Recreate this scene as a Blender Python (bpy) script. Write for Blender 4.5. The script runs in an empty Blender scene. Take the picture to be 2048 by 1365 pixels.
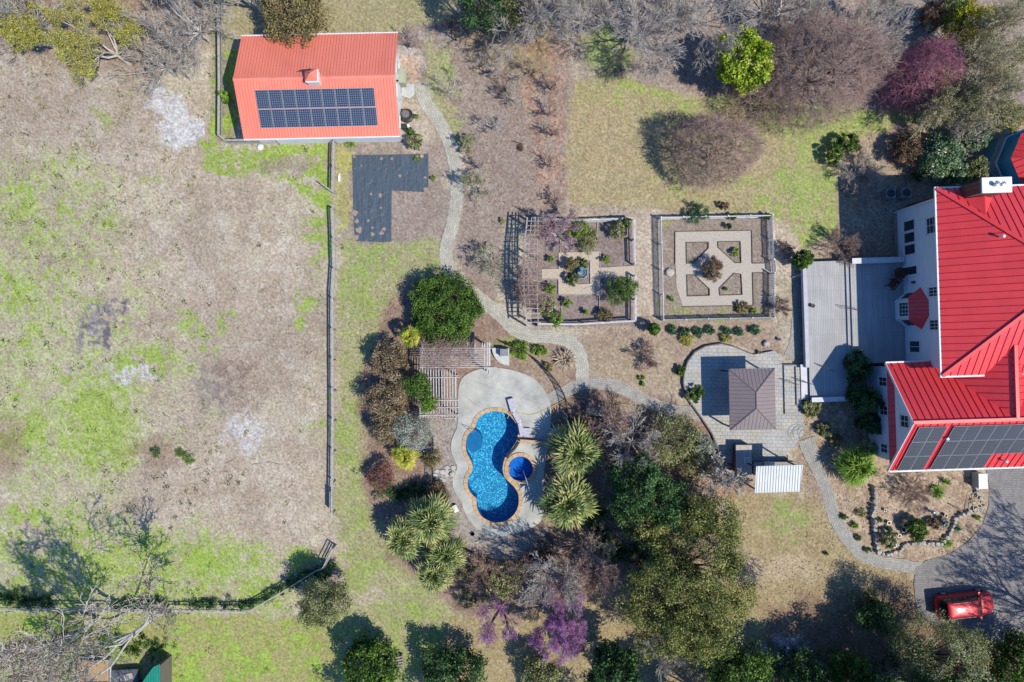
import bpy, math, random
import numpy as np
from mathutils import Vector, Matrix
from mathutils.geometry import tessellate_polygon

# ------------------------------------------------------------------ camera, sky, sun, exposure
sc = bpy.context.scene
CAMZ, FPX = 57.0, 1365.0
cam = bpy.data.cameras.new('camera'); camo = bpy.data.objects.new('camera', cam)
sc.collection.objects.link(camo); camo.location = (0, 0, CAMZ); camo.rotation_euler = (0, 0, 0)
cam.sensor_width = 36.0; cam.lens = 36.0 * FPX / 2048.0
cam.clip_start = 0.5; cam.clip_end = 9000
sc.camera = camo
SUN = Vector((0.585, -0.355, 1.0)).normalized()
world = bpy.data.worlds.new('World'); sc.world = world; world.use_nodes = True
wn = world.node_tree
sky = wn.nodes.new('ShaderNodeTexSky'); sky.sky_type = 'NISHITA'; sky.sun_disc = False
sky.sun_elevation = math.asin(SUN.z); sky.sun_rotation = math.atan2(SUN.x, SUN.y)
wn.nodes['Background'].inputs['Strength'].default_value = 0.10
tintn = wn.nodes.new('ShaderNodeMix'); tintn.data_type = 'RGBA'; tintn.blend_type = 'MULTIPLY'; tintn.inputs[0].default_value = 1.0
tintn.inputs[7].default_value = (0.50, 1.0, 1.62, 1)   # deep clear blue of the day
wn.links.new(sky.outputs[0], tintn.inputs[6]); wn.links.new(tintn.outputs[2], wn.nodes['Background'].inputs['Color'])
sl = bpy.data.lights.new('sun', 'SUN'); sl.energy = 5.0; sl.angle = math.radians(0.5); sl.color = (1.0, 0.945, 0.80)
so = bpy.data.objects.new('sun', sl); sc.collection.objects.link(so)
so.rotation_euler = SUN.to_track_quat('Z', 'Y').to_euler(); so.location = (20, -20, 60)
sc.view_settings.view_transform = 'Standard'; sc.view_settings.look = 'None'
sc.view_settings.exposure = 0.22; sc.view_settings.gamma = 1.0
sc.cycles.max_bounces = 6; sc.cycles.diffuse_bounces = 3; sc.cycles.transparent_max_bounces = 8

# ------------------------------------------------------------------ helpers
PI = math.pi
def G(px, py, z=0.0):
    "point of the place whose image at height z falls at pixel px,py of the 2048 px photograph"
    k = (CAMZ - z) / FPX
    return ((px - 1024) * k, (682.5 - py) * k, z)
def G2(px, py, z=0.0): return G(px, py, z)[:2]
def s2l(c): c /= 255.0; return c / 12.92 if c <= .04045 else ((c + .055) / 1.055) ** 2.4
def A(r, g, b, k=0.70):
    "albedo of a surface that looks sRGB r,g,b in full sun"
    return tuple(min(.86, max(.004, s2l(v) * k)) for v in (r, g, b))

def newmat(name):
    m = bpy.data.materials.new(name); m.use_nodes = True
    nt = m.node_tree; b = nt.nodes['Principled BSDF']
    return m, nt, b
def N(nt, t, **kw):
    n = nt.nodes.new(t)
    for k, v in kw.items():
        if k in n.inputs: n.inputs[k].default_value = v
        else: setattr(n, k, v)
    return n
def mix(nt, a, b, fac, blend='MIX'):
    n = nt.nodes.new('ShaderNodeMix'); n.data_type = 'RGBA'; n.blend_type = blend
    for i, v in ((0, fac), (6, a), (7, b)):
        if isinstance(v, (int, float)): n.inputs[i].default_value = v
        elif isinstance(v, tuple): n.inputs[i].default_value = (*v[:3], 1)
        else: nt.links.new(v, n.inputs[i])
    return n.outputs[2]
def ramp(nt, fac, stops):
    n = nt.nodes.new('ShaderNodeValToRGB'); e = n.color_ramp.elements
    while len(e) < len(stops): e.new(.5)
    for x, (p, c) in zip(e, stops):
        x.position = p; x.color = (c, c, c, 1) if isinstance(c, (int, float)) else (*c[:3], 1)
    nt.links.new(fac, n.inputs[0]); return n.outputs[0]
def M(name, c1, c2=None, scale=3.0, rough=.8, metal=0.0, bump=0.0, bscale=None, spec=.3, detail=6, stretch=None):
    m, nt, b = newmat(name)
    b.inputs['Roughness'].default_value = rough; b.inputs['Metallic'].default_value = metal
    b.inputs['Specular IOR Level'].default_value = spec
    tc = N(nt, 'ShaderNodeTexCoord'); co = tc.outputs['Object']
    if stretch:
        mp = N(nt, 'ShaderNodeMapping'); mp.inputs['Scale'].default_value = stretch
        nt.links.new(co, mp.inputs[0]); co = mp.outputs[0]
    c2 = c2 or tuple(v * .8 for v in c1)
    nz = N(nt, 'ShaderNodeTexNoise', Scale=scale, Detail=detail, Roughness=.65); nt.links.new(co, nz.inputs['Vector'])
    f = ramp(nt, nz.outputs[0], [(.32, 0.0), (.68, 1.0)])
    nt.links.new(mix(nt, c1, c2, f), b.inputs['Base Color'])
    if bump:
        n2 = N(nt, 'ShaderNodeTexNoise', Scale=bscale or scale * 6, Detail=5); nt.links.new(co, n2.inputs['Vector'])
        bp = N(nt, 'ShaderNodeBump', Strength=bump, Distance=.05); nt.links.new(n2.outputs[0], bp.inputs['Height'])
        nt.links.new(bp.outputs[0], b.inputs['Normal'])
    return m
def paver(name, ca, cb, mortar, w, h, ms=.012, uv=False, rot=0.0, off=.5, rough=.85, big=.35):
    m, nt, b = newmat(name); b.inputs['Roughness'].default_value = rough; b.inputs['Specular IOR Level'].default_value = .25
    tc = N(nt, 'ShaderNodeTexCoord'); mp = N(nt, 'ShaderNodeMapping'); mp.inputs['Rotation'].default_value = (0, 0, rot)
    nt.links.new(tc.outputs['UV' if uv else 'Object'], mp.inputs[0])
    br = N(nt, 'ShaderNodeTexBrick'); br.offset = off; br.squash = 1.0
    for k, v in (('Scale', 1.0), ('Mortar Size', ms), ('Mortar Smooth', .3), ('Bias', 0.0), ('Brick Width', w), ('Row Height', h)): br.inputs[k].default_value = v
    br.inputs['Color1'].default_value = (*ca, 1); br.inputs['Color2'].default_value = (*cb, 1); br.inputs['Mortar'].default_value = (*mortar, 1)
    nt.links.new(mp.outputs[0], br.inputs['Vector'])
    nz = N(nt, 'ShaderNodeTexNoise', Scale=.9, Detail=7, Roughness=.7); nt.links.new(tc.outputs['Object'], nz.inputs['Vector'])
    f = ramp(nt, nz.outputs[0], [(.3, 1 - big), (.7, 1.0)])
    col = mix(nt, br.outputs['Color'], f, 1.0, 'MULTIPLY')
    n2 = N(nt, 'ShaderNodeTexNoise', Scale=14.0, Detail=4); nt.links.new(tc.outputs['Object'], n2.inputs['Vector'])
    col = mix(nt, col, ramp(nt, n2.outputs[0], [(.3, .72), (.7, 1.0)]), 1.0, 'MULTIPLY')
    nt.links.new(col, b.inputs['Base Color'])
    bp = N(nt, 'ShaderNodeBump', Strength=.5, Distance=.01); bp.invert = True
    nt.links.new(br.outputs['Fac'], bp.inputs['Height']); nt.links.new(bp.outputs[0], b.inputs['Normal'])
    return m
def leafmat(name, stops, trans=.22, rough=.65, spec=.2):
    m, nt, b = newmat(name); b.inputs['Roughness'].default_value = rough; b.inputs['Specular IOR Level'].default_value = spec
    at = N(nt, 'ShaderNodeAttribute'); at.attribute_name = 'tint'
    n = len(stops); c = ramp(nt, at.outputs['Fac'], [(i / (n - 1), s) for i, s in enumerate(stops)])
    nt.links.new(c, b.inputs['Base Color'])
    if trans:
        tr = N(nt, 'ShaderNodeBsdfTranslucent'); nt.links.new(c, tr.inputs[0])
        ms = N(nt, 'ShaderNodeMixShader'); ms.inputs[0].default_value = trans
        nt.links.new(b.outputs[0], ms.inputs[1]); nt.links.new(tr.outputs[0], ms.inputs[2])
        nt.links.new(ms.outputs[0], nt.nodes['Material Output'].inputs[0])
    return m

ORG = {}
def link(o, parent=None):
    sc.collection.objects.link(o)
    if parent is not None: o.parent = parent; ORG[o.name] = ORG.get(parent.name, (0, 0, 0))
    return o
def tag(o, label=None, cat=None, group=None, kind=None):
    if label: o['label'] = label
    if cat: o['category'] = cat
    if group: o['group'] = group
    if kind: o['kind'] = kind
    return o
def thing(name, label, cat, loc=(0, 0, 0), rot=0.0, group=None, local=False):
    o = bpy.data.objects.new(name, None); sc.collection.objects.link(o)
    o.location = loc; o.rotation_euler = (0, 0, rot); o.empty_display_size = .2
    ORG[o.name] = (0, 0, 0) if local else tuple(loc)
    return tag(o, label, cat, group)
def copytree(root, loc, rot=0.0, label=None, scale=None):
    def rec(o, par):
        c = o.copy(); sc.collection.objects.link(c)
        if par is not None: c.parent = par
        for ch in o.children: rec(ch, c)
        return c
    r = rec(root, None); r.location = loc; r.rotation_euler = (0, 0, rot)
    if label: r['label'] = label
    if scale: r.scale = (scale,) * 3
    return r
def mesh_np(name, V, F, mats, parent=None, tint=None, uv=None, smooth=False, mi=None, loc=None):
    V = np.asarray(V, dtype=np.float32).reshape(-1, 3)
    if parent is not None:
        V = V - np.array(ORG.get(parent.name, (0, 0, 0)), dtype=np.float32)
    me = bpy.data.meshes.new(name)
    if isinstance(F, np.ndarray):
        n, k = F.shape
        me.vertices.add(len(V)); me.vertices.foreach_set('co', V.ravel())
        me.loops.add(n * k); me.loops.foreach_set('vertex_index', F.astype(np.int32).ravel())
        me.polygons.add(n); me.polygons.foreach_set('loop_start', np.arange(n, dtype=np.int32) * k)
        me.update(calc_edges=True)
    else:
        me.from_pydata([tuple(map(float, v)) for v in V], [], F)
    if mi is not None: me.polygons.foreach_set('material_index', np.asarray(mi, dtype=np.int32))
    if smooth: me.polygons.foreach_set('use_smooth', [True] * len(me.polygons))
    if tint is not None:
        a = me.attributes.new('tint', 'FLOAT', 'POINT'); a.data.foreach_set('value', np.asarray(tint, dtype=np.float32))
    if uv is not None:
        l = me.uv_layers.new(name='UVMap'); l.data.foreach_set('uv', np.asarray(uv, dtype=np.float32).ravel())
    for m in (mats if isinstance(mats, (list, tuple)) else [mats]): me.materials.append(m)
    me.validate(); me.update()
    o = bpy.data.objects.new(name, me)
    return link(o, parent)

class MB:
    def __init__(s): s.v = []; s.f = []; s.u = []; s.mi = []; s.m = 0
    def face(s, pts, uv=None):
        n = len(s.v); s.v += [tuple(p) for p in pts]; s.f.append(list(range(n, n + len(pts))))
        s.u += uv if uv else [(p[0], p[1]) for p in pts]; s.mi.append(s.m)
    def hexa(s, a, b):
        "a: bottom ring of 4 points (ccw from above), b: the top ring"
        s.face(b); s.face(a[::-1])
        for i in range(4): j = (i + 1) % 4; s.face([a[i], a[j], b[j], b[i]])
    def box(s, x0, y0, z0, x1, y1, z1):
        a = [(x0, y0, z0), (x1, y0, z0), (x1, y1, z0), (x0, y1, z0)]
        s.hexa(a, [(x, y, z1) for x, y, _ in a])
    def obox(s, cx, cy, z0, z1, w, d, rot=0.0):
        c, q = math.cos(rot), math.sin(rot)
        a = [(cx + c * x - q * y, cy + q * x + c * y, z0) for x, y in ((-w/2, -d/2), (w/2, -d/2), (w/2, d/2), (-w/2, d/2))]
        s.hexa(a, [(x, y, z1) for x, y, _ in a])
    def bar(s, p, q, w, h):
        "box beam between two points, w wide sideways, h tall"
        p, q = Vector(p), Vector(q); d = (q - p)
        if d.length < 1e-6: return
        d.normalize(); side = d.cross(Vector((0, 0, 1)))
        if side.length < .05: side = Vector((1, 0, 0))
        side.normalize(); up = side.cross(d).normalized()
        a = side * w / 2; b = up * h / 2
        r0 = [p - a - b, p + a - b, p + a + b, p - a + b]; r1 = [q - a - b, q + a - b, q + a + b, q - a + b]
        s.face(r0); s.face(r1[::-1])
        for i in range(4): j = (i + 1) % 4; s.face([r0[j], r0[i], r1[i], r1[j]])
    def tube(s, pts, r, n=6, r1=None):
        pts = [Vector(p) for p in pts]; rings = []
        for i, p in enumerate(pts):
            d = (pts[min(i + 1, len(pts) - 1)] - pts[max(i - 1, 0)]).normalized()
            sd = d.cross(Vector((0, 0, 1)))
            if sd.length < .05: sd = d.cross(Vector((1, 0, 0)))
            sd.normalize(); up = sd.cross(d)
            rr = r + ((r1 - r) * i / max(1, len(pts) - 1) if r1 is not None else 0)
            rings.append([p + sd * math.cos(2 * PI * k / n) * rr + up * math.sin(2 * PI * k / n) * rr for k in range(n)])
        for a, b in zip(rings, rings[1:]):
            for k in range(n): j = (k + 1) % n; s.face([a[j], a[k], b[k], b[j]])
        s.face(rings[0]); s.face(rings[-1][::-1])
    def prism(s, poly, z0, z1, bottom=False):
        tri = tessellate_polygon([[Vector((x, y, 0)) for x, y in poly]])
        for t in tri:
            p = [poly[i] for i in t]
            if (p[1][0]-p[0][0])*(p[2][1]-p[0][1]) - (p[1][1]-p[0][1])*(p[2][0]-p[0][0]) < 0: p = p[::-1]
            s.face([(x, y, z1) for x, y in p])
            if bottom: s.face([(x, y, z0) for x, y in p[::-1]])
        if z1 > z0:
            for (a, b) in zip(poly, poly[1:] + poly[:1]): s.face([(*a, z0), (*b, z0), (*b, z1), (*a, z1)])
    def ring(s, outer, holes, z):
        loops = [[Vector((x, y, 0)) for x, y in l] for l in [outer] + holes]
        flat = [p for l in [outer] + holes for p in l]
        for t in tessellate_polygon(loops):
            p = [flat[i] for i in t]
            if (p[1][0]-p[0][0])*(p[2][1]-p[0][1]) - (p[1][1]-p[0][1])*(p[2][0]-p[0][0]) < 0: p = p[::-1]
            s.face([(x, y, z) for x, y in p])
    def lathe(s, cx, cy, prof, n=16, ph=0.0):
        "prof: list of (radius, z) from the bottom outwards and up"
        rg = [[(cx + r * math.cos(2*PI*k/n + ph), cy + r * math.sin(2*PI*k/n + ph), z) for k in range(n)] for r, z in prof]
        for a, b in zip(rg, rg[1:]):
            for k in range(n): j = (k + 1) % n; s.face([a[k], a[j], b[j], b[k]])
        s.face(rg[0][::-1]); s.face(rg[-1])
    def slab(s, pts, t):
        "planar polygon with thickness t below it"
        n = (Vector(pts[1]) - Vector(pts[0])).cross(Vector(pts[2]) - Vector(pts[0])).normalized()
        if n.z < 0: pts = pts[::-1]; n = -n
        lo = [tuple(Vector(p) - n * t) for p in pts]
        s.face(pts); s.face(lo[::-1])
        for i in range(len(pts)): j = (i + 1) % len(pts); s.face([lo[i], lo[j], pts[j], pts[i]])
    def ribs(s, pts, along, spacing, w, h, start=None):
        "raised ribs running in direction `along` on a planar polygon"
        P = [Vector(p) for p in pts]; n = (P[1] - P[0]).cross(P[2] - P[0]).normalized()
        if n.z < 0: n = -n
        a = Vector(along); a = (a - n * a.dot(n)).normalized(); c = n.cross(a)
        o = P[0]; uv = [((p - o).dot(a), (p - o).dot(c)) for p in P]
        lo = min(v for _, v in uv); hi = max(v for _, v in uv)
        t = lo + (spacing * .5 if start is None else start)
        while t < hi - .02:
            xs = []
            for (u0, v0), (u1, v1) in zip(uv, uv[1:] + uv[:1]):
                if (v0 - t) * (v1 - t) < 0: xs.append(u0 + (u1 - u0) * (t - v0) / (v1 - v0))
            xs.sort()
            for x0, x1 in zip(xs[::2], xs[1::2]):
                if x1 - x0 > .1:
                    p = o + a * x0 + c * t; q = o + a * x1 + c * t
                    k = c * w / 2
                    b0 = [p - k, p + k, q + k, q - k]
                    s.face([tuple(v + n * h) for v in b0])
                    s.face([b0[0], b0[3], b0[3] + n * h, b0[0] + n * h][::-1]); s.face([b0[1], b0[2], b0[2] + n * h, b0[1] + n * h])
                    s.face([b0[0], b0[1], b0[1] + n * h, b0[0] + n * h]); s.face([b0[2], b0[3], b0[3] + n * h, b0[2] + n * h])
            t += spacing
    def build(s, name, mats, parent=None, smooth=False):
        return mesh_np(name, s.v, s.f, mats, parent, uv=s.u, smooth=smooth, mi=s.mi)

def catmull(pts, k=6, closed=False):
    P = [np.array(p, float) for p in pts]; n = len(P); out = []
    rng = range(n) if closed else range(n - 1)
    for i in rng:
        p0, p1, p2, p3 = (P[(i - 1) % n] if closed or i > 0 else P[0]), P[i], P[(i + 1) % n], (P[(i + 2) % n] if closed or i + 2 < n else P[-1])
        for j in range(k):
            t = j / k
            out.append(tuple(.5 * ((2*p1) + (-p0+p2)*t + (2*p0-5*p1+4*p2-p3)*t*t + (-p0+3*p1-3*p2+p3)*t**3)))
    if not closed: out.append(tuple(P[-1]))
    return out
def offset_loop(poly, d):
    "grow a closed ccw-or-cw outline by d metres"
    n = len(poly); ar = sum(poly[i][0]*poly[(i+1)%n][1]-poly[(i+1)%n][0]*poly[i][1] for i in range(n))
    sg = 1 if ar > 0 else -1; out = []
    for i in range(n):
        a, b = poly[i-1], poly[(i+1) % n]; tx, ty = b[0]-a[0], b[1]-a[1]; l = math.hypot(tx, ty) or 1
        out.append((poly[i][0] + sg * ty / l * d, poly[i][1] - sg * tx / l * d))
    return out
def strip(name, line, width, z, mat, label=None, wfun=None):
    "a path sheet following a line, with uv running along it"
    L = catmull(line, 6); mb = MB(); acc = 0; prev = None
    for i, p in enumerate(L):
        a, b = L[max(0, i-1)], L[min(len(L)-1, i+1)]; tx, ty = b[0]-a[0], b[1]-a[1]; l = math.hypot(tx, ty)
        w = (width if wfun is None else wfun(i / (len(L)-1))) / 2
        w2 = w + .04 * math.sin(i * 1.7); w3 = w + .04 * math.sin(i * 2.3 + 1)
        e = ((p[0] - ty/l*w2, p[1] + tx/l*w2, z), (p[0] + ty/l*w3, p[1] - tx/l*w3, z))
        if prev:
            d = math.hypot(p[0]-pp[0], p[1]-pp[1])
            mb.face([prev[0], prev[1], e[1], e[0]], [(acc, w), (acc, -w), (acc + d, -w), (acc + d, w)]); acc += d
        prev, pp = e, p
    return mb.build(name, mat)
# ------------------------------------------------------------------ the ground: one sheet, its cover mapped where grass, litter and bare soil lie
def vnoise(x, y, cell, seed):
    r = np.random.RandomState(seed); n = 1024; g = r.rand(n, n)
    u = x / cell + 311.7; v = y / cell + 173.3
    i = np.floor(u).astype(int); j = np.floor(v).astype(int); fu = u - i; fv = v - j
    fu = fu * fu * (3 - 2 * fu); fv = fv * fv * (3 - 2 * fv)
    a = g[i % n, j % n]; b = g[(i + 1) % n, j % n]; c = g[i % n, (j + 1) % n]; d = g[(i + 1) % n, (j + 1) % n]
    return a * (1 - fu) * (1 - fv) + b * fu * (1 - fv) + c * (1 - fu) * fv + d * fu * fv
def fbm(x, y, cell, seed, o=5, per=.55):
    s = np.zeros_like(x); w = 1.0; t = 0
    for k in range(o):
        s += w * vnoise(x, y, cell, seed + k * 7); t += w; w *= per; cell /= 2.0
    s /= t
    return np.clip((s - .5) * 1.9 + .5, 0, 1)
def sstep(a, b, x): t = np.clip((x - a) / (b - a), 0, 1); return t * t * (3 - 2 * t)

step = 3.5
ax = np.arange(-170, 2230, step); ay = np.arange(-170, 1540, step)
far = [-60000, -20000, -6000, -1500, -500]
ax = np.concatenate([far, ax, [2600, 3600, 8000, 22000, 62000]]); ay = np.concatenate([far, ay, [1900, 2900, 7000, 21000, 61000]])
PX, PY = np.meshgrid(ax, ay); shp = PX.shape
px = PX.ravel(); py = PY.ravel()
n1 = fbm(px, py, 110, 1); n2 = fbm(px, py, 42, 20); n3 = fbm(px, py, 16, 40, 4, .65); n4 = fbm(px, py, 8, 60, 2); n5 = fbm(px, py, 260, 80, 4)
wx = px + (n2 - .5) * 26 + (n3 - .5) * 18; wy = py + (fbm(px, py, 38, 91) - .5) * 26 + (fbm(px, py, 14, 97) - .5) * 18
def sdist(poly, x, y):
    "signed distance, positive inside"
    d = np.full_like(x, 1e9); ins = np.zeros(len(x), bool)
    for (x0, y0), (x1, y1) in zip(poly, poly[1:] + poly[:1]):
        ex, ey = x1 - x0, y1 - y0; t = np.clip(((x - x0) * ex + (y - y0) * ey) / (ex * ex + ey * ey), 0, 1)
        d = np.minimum(d, (x - x0 - t * ex) ** 2 + (y - y0 - t * ey) ** 2)
        c = (y0 > y) != (y1 > y)
        with np.errstate(divide='ignore', invalid='ignore'):
            ins ^= c & (x < (x1 - x0) * (y - y0) / ((y1 - y0) if y1 != y0 else 1e-9) + x0)
    d = np.sqrt(d); return np.where(ins, d, -d)
def zone(poly, soft=10, warp=1.0):
    x = px + (wx - px) * warp; y = py + (wy - py) * warp
    return sstep(-soft, soft, sdist(poly, x, y))
def ell(cx, cy, rx, ry, soft=.25, rot=0):
    c, s = math.cos(rot), math.sin(rot); dx, dy = wx - cx, wy - cy
    r = np.sqrt(((c * dx + s * dy) / rx) ** 2 + ((-s * dx + c * dy) / ry) ** 2)
    return 1 - sstep(1 - soft, 1 + soft, r)
col = np.zeros((len(px), 3))
def lay(mask, c):
    global col
    m = mask[:, None]; c = np.asarray(c, float)
    col = col * (1 - m) + (c if c.ndim == 2 else c[None, :]) * m
def two(a, b, n): n = n[:, None]; return np.array(a)[None] * (1 - n) + np.array(b)[None] * n
def cover(density, c, cell_noise=None, sharp=.10):
    n = cell_noise if cell_noise is not None else (n2 * .55 + n3 * .45)
    t = 1 - density
    lay(sstep(t - sharp, t + sharp, n) * (density > .01), c)
DRY = two(A(205, 188, 168), A(174, 156, 139), n3 * .6 + n1 * .4)
LIME = two(A(168, 188, 92), A(146, 170, 78), n4)
TANL = two(A(192, 176, 140), A(164, 150, 114), n3)
OLIVE = two(A(176, 176, 122), A(150, 158, 98), n3)
MULCH = two(A(182, 166, 156), A(144, 126, 116), n3 * .7 + n2 * .3)
LITTER = two(A(176, 148, 126), A(120, 94, 78), n4 * .6 + n3 * .4)
SAND = two(A(214, 198, 180), A(184, 166, 148), n3)
lay(np.ones(len(px)), DRY)
lay(sstep(.45, .8, n1) * .55, two(A(218, 208, 186), A(196, 182, 158), n4)); lay(sstep(.5, .75, fbm(px, py, 60, 402)) * .4, A(164, 144, 126)); lay(sstep(.6, .8, fbm(px, py, 20, 412)) * .35, A(214, 206, 192))            # paler straw
lay(sstep(.55, .8, n5) * .35, A(160, 142, 130))
# green growth in the field
gd = .15 + .16 * sstep(420, 120, px) + .22 * sstep(820, 1120, py) + .22 * (n5 - .5)
gd += .14 * ell(110, 560, 190, 260, .6) - .22 * ell(480, 420, 220, 190, .6) - .2 * ell(560, 980, 130, 110, .6) - .2 * ell(540, 640, 120, 200, .6)
gd -= .45 * ell(100, 130, 420, 150, .5) + .25 * ell(330, 980, 120, 60, .5)
gd += .20 * ell(380, 1150, 200, 80, .5) + .28 * ell(120, 860, 150, 70, .5) + .3 * ell(230, 870, 60, 100, .5)
gd *= sstep(668, 640, px)
gd = np.clip(gd, 0, .9); gx = n2 * .30 + n3 * .40 + n4 * .15 + n1 * .15; lay(sstep(.9 - gd, 1.5 - gd, gx + .35) * .45, two(A(184, 186, 134), A(172, 176, 118), n4))
cover(gd, two(A(188, 190, 142), A(168, 178, 118), n4), gx, .26)
cover(np.clip(gd - .14, 0, .9) * (gd > .2), two(A(174, 188, 106), A(156, 174, 88), n4), n2 * .25 + n4 * .35 + fbm(px, py, 24, 311) * .4, .16)
for c in ((305, 715, 62, 26, .1), (262, 722, 40, 18, 0), (455, 640, 22, 20, 0), (385, 655, 24, 24, .2), (520, 1190, 50, 16, 0), (280, 1180, 60, 18, 0), (60, 1040, 50, 24, .2), (30, 870, 40, 26, 0), (415, 690, 26, 18, 0), (300, 360, 22, 12, 0), (600, 1120, 30, 40, 0), (420, 1120, 60, 36, 0),
          (640, 470, 22, 70, 0), (618, 600, 26, 20, 0), (610, 640, 14, 12, 0), (190, 235, 26, 16, 0), (640, 855, 12, 16, 0), (392, 745, 14, 8, 0), (386, 790, 10, 8, 0)):
    lay(ell(*c[:4], .5, c[4]) * sstep(.25, .5, n3) * .9, LIME)
lay(zone([(408, 286), (560, 286), (660, 292), (662, 420), (640, 410), (600, 380), (560, 352), (500, 345), (430, 352), (405, 330)], 8) * sstep(.22, .42, n3), LIME)
lay(ell(575, 330, 46, 20, .5) * .8, MULCH)
lay(ell(470, 320, 60, 26, .5) * sstep(.4, .7, n3) * .6, OLIVE)
# ash, burnt and pale places in the field
ASH = two(A(246, 244, 244), A(176, 168, 166), n4 * .65 + n3 * .35)
lay(zone([(290, 195), (330, 183), (365, 195), (382, 232), (412, 262), (402, 290), (350, 300), (330, 283), (308, 258), (305, 225)], 5, .9) * sstep(.1, .35, n4 * .7 + n2 * .3), ASH)
lay(zone([(140, 690), (180, 625), (225, 598), (268, 612), (235, 640), (205, 668), (190, 700), (155, 722)], 5, 1.4) * sstep(.25, .55, n4), two(A(96, 92, 98), A(160, 152, 156), n3))
lay(ell(262, 744, 48, 14, .4, .2) * sstep(.2, .5, n4), ASH); lay(ell(488, 868, 44, 36, .4) * sstep(.15, .5, n4) * .9, ASH)
lay(ell(432, 770, 52, 48, .5) * .75 * sstep(.2, .6, n4), A(138, 128, 124)); lay(ell(478, 745, 38, 40, .5) * .5 * sstep(.3, .7, n4), A(134, 106, 94))
for c in ((322, 838, 60, 22), (300, 868, 50, 18), (585, 500, 50, 14), (540, 500, 10, 14), (550, 545, 16, 10), (590, 1035, 90, 22), (640, 1070, 60, 18), (490, 960, 70, 10), (355, 1030, 60, 18), (560, 940, 30, 14)):
    lay(ell(*c[:4], .6) * (.55 if c[0] > 400 else .35), two(A(222, 210, 194), A(190, 170, 154), n4))
lay(ell(310, 905, 60, 22, .5) * .5, LITTER); lay(ell(10, 900, 30, 60, .5) * .6, LITTER)
lay(zone([(-200, -200), (420, -200), (420, 60), (330, 150), (120, 130), (0, 90), (-200, 90)], 30) * .75, LITTER)
lay(zone([(-200, 120), (120, 140), (320, 160), (280, 330), (60, 300), (-200, 260)], 40) * .35, MULCH)
# west strip by the barn, fabric bed surroundings
lay(zone([(425, -200), (470, -200), (470, 285), (420, 285)], 6, .3) * .7, two(A(166, 152, 120), A(136, 142, 92), n3))
cover(.5 * zone([(425, 100), (480, 100), (480, 285), (425, 285)], 6, .3), LIME)
lay(zone([(455, -200), (930, -200), (930, 90), (810, 70), (455, 75)], 12) , two(A(186, 172, 136), A(160, 152, 112), n3))
lay(ell(530, 12, 60, 20, .5) * .5, MULCH)
lay(zone([(660, 278), (890, 278), (905, 380), (900, 500), (670, 500)], 8) * .85, MULCH)
lay(zone([(668, 285), (702, 290), (706, 440), (668, 460)], 6) * .8, two(A(186, 186, 92), A(184, 170, 124), n2))
# lawn strip east of the field fence
lay(zone([(676, 480), (880, 480), (905, 560), (900, 640), (760, 700), (745, 1010), (790, 1100), (880, 1200), (960, 1230), (960, 1560), (520, 1560), (560, 1235), (690, 1220), (690, 1080), (660, 1030), (674, 800)], 10, .7), two(A(184, 176, 140), A(158, 158, 106), n3 * .6 + n2 * .4))
cover(.40 * zone([(676, 480), (880, 480), (905, 600), (760, 700), (745, 1010), (790, 1100), (960, 1230), (960, 1560), (640, 1560), (690, 1080), (674, 800)], 20), two(A(166, 178, 110), A(146, 164, 88), n4), None, .25)
lay(ell(735, 1200, 40, 16, .5) * .7, SAND)
# orchard mulch
ORCH = zone([(812, 62), (1140, -10), (1150, 330), (1122, 470), (1010, 440), (990, 640), (940, 560), (905, 510), (925, 420), (930, 330), (862, 170), (810, 160)], 8, .4)
lay(zone([(920, -200), (2300, -200), (2300, 260), (2048, 250), (1900, 210), (1750, 220), (1600, 200), (1400, 190), (1330, 175), (1230, 130), (1150, 160), (1145, 60), (920, 60)], 14), MULCH)
lay(ORCH, MULCH)
lay(zone([(1010, 60), (1130, 60), (1132, 390), (1080, 420), (1070, 300), (1040, 160)], 16) * sstep(.2, .6, n3) * .8, two(A(160, 122, 106), A(190, 160, 142), n4))
lay(zone([(925, 30), (1120, 20), (1100, 150), (960, 140)], 16) * .55, two(A(140, 116, 84), A(178, 158, 112), n4))
lay(zone([(860, 90), (905, 90), (915, 230), (925, 300), (905, 300), (880, 240), (860, 180)], 8) * .75, two(A(150, 172, 88), A(180, 168, 132), n2))
lay(ell(830, 105, 26, 26, .5) * .6 * sstep(.3, .6, n4), A(216, 210, 208)); lay(ell(822, 132, 18, 28, .5) * .7, A(216, 180, 152)); lay(ell(835, 282, 26, 30, .5) * .5, A(214, 196, 184))
# central lawn
CL = zone([(1146, 165), (1215, 140), (1300, 170), (1380, 195), (1500, 190), (1640, 205), (1760, 215), (1880, 205), (1885, 240), (1740, 275), (1672, 300), (1678, 470), (1600, 500), (1570, 480), (1545, 425), (1310, 425), (1255, 415), (1142, 405), (1128, 330)], 6, .35)
lay(CL, TANL); lay(CL * sstep(.3, .7, n2) * .35 * sstep(1400, 1180, px), A(186, 160, 126))
cover(CL * np.clip(.22 + .42 * ell(1650, 380, 120, 160, .6) + .35 * ell(1700, 235, 200, 36, .6) + .3 * ell(1300, 190, 200, 40, .6) + .10 * ell(1215, 140, 60, 50, .6) - .3 * ell(1200, 300, 100, 120, .6), 0, .85), two(A(176, 182, 116), A(152, 172, 92), n4), n2 * .35 + n3 * .4 + n4 * .25, .34)
lay(ell(1215, 100, 50, 50, .5) * .85, two(A(128, 158, 84), A(164, 170, 110), n3)); lay(ell(1265, 58, 22, 22, .5) * .7, SAND)
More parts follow.
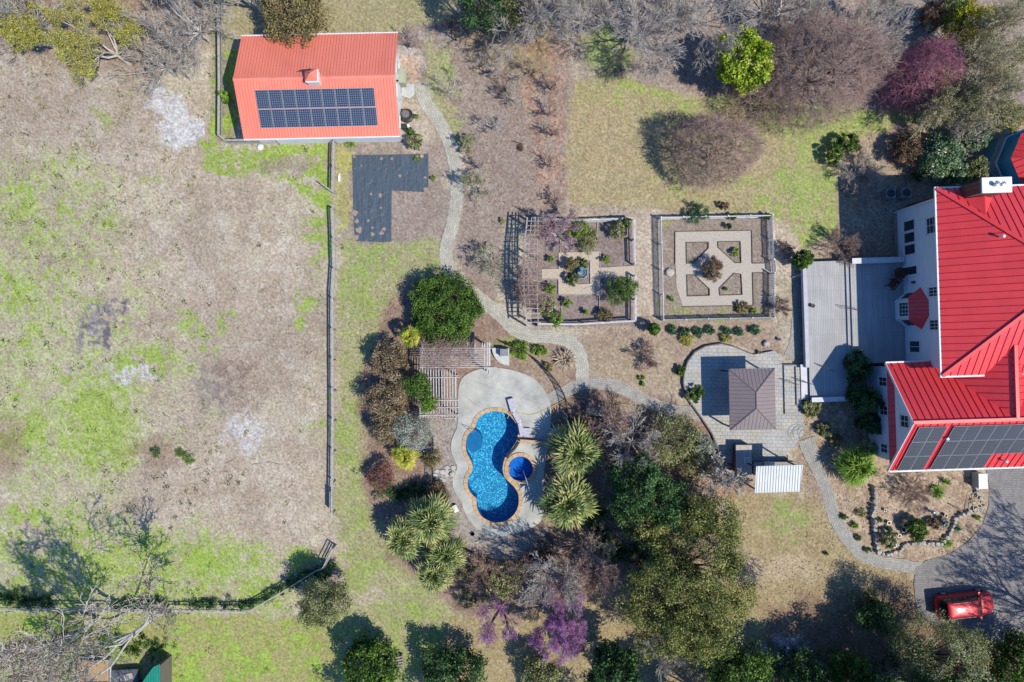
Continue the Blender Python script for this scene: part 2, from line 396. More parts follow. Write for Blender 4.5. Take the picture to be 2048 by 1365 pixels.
# between and around the gardens
lay(zone([(1255, 430), (1320, 425), (1325, 650), (1290, 665), (1265, 650)], 8, .5), SAND)
lay(zone([(1250, 640), (1600, 640), (1610, 700), (1550, 720), (1500, 700), (1440, 690), (1380, 720), (1360, 780), (1300, 790), (1170, 750), (1160, 670), (1255, 655)], 8, .6), two(A(190, 168, 150), A(156, 136, 118), n3))
lay(zone([(1535, 420), (1590, 470), (1620, 520), (1612, 720), (1585, 720), (1545, 650)], 8, .5), SAND)
lay(zone([(1545, 560), (1590, 560), (1592, 650), (1560, 690), (1550, 640)], 8) * .5, two(A(170, 160, 140), A(146, 140, 118), n3))
lay(zone([(1050, 440), (1265, 438), (1268, 652), (1062, 656)], 4, .2), two(A(168, 152, 148), A(140, 122, 118), n3))
lay(zone([(1320, 432), (1540, 428), (1543, 642), (1326, 648)], 4, .2), two(A(172, 158, 146), A(146, 130, 118), n3))
lay(ell(1338, 450, 14, 10, .5) * .7, OLIVE); lay(zone([(1325, 610), (1540, 615), (1540, 640), (1326, 645)], 6) * sstep(.5, .7, n3) * .6, OLIVE)
# mulch south of the garden path and round the pool
lay(zone([(950, 560), (1040, 660), (1160, 690), (1180, 760), (1340, 800), (1400, 830), (1440, 900), (1470, 1000), (1500, 1180), (1220, 1210), (1100, 1300), (930, 1240), (780, 1110), (730, 980), (720, 760), (800, 560), (900, 540)], 12, .8), two(A(176, 152, 138), A(138, 112, 98), n3 * .5 + n4 * .5))
lay(zone([(845, 835), (915, 835), (935, 900), (915, 960), (930, 1010), (1000, 1075), (1090, 1060), (1110, 1100), (1000, 1120), (905, 1080), (850, 980)], 6, .5), two(A(182, 172, 164), A(160, 148, 142), n3))
lay(zone([(1030, 700), (1140, 700), (1150, 760), (1100, 790), (1060, 760)], 10) * .8, two(A(184, 164, 148), A(160, 140, 118), n3)); lay(ell(1040, 702, 38, 18, .6) * .8 * sstep(.2, .5, n3), LIME)
lay(zone([(1170, 700), (1340, 700), (1370, 800), (1180, 760)], 14) * .55, two(A(196, 178, 156), A(166, 150, 120), n3))
lay(zone([(1180, 800), (1300, 815), (1400, 850), (1400, 1000), (1200, 1000), (1150, 900)], 20) * .7, LITTER)
lay(zone([(1370, 900), (1500, 960), (1520, 1000), (1480, 1080), (1360, 1060)], 14) * .8, two(A(196, 168, 146), A(150, 118, 98), n4))
lay(zone([(1400, 1000), (1500, 985), (1640, 985), (1690, 1080), (1720, 1110), (1830, 1150), (1830, 1240), (1600, 1560), (880, 1560), (900, 1240), (1100, 1230), (1250, 1160), (1440, 1100)], 12, .7), two(A(188, 172, 134), A(160, 140, 106), n3))
cover(.5 * ell(1560, 1040, 80, 60, .6), OLIVE); lay(ell(1560, 1140, 90, 24, .6) * .6, two(A(212, 192, 168), A(190, 170, 140), n4))
lay(zone([(1180, 1160), (1260, 1150), (1270, 1230), (1180, 1250)], 14) * .6, two(A(204, 184, 158), A(176, 154, 124), n3))
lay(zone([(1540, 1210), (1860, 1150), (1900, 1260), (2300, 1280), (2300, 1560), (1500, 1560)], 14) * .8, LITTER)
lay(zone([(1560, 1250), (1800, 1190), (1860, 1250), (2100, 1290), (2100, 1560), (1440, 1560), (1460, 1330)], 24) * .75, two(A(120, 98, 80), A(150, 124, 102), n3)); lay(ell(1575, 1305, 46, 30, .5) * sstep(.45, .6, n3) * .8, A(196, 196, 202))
# by the house
lay(zone([(1675, 300), (1780, 262), (1900, 235), (2300, 250), (2300, 600), (1800, 540), (1612, 525), (1600, 500), (1680, 470)], 8, .5), two(A(196, 176, 154), A(160, 140, 122), n3))
lay(zone([(1606, 810), (1760, 730), (1800, 940), (1975, 940), (1975, 1100), (1860, 1125), (1760, 1120), (1700, 1060), (1640, 940), (1606, 870)], 6, .5), two(A(206, 184, 160), A(164, 138, 116), n4))
lay(zone([(1590, 860), (1620, 900), (1650, 985), (1690, 1070), (1650, 1010), (1606, 985), (1590, 930)], 6), two(A(188, 166, 146), A(160, 138, 118), n4))
# south-west corner below the wall fence
lay(zone([(-200, 1228), (500, 1232), (570, 1236), (680, 1240), (680, 1560), (-200, 1560)], 6, .4), two(A(184, 174, 122), A(150, 162, 84), n3))
cover(.42 * zone([(-200, 1228), (660, 1232), (660, 1560), (-200, 1560)], 20), LIME)
lay(zone([(-200, 1280), (300, 1290), (280, 1560), (-200, 1560)], 30) * .4, MULCH)
# fine mottling everywhere: single tufts, stems, clods
fine = np.random.RandomState(3).rand(len(px))
col *= (.80 + .40 * fine * (n4 * .5 + .5))[:, None]
col *= (.90 + .2 * n3)[:, None]
col = np.clip(col, .01, .8)

X = (px - 1024) * CAMZ / FPX; Y = (682.5 - py) * CAMZ / FPX
Z = (n2 - .5) * .05 * ((px > -170) & (px < 2230) & (py > -170) & (py < 1540)) - .03
nr, nc = shp
idx = np.arange(nr * nc).reshape(nr, nc)
F = np.stack([idx[:-1, :-1], idx[1:, :-1], idx[1:, 1:], idx[:-1, 1:]], -1).reshape(-1, 4)
def px2(pts): return [G2(x, y) for x, y in pts]
zp = lambda pts: [(700 + x / 3.102, 780 + y / 3.102) for x, y in pts]
POOL_PX = zp([(905,130),(960,140),(1005,170),(1035,215),(1045,265),(1035,320),(1005,365),(975,400),(958,440),(950,490),(960,535),(985,565),(1020,600),(1045,640),(1050,690),(1040,740),(1010,785),(965,815),(915,825),(865,815),(820,790),(795,755),(783,715),(782,675),(760,655),(735,620),(727,580),(735,535),(755,505),(757,465),(740,425),(720,385),(716,335),(725,290),(745,260),(770,240),(780,205),(800,170),(845,140)])
SPA_C, SPA_R = G2(1041, 937.5), 1.07
POOL = catmull(px2(POOL_PX), 3, True)
cx = px[F].mean(1); cy = py[F].mean(1)
pool_d = sdist(POOL_PX, cx, cy); spa_d = 25.6 - np.hypot(cx - 1041, cy - 937.5)
keep = (pool_d < -3) & (spa_d < -3)
F = F[keep]
gm, nt, b = newmat('ground_cover'); b.inputs['Roughness'].default_value = .95; b.inputs['Specular IOR Level'].default_value = .1
at = N(nt, 'ShaderNodeAttribute'); at.attribute_name = 'cover'
tc = N(nt, 'ShaderNodeTexCoord')
na = N(nt, 'ShaderNodeTexNoise', Scale=5.0, Detail=9, Roughness=.78); nt.links.new(tc.outputs['Object'], na.inputs['Vector'])
nb = N(nt, 'ShaderNodeTexNoise', Scale=2.2, Detail=6, Roughness=.7, Distortion=1.5); nt.links.new(tc.outputs['Object'], nb.inputs['Vector'])
c = mix(nt, at.outputs['Color'], ramp(nt, na.outputs[0], [(.28, .35), (.5, .97), (.72, 1.5)]), 1.0, 'MULTIPLY')
c = mix(nt, c, ramp(nt, nb.outputs[0], [(.3, .82), (.7, 1.12)]), 1.0, 'MULTIPLY')
nt.links.new(c, b.inputs['Base Color'])
bp = N(nt, 'ShaderNodeBump', Strength=1.0, Distance=.06); nt.links.new(na.outputs[0], bp.inputs['Height']); nt.links.new(bp.outputs[0], b.inputs['Normal'])
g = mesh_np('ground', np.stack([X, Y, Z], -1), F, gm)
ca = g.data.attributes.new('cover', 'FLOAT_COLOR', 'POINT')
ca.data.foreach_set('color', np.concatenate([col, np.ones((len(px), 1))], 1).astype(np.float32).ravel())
tag(g, kind='structure')
def gcol(pxs, pys):
    "ground cover colour index lookup for scattering"
    i = np.clip(np.searchsorted(ay, pys), 0, nr - 1); j = np.clip(np.searchsorted(ax, pxs), 0, nc - 1)
    return col[i * nc + j]

# scattered blades of grass and straw, and fallen leaves
def blades(name, n, box, size, matl, seed, keepf=None, flat=False):
    r = np.random.RandomState(seed)
    qx = r.uniform(box[0], box[2], n); qy = r.uniform(box[1], box[3], n)
    if keepf is not None: k = keepf(qx, qy, r); qx, qy = qx[k], qy[k]
    n = len(qx); x = (qx - 1024) * CAMZ / FPX; y = (682.5 - qy) * CAMZ / FPX
    a = r.uniform(0, 2 * PI, n); L = size * r.uniform(.5, 1.5, n); w = L * (.16 if not flat else .5)
    h = L * r.uniform(.2, .8, n) if not flat else L * r.uniform(.02, .25, n)
    dx, dy = np.cos(a) * L, np.sin(a) * L; sx, sy = -np.sin(a) * w, np.cos(a) * w
    b0 = np.stack([x - sx, y - sy, np.full(n, .0)], -1); b1 = np.stack([x + sx, y + sy, np.full(n, .0)], -1)
    t1 = np.stack([x + dx + sx * .3, y + dy + sy * .3, h], -1); t0 = np.stack([x + dx - sx * .3, y + dy - sy * .3, h * .9], -1)
    V = np.stack([b0, b1, t1, t0], 1).reshape(-1, 3)
    return mesh_np(name, V, np.arange(4 * n).reshape(n, 4), matl, tint=np.repeat(np.clip(r.rand(n), 0, 1), 4))
straw_m = leafmat('dry_straw', [A(150, 132, 112), A(186, 170, 146), A(206, 194, 172)], .1)
green_m = leafmat('green_blades', [A(110, 128, 70), A(156, 170, 100), A(192, 196, 140)], .2)
litter_m = leafmat('dead_leaves', [A(110, 82, 66), A(164, 130, 108), A(206, 180, 156)], .1)
def isgreen(qx, qy, r): c = gcol(qx, qy); return (c[:, 1] > c[:, 0] * 1.08)
def isdry(qx, qy, r): c = gcol(qx, qy); return (c[:, 1] < c[:, 0] * 1.02) & ~((qx > 1600) & (qx < 1760) & (qy > 520) & (qy < 800))
def notpool(qx, qy): return (sdist(POOL_PX, qx.astype(float), qy.astype(float)) < -12) & (np.hypot(qx - 1041, qy - 937) > 40)
tag(blades('grass', 60000, (0, 0, 1900, 1365), .08, green_m, 5, lambda x, y, r: isgreen(x, y, r) & notpool(x, y)), 'short lime green grass growing in patches over the dry field', 'grass', kind='stuff')
tag(blades('straw', 45000, (0, 0, 1900, 1365), .085, straw_m, 6, lambda x, y, r: isdry(x, y, r) & notpool(x, y)), 'dry pale straw and stems lying over the bare field', 'straw', kind='stuff')
def inwood(x, y, r):
    return (((x > 1150) & (y > 830) & (x < 1500)) | ((x > 1500) & (y > 1120)) | ((y < 130) & (x > 900)) | ((x < 330) & (y < 110)) | ((x > 900) & (x < 1130) & (y < 460)) | ((x > 1610) & (x < 1960) & (y > 820) & (y < 1110)) | ((x > 1680) & (y < 520) & (y > 250)) | ((x > 720) & (x < 900) & (y > 560) & (y < 1100)) | ((x > 900) & (x < 1250) & (y > 1080) & (y < 1220))) & (r.rand(len(x)) < .8) & notpool(x, y)
tag(blades('leaf_litter', 60000, (0, 0, 2048, 1365), .09, litter_m, 7, inwood, True), 'brown fallen leaves lying under the trees', 'leaf litter', kind='stuff')

def tufts(name, n, dens, matl, seed, size, k=14, spread=.16):
    r = np.random.RandomState(seed); qx = r.uniform(0, 900, n * 6); qy = r.uniform(90, 1365, n * 6); m = r.rand(n * 6) < dens(qx, qy); qx, qy = qx[m][:n], qy[m][:n]; n = len(qx)
    sz = np.repeat(r.uniform(.5, 1.6, n), k)[:, None]; c = np.repeat(np.stack([(qx - 1024) * CAMZ / FPX, (682.5 - qy) * CAMZ / FPX], -1), k, 0) + r.normal(0, spread, (n * k, 2)) * sz
    a = r.uniform(0, 2 * PI, n * k); L = size * r.uniform(.5, 1.4, n * k); d = np.stack([np.cos(a), np.sin(a)], -1) * L[:, None]; s_ = np.stack([-np.sin(a), np.cos(a)], -1) * L[:, None] * .3; z0 = np.full((n * k, 1), .0); h = (L * r.uniform(.4, 1.2, n * k))[:, None]
    V = np.stack([np.concatenate([c - s_, z0], 1), np.concatenate([c + s_, z0], 1), np.concatenate([c + d + s_ * .3, h], 1), np.concatenate([c + d - s_ * .3, h], 1)], 1).reshape(-1, 3)
    return mesh_np(name, V, np.arange(4 * n * k).reshape(-1, 4), matl, tint=np.repeat(np.clip(np.repeat(r.rand(n), k) + r.normal(0, .2, n * k), 0, 1), 4))
weed_m = leafmat('field_weeds', [A(60, 76, 34), A(104, 126, 56), A(140, 160, 76)], .15)
tag(tufts('field_weeds', 420, lambda x, y: (.10 + .8 * ((x < 260) & (y < 560)) + .3 * (x < 420)) * (x < 650) + .06 * (x > 680) * (y > 480), weed_m, 15, .10), 'small dark green weeds dotted over the dry field', 'weeds', kind='stuff')
def sticks(n, seed):
    r = np.random.RandomState(seed); mb = MB()
    for k in range(n):
        cxy = ((300, 850), (200, 660), (430, 780), (300, 900), (560, 960), (1040, 250), (1000, 420), (80, 480), (640, 700), (1420, 1040))[k % 10]; x, y, _ = G(cxy[0] + r.normal(0, 50), cxy[1] + r.normal(0, 45)); a = r.uniform(0, PI); L = r.uniform(.15, .7)
        mb.bar((x, y, .03), (x + L * math.cos(a), y + L * math.sin(a), .05), .025, .02)
    return mb.build('fallen_sticks', leafy_stick)
leafy_stick = M('stick_bark', A(206, 190, 172), A(110, 94, 84), .8)
tag(sticks(330, 8), 'fallen sticks and prunings lying about the field and orchard', 'sticks', kind='stuff')

# ------------------------------------------------------------------ paved sheets
PATHM = paver('cream_path_pavers', A(226, 220, 206), A(204, 198, 184), A(166, 158, 146), .26, .17, .014, uv=True, big=.32)
GREYP = paver('grey_path_pavers', A(204, 199, 192), A(184, 179, 172), A(150, 144, 136), .26, .17, .014, uv=True, big=.32)
DRIVE = paver('driveway_pavers', A(176, 170, 168), A(158, 152, 152), A(124, 118, 118), .22, .15, .014, big=.34, rot=.02)
PATIO = paver('patio_pavers', A(204, 206, 208), A(216, 206, 192), A(146, 146, 148), .42, .30, .014, rot=.02, off=.37, big=.32)
def st(o): return tag(o, kind='structure')
st(strip('garden_path', px2([(842,168),(845,190),(858,215),(880,247),(897,280),(908,320),(914,370),(912,410),(905,450),(895,485),(892,512),(898,535),(915,560),(945,585),(975,610),(1005,635),(1030,660),(1060,672),(1100,674),(1135,682),(1155,700),(1164,730),(1164,772)]), 1.12, .012, PATHM))
st(strip('patio_path', px2([(1090,803),(1130,784),(1165,768),(1210,768),(1250,780),(1300,806),(1350,822),(1402,828)]), 1.06, .016, GREYP, wfun=lambda t: 1.0 + .3 * (t > .9) * (t - .9) * 10))
st(strip('drive_path', px2([(1612,878),(1625,915),(1640,950),(1655,985),(1667,1030),(1688,1070),(1718,1104),(1758,1124),(1800,1130),(1845,1139)]), 1.1, .012, GREYP, wfun=lambda t: 1.5 - .5 * min(1, t * 5) + .25 * max(0, t - .7)))
st(strip('deck_path', px2([(1596,560),(1597,600),(1594,650),(1588,690),(1578,715)]), .9, .010, GREYP))
mb = MB(); dr = px2([(1972,938),(1979,975),(1977,1012),(1965,1050),(1937,1083),(1902,1107),(1852,1122),(1831,1136),(1828,1170),(1832,1215),(1852,1242),(1900,1268),(2048,1292),(2500,1330),(2500,900),(2300,900),(2048,930)])
mb.prism(dr, .014, .014); st(mb.build('driveway', DRIVE))
z3 = lambda pts: [(1100 + x / 3.793, 660 + y / 3.793) for x, y in pts]
PAT = z3([(1060,545),(1030,480),(1012,410),(1018,330),(1045,240),(1100,168),(1180,125),(1300,105),(1400,128),(1480,162),(1550,188),(1700,160),(1760,200),(1755,262),(1905,262),(1918,640),(1925,790),(1870,860),(1800,950),(1800,1000),(1560,1050),(1330,1010),(1300,1000),(1270,885),(1230,790),(1150,670)])
PATW = [G2(x, y, .25) for x, y in PAT]
mb = MB(); mb.prism(PATW, 0, .25); st(mb.build('patio', PATIO))
PEDGE = M('patio_wall_block', A(120, 108, 104), A(92, 82, 80), 6)
mb = MB()
for i in range(0, 10): mb.bar((*PATW[i], .14), (*PATW[i+1], .14), .10, .27)
for i in range(18, 26): mb.bar((*PATW[i % 26], .14), (*PATW[(i+1) % 26], .14), .10, .27)
tag(mb.build('patio_edging', PEDGE), 'dark block retaining edge curving round the paved patio', 'edging')
mb = MB(); mb.obox(*G2(1403, 828, .12), 0.02, .13, .5, 1.25, .62); tag(mb.build('patio_step', PATIO), 'low paved step where the curving path meets the patio', 'step')
# concrete deck round the pool
zd = zp([(668,60),(670,150),(665,230),(648,270),(630,320),(628,380),(645,430),(665,480),(642,540),(638,600),(662,655),(690,695),(705,745),(735,800),(775,852),(830,890),(900,912),(970,906),(1050,885),(1120,860),(1185,810),(1205,700),(1200,560),(1215,430),(1235,330),(1245,220),(1248,130),(1235,60),(1190,-20),(1120,-80),(1020,-118),(930,-135),(860,-136),(790,-125),(715,-90),(680,-40)])
PDECK = catmull(px2(zd), 3, True)
SPAO = [(SPA_C[0] + (SPA_R + .12) * math.cos(2*PI*k/48), SPA_C[1] + (SPA_R + .12) * math.sin(2*PI*k/48)) for k in range(48)]
CONC = M('pool_deck_concrete', A(204, 202, 194), A(156, 156, 152), .55, .85, bump=.15, bscale=20, detail=10)
mb = MB(); mb.ring(PDECK, [offset_loop(POOL, .12), SPAO], .035); st(mb.build('pool_deck', CONC))
mb = MB()
for (a, b_) in (((925, 845), (912, 850)), ((905, 905), (925, 905)), ((908, 960), (932, 955)), ((935, 1020), (950, 1010)), ((985, 1070), (990, 1050)), ((940, 760), (1085, 810)), ((960, 815), (925, 790)), ((1040, 800), (1075, 775))):
    mb.bar((*G2(*a), .0365), (*G2(*b_), .0365), .02, .004)
st(mb.build('deck_joint', M('joint_line_grey', A(140, 136, 130))))  # plain grey bars along the joints of the concrete
# gravel walks inside the two gardens
z4 = lambda pts: [G2(980 + x / 4.549, 380 + y / 4.549) for x, y in pts]
z5 = lambda pts: [G2(1260 + x / 4.403, 390 + y / 4.403) for x, y in pts]
GRAV = M('pale_gravel', A(216, 202, 184), A(176, 158, 142), 9, .95, bump=.5, bscale=40)
GRAV2 = M('grey_gravel', A(204, 194, 183), A(174, 161, 149), 9, .95, bump=.5, bscale=40)
mb = MB(); mb.ring(z4([(625,575),(1005,562),(1005,712),(1320,690),(1320,792),(1005,800),(1000,955),(628,962),(625,812),(470,818),(470,725),(628,722)]), [z4([(690,645),(912,640),(912,858),(692,862)])], .008); st(mb.build('garden_path', GRAV))
mb = MB(); beds = [z5(p) for p in ([(495,420),(690,418),(690,470),(560,605),(497,605)], [(772,415),(970,412),(977,600),(925,600),(775,465)], [(500,706),(570,706),(698,830),(700,888),(505,893)], [(915,692),(977,700),(987,880),(790,886),(785,825)])]
outer5 = z5([(396,325),(1070,315),(1075,605),(1230,600),(1230,686),(1078,688),(1085,975),(465,985),(410,820),(400,620)])
mb.ring(outer5, beds, .008); st(mb.build('garden_path', GRAV2))
TIMB = M('weathered_edging_timber', A(206, 200, 196), A(160, 150, 144), 3)
DTIMB = M('dark_edging_timber', A(120, 104, 96), A(90, 76, 70), 3)
def edging(name, loops, label, m, h=.09, w=.045, closed=True):
    t = thing(name, label, 'edging', (*loops[0][0], 0)); 
    for l in loops:
        mb = MB()
        for a, b in zip(l, l[1:] + (l[:1] if closed else [])): mb.bar((*a, h / 2), (*b, h / 2), w, h)
        mb.build('board', m, t)
    return t
for bd, w in zip(beds, ('north-west', 'north-east', 'south-west', 'south-east')):
    edging('bed_edging', [bd], 'thin timber edging of the %s bed inside the white picket fence' % {'north-west': 'upper left', 'north-east': 'upper right', 'south-west': 'lower left', 'south-east': 'lower right'}[w], DTIMB).__setitem__('group', 'bed edgings in the picket garden')
edging('walk_edging', [z5([(1070,315),(1075,605),(1180,603)]), z5([(1180,686),(1078,688),(1085,975),(465,985)]), z5([(396,610),(396,325),(1070,315)])], 'thin timber edging round the outer walk of the picket garden', DTIMB, closed=False)
edging('bed_edging', [z4(p) for p in ([(628,720),(625,575),(1003,562),(1003,712),(1280,695)], [(480,722),(622,722)], [(470,815),(622,812),(622,950)], [(650,1200),(650,958),(995,955),(995,1195)], [(975,300),(975,470)], [(640,450),(640,575)], [(912,668),(912,858),(820,860)], [(480,1066),(650,1066)])], 'pale timber edging of the beds inside the rail-fenced rose garden', TIMB, closed=False)
mb = MB(); mb.prism(px2([(803,169),(829,169),(829,190),(820,198),(803,192)]), 0, .05); tag(mb.build('concrete_pad', M('pad_concrete', A(206, 206, 204), A(180, 180, 178), 2)), 'pale concrete doorstep pad at the east side of the barn', 'pad')
# landscape fabric
z6 = lambda pts: [(640 + x / 5.12, 250 + y / 5.12) for x, y in pts]
fab = z6([(332,312),(720,306),(1110,300),(1110,640),(1060,690),(735,672),(730,1195),(640,1205),(370,1190),(352,1080),(342,830),(338,560)])
FABM, nt, b = newmat('black_landscape_fabric'); b.inputs['Roughness'].default_value = .6; b.inputs['Specular IOR Level'].default_value = .5
tc = N(nt, 'ShaderNodeTexCoord'); mp = N(nt, 'ShaderNodeMapping'); mp.inputs['Scale'].default_value = (9, .5, 1); nt.links.new(tc.outputs['Object'], mp.inputs[0])
na = N(nt, 'ShaderNodeTexNoise', Scale=1.0, Detail=5); nt.links.new(mp.outputs[0], na.inputs['Vector'])
nb = N(nt, 'ShaderNodeTexNoise', Scale=1.6, Detail=5, Distortion=.6); nt.links.new(tc.outputs['Object'], nb.inputs['Vector'])
c = mix(nt, A(66, 78, 92), A(84, 98, 112), ramp(nt, na.outputs[0], [(.4, 0.0), (.7, 1.0)]))
c = mix(nt, c, A(150, 138, 128), ramp(nt, nb.outputs[0], [(.66, 0.0), (.74, .8)])); nt.links.new(c, b.inputs['Base Color'])
bp = N(nt, 'ShaderNodeBump', Strength=.9, Distance=.1); nt.links.new(nb.outputs[0], bp.inputs['Height']); nt.links.new(bp.outputs[0], b.inputs['Normal'])
FC = G2(*z6([(720, 700)])[0])
fabt = thing('landscape_fabric', 'L-shaped black weed fabric pegged over the vegetable plot below the barn', 'ground cloth', (*FC, 0))
mb = MB(); mb.prism([G2(*p) for p in fab], .02, .035); mb.build('sheet', FABM, fabt)
SOILH = M('soil_in_holes', A(150, 134, 122), A(170, 150, 136), 8)
for (x, y, r) in ((425,420,9),(820,522,16),(985,512,4),(1075,540,13),(525,712,14),(620,725,20),(625,852,12),(535,1055,13),(655,1068,20),(630,1110,22),(495,985,14),(540,1120,20),(360,900,30),(400,1080,34),(380,990,22),(375,1150,26),(350,330,14),(628,350,14),(735,350,12),(1080,660,22)):
    cxx, cyy = G2(*z6([(x, y)])[0]); rr = r / 5.12 / 23.95
    mb = MB(); mb.face([(cxx + rr * (1 + .35 * math.sin(k * 2.3 + x)) * math.cos(k * PI / 5), cyy + rr * (1 + .35 * math.sin(k * 1.7 + y)) * math.sin(k * PI / 5), .041) for k in range(10)]); mb.build('planting_hole', SOILH, fabt)
# ------------------------------------------------------------------ materials for built things
WHITE = M('white_paint', A(240, 240, 240), A(222, 224, 226), 2, .55)
SIDING = M('pale_siding', A(228, 234, 242), A(214, 222, 232), .6, .6, bump=.25, bscale=1.0, stretch=(1, 1, 9))
RED = M('red_standing_seam', (.66, .048, .052), (.54, .036, .042), .55, .45, spec=.5, detail=9, bump=.06, bscale=1.2)
RED_RIB = M('red_seam_rib', (.44, .018, .035), (.38, .016, .030), .7, .45)
ORANGE = M('faded_orange_metal', (.67, .20, .14), (.56, .15, .105), .4, .5, spec=.45, detail=10, stretch=(1.6, .5, 1), bump=.06, bscale=2)
ORANGE_RIB = M('orange_rib', (.56, .14, .095), (.52, .13, .085), .5, .5)
GLASS = M('dark_window_glass', (.012, .018, .028), (.02, .03, .05), 1.5, .12, spec=.9)
BRICK = paver('chimney_brick', A(150, 92, 80), A(120, 70, 62), A(150, 130, 122), .22, .08, .012, rot=0, big=.2)
GREYWOOD = M('grey_weathered_wood', A(196, 190, 184), A(150, 144, 140), 4, .85, bump=.3, stretch=(1, 1, 1))
PALEWOOD = M('silver_weathered_wood', A(222, 218, 216), A(176, 170, 170), 5, .85)
BLACKM = M('black_metal', (.02, .018, .017), (.035, .03, .028), 5, .5, spec=.5)
BROWNM = M('dark_brown_metal', (.05, .035, .03), (.07, .05, .04), 5, .6)
DECKM, nt, b = newmat('grey_deck_boards'); b.inputs['Roughness'].default_value = .75
tc = N(nt, 'ShaderNodeTexCoord'); br = N(nt, 'ShaderNodeTexBrick'); br.offset = .33
mp = N(nt, 'ShaderNodeMapping'); mp.inputs['Rotation'].default_value = (0, 0, PI / 2); nt.links.new(tc.outputs['Object'], mp.inputs[0]); nt.links.new(mp.outputs[0], br.inputs['Vector'])
for k, v in (('Scale', 1.0), ('Mortar Size', .008), ('Brick Width', 3.6), ('Row Height', .145)): br.inputs[k].default_value = v
br.inputs['Color1'].default_value = (*A(184, 182, 182), 1); br.inputs['Color2'].default_value = (*A(170, 169, 171), 1); br.inputs['Mortar'].default_value = (*A(110, 112, 120), 1)
nz = N(nt, 'ShaderNodeTexNoise', Scale=.7, Detail=8); nt.links.new(tc.outputs['Object'], nz.inputs['Vector'])
nt.links.new(mix(nt, br.outputs['Color'], ramp(nt, nz.outputs[0], [(.3, .86), (.7, 1.04)]), 1.0, 'MULTIPLY'), b.inputs['Base Color'])
CELLS, nt, b = newmat('solar_cells'); b.inputs['Roughness'].default_value = .22; b.inputs['Specular IOR Level'].default_value = .6
tc = N(nt, 'ShaderNodeTexCoord'); br = N(nt, 'ShaderNodeTexBrick'); br.offset = 0
nt.links.new(tc.outputs['UV'], br.inputs['Vector'])
for k, v in (('Scale', 1.0), ('Mortar Size', .014), ('Mortar Smooth', .2), ('Brick Width', .163), ('Row Height', .163)): br.inputs[k].default_value = v
br.inputs['Color1'].default_value = (.014, .022, .050, 1); br.inputs['Color2'].default_value = (.018, .030, .064, 1); br.inputs['Mortar'].default_value = (.16, .18, .22, 1)
nt.links.new(br.outputs['Color'], b.inputs['Base Color'])
CELLS2, nt, b = newmat('dark_solar_cells'); b.inputs['Roughness'].default_value = .3; b.inputs['Specular IOR Level'].default_value = .5
tc = N(nt, 'ShaderNodeTexCoord'); br = N(nt, 'ShaderNodeTexBrick'); br.offset = 0
nt.links.new(tc.outputs['UV'], br.inputs['Vector'])
for k, v in (('Scale', 1.0), ('Mortar Size', .010), ('Mortar Smooth', .2), ('Brick Width', .163), ('Row Height', .163)): br.inputs[k].default_value = v
br.inputs['Color1'].default_value = (.020, .022, .028, 1); br.inputs['Color2'].default_value = (.030, .032, .040, 1); br.inputs['Mortar'].default_value = (.20, .21, .24, 1)
nt.links.new(br.outputs['Color'], b.inputs['Base Color'])
ALU = M('aluminium_frame', (.42, .43, .45), (.36, .37, .39), 4, .4, metal=.6)

def panel(parent, o, a, s, w, l, cells):
    "solar panel: corner o, unit vectors a (across) and s (down the slope)"
    a, s, o = Vector(a), Vector(s), Vector(o); n = a.cross(s).normalized()
    if n.z < 0: n = -n
    mb = MB(); o = o + n * .09; g = .012
    p = [o + a * g, o + a * (w - g), o + a * (w - g) + s * (l - g), o + a * g + s * (l - g)]
    if (p[1] - p[0]).cross(p[2] - p[0]).dot(n) < 0: p = [p[0], p[3], p[2], p[1]]
    q = [v + n * .04 for v in p]; mb.m = 1
    mb.face(q); mb.face(p[::-1])
    for i in range(4): j = (i + 1) % 4; mb.face([p[i], p[j], q[j], q[i]])
    mb.m = 0; f = .03
    i0 = [o + a * (g + f) + s * f, o + a * (w - g - f) + s * f, o + a * (w - g - f) + s * (l - g - f), o + a * (g + f) + s * (l - g - f)]
    uv = [(0, 0), (w - .08, 0), (w - .08, l - .08), (0, l - .08)]
    mb.face([v + n * .043 for v in i0], uv)
    return mb.build('solar_panel', [cells, ALU], parent)
def window(parent, x, y0, y1, z0, z1, cols=2, rows=2, d=-1, frame=.07, name='window'):
    "window on a wall facing d along x (d=-1 west); frame mesh with muntins, pane as sub-part"
    mb = MB(); e = x + d * .05
    X0, X1 = min(x + d * .002, e), max(x + d * .002, e)
    mb.box(X0, y0, z0, X1, y0 + frame, z1); mb.box(X0, y1 - frame, z0, X1, y1, z1)
    mb.box(X0, y0 + frame, z0, X1, y1 - frame, z0 + frame); mb.box(X0, y0 + frame, z1 - frame, X1, y1 - frame, z1)
    mb.box(min(x, x + d * .10), y0 - .05, z0 - .06, max(x, x + d * .10), y1 + .05, z0 - .001)
    for i in range(1, cols): yy = y0 + (y1 - y0) * i / cols; mb.box(min(x, x + d * .035), yy - .018, z0 + frame, max(x, x + d * .035), yy + .018, z1 - frame)
    for i in range(1, rows): zz = z0 + (z1 - z0) * i / rows; mb.box(min(x, x + d * .032), y0 + frame, zz - .015, max(x, x + d * .032), y1 - frame, zz + .015)
    w = mb.build(name, WHITE, parent)
    mb = MB(); q = x + d * .02
    mb.box(min(x, q), y0 + frame * .9, z0 + frame * .9, max(x, q), y1 - frame * .9, z1 - frame * .9); mb.build('pane', GLASS, w)
    return w
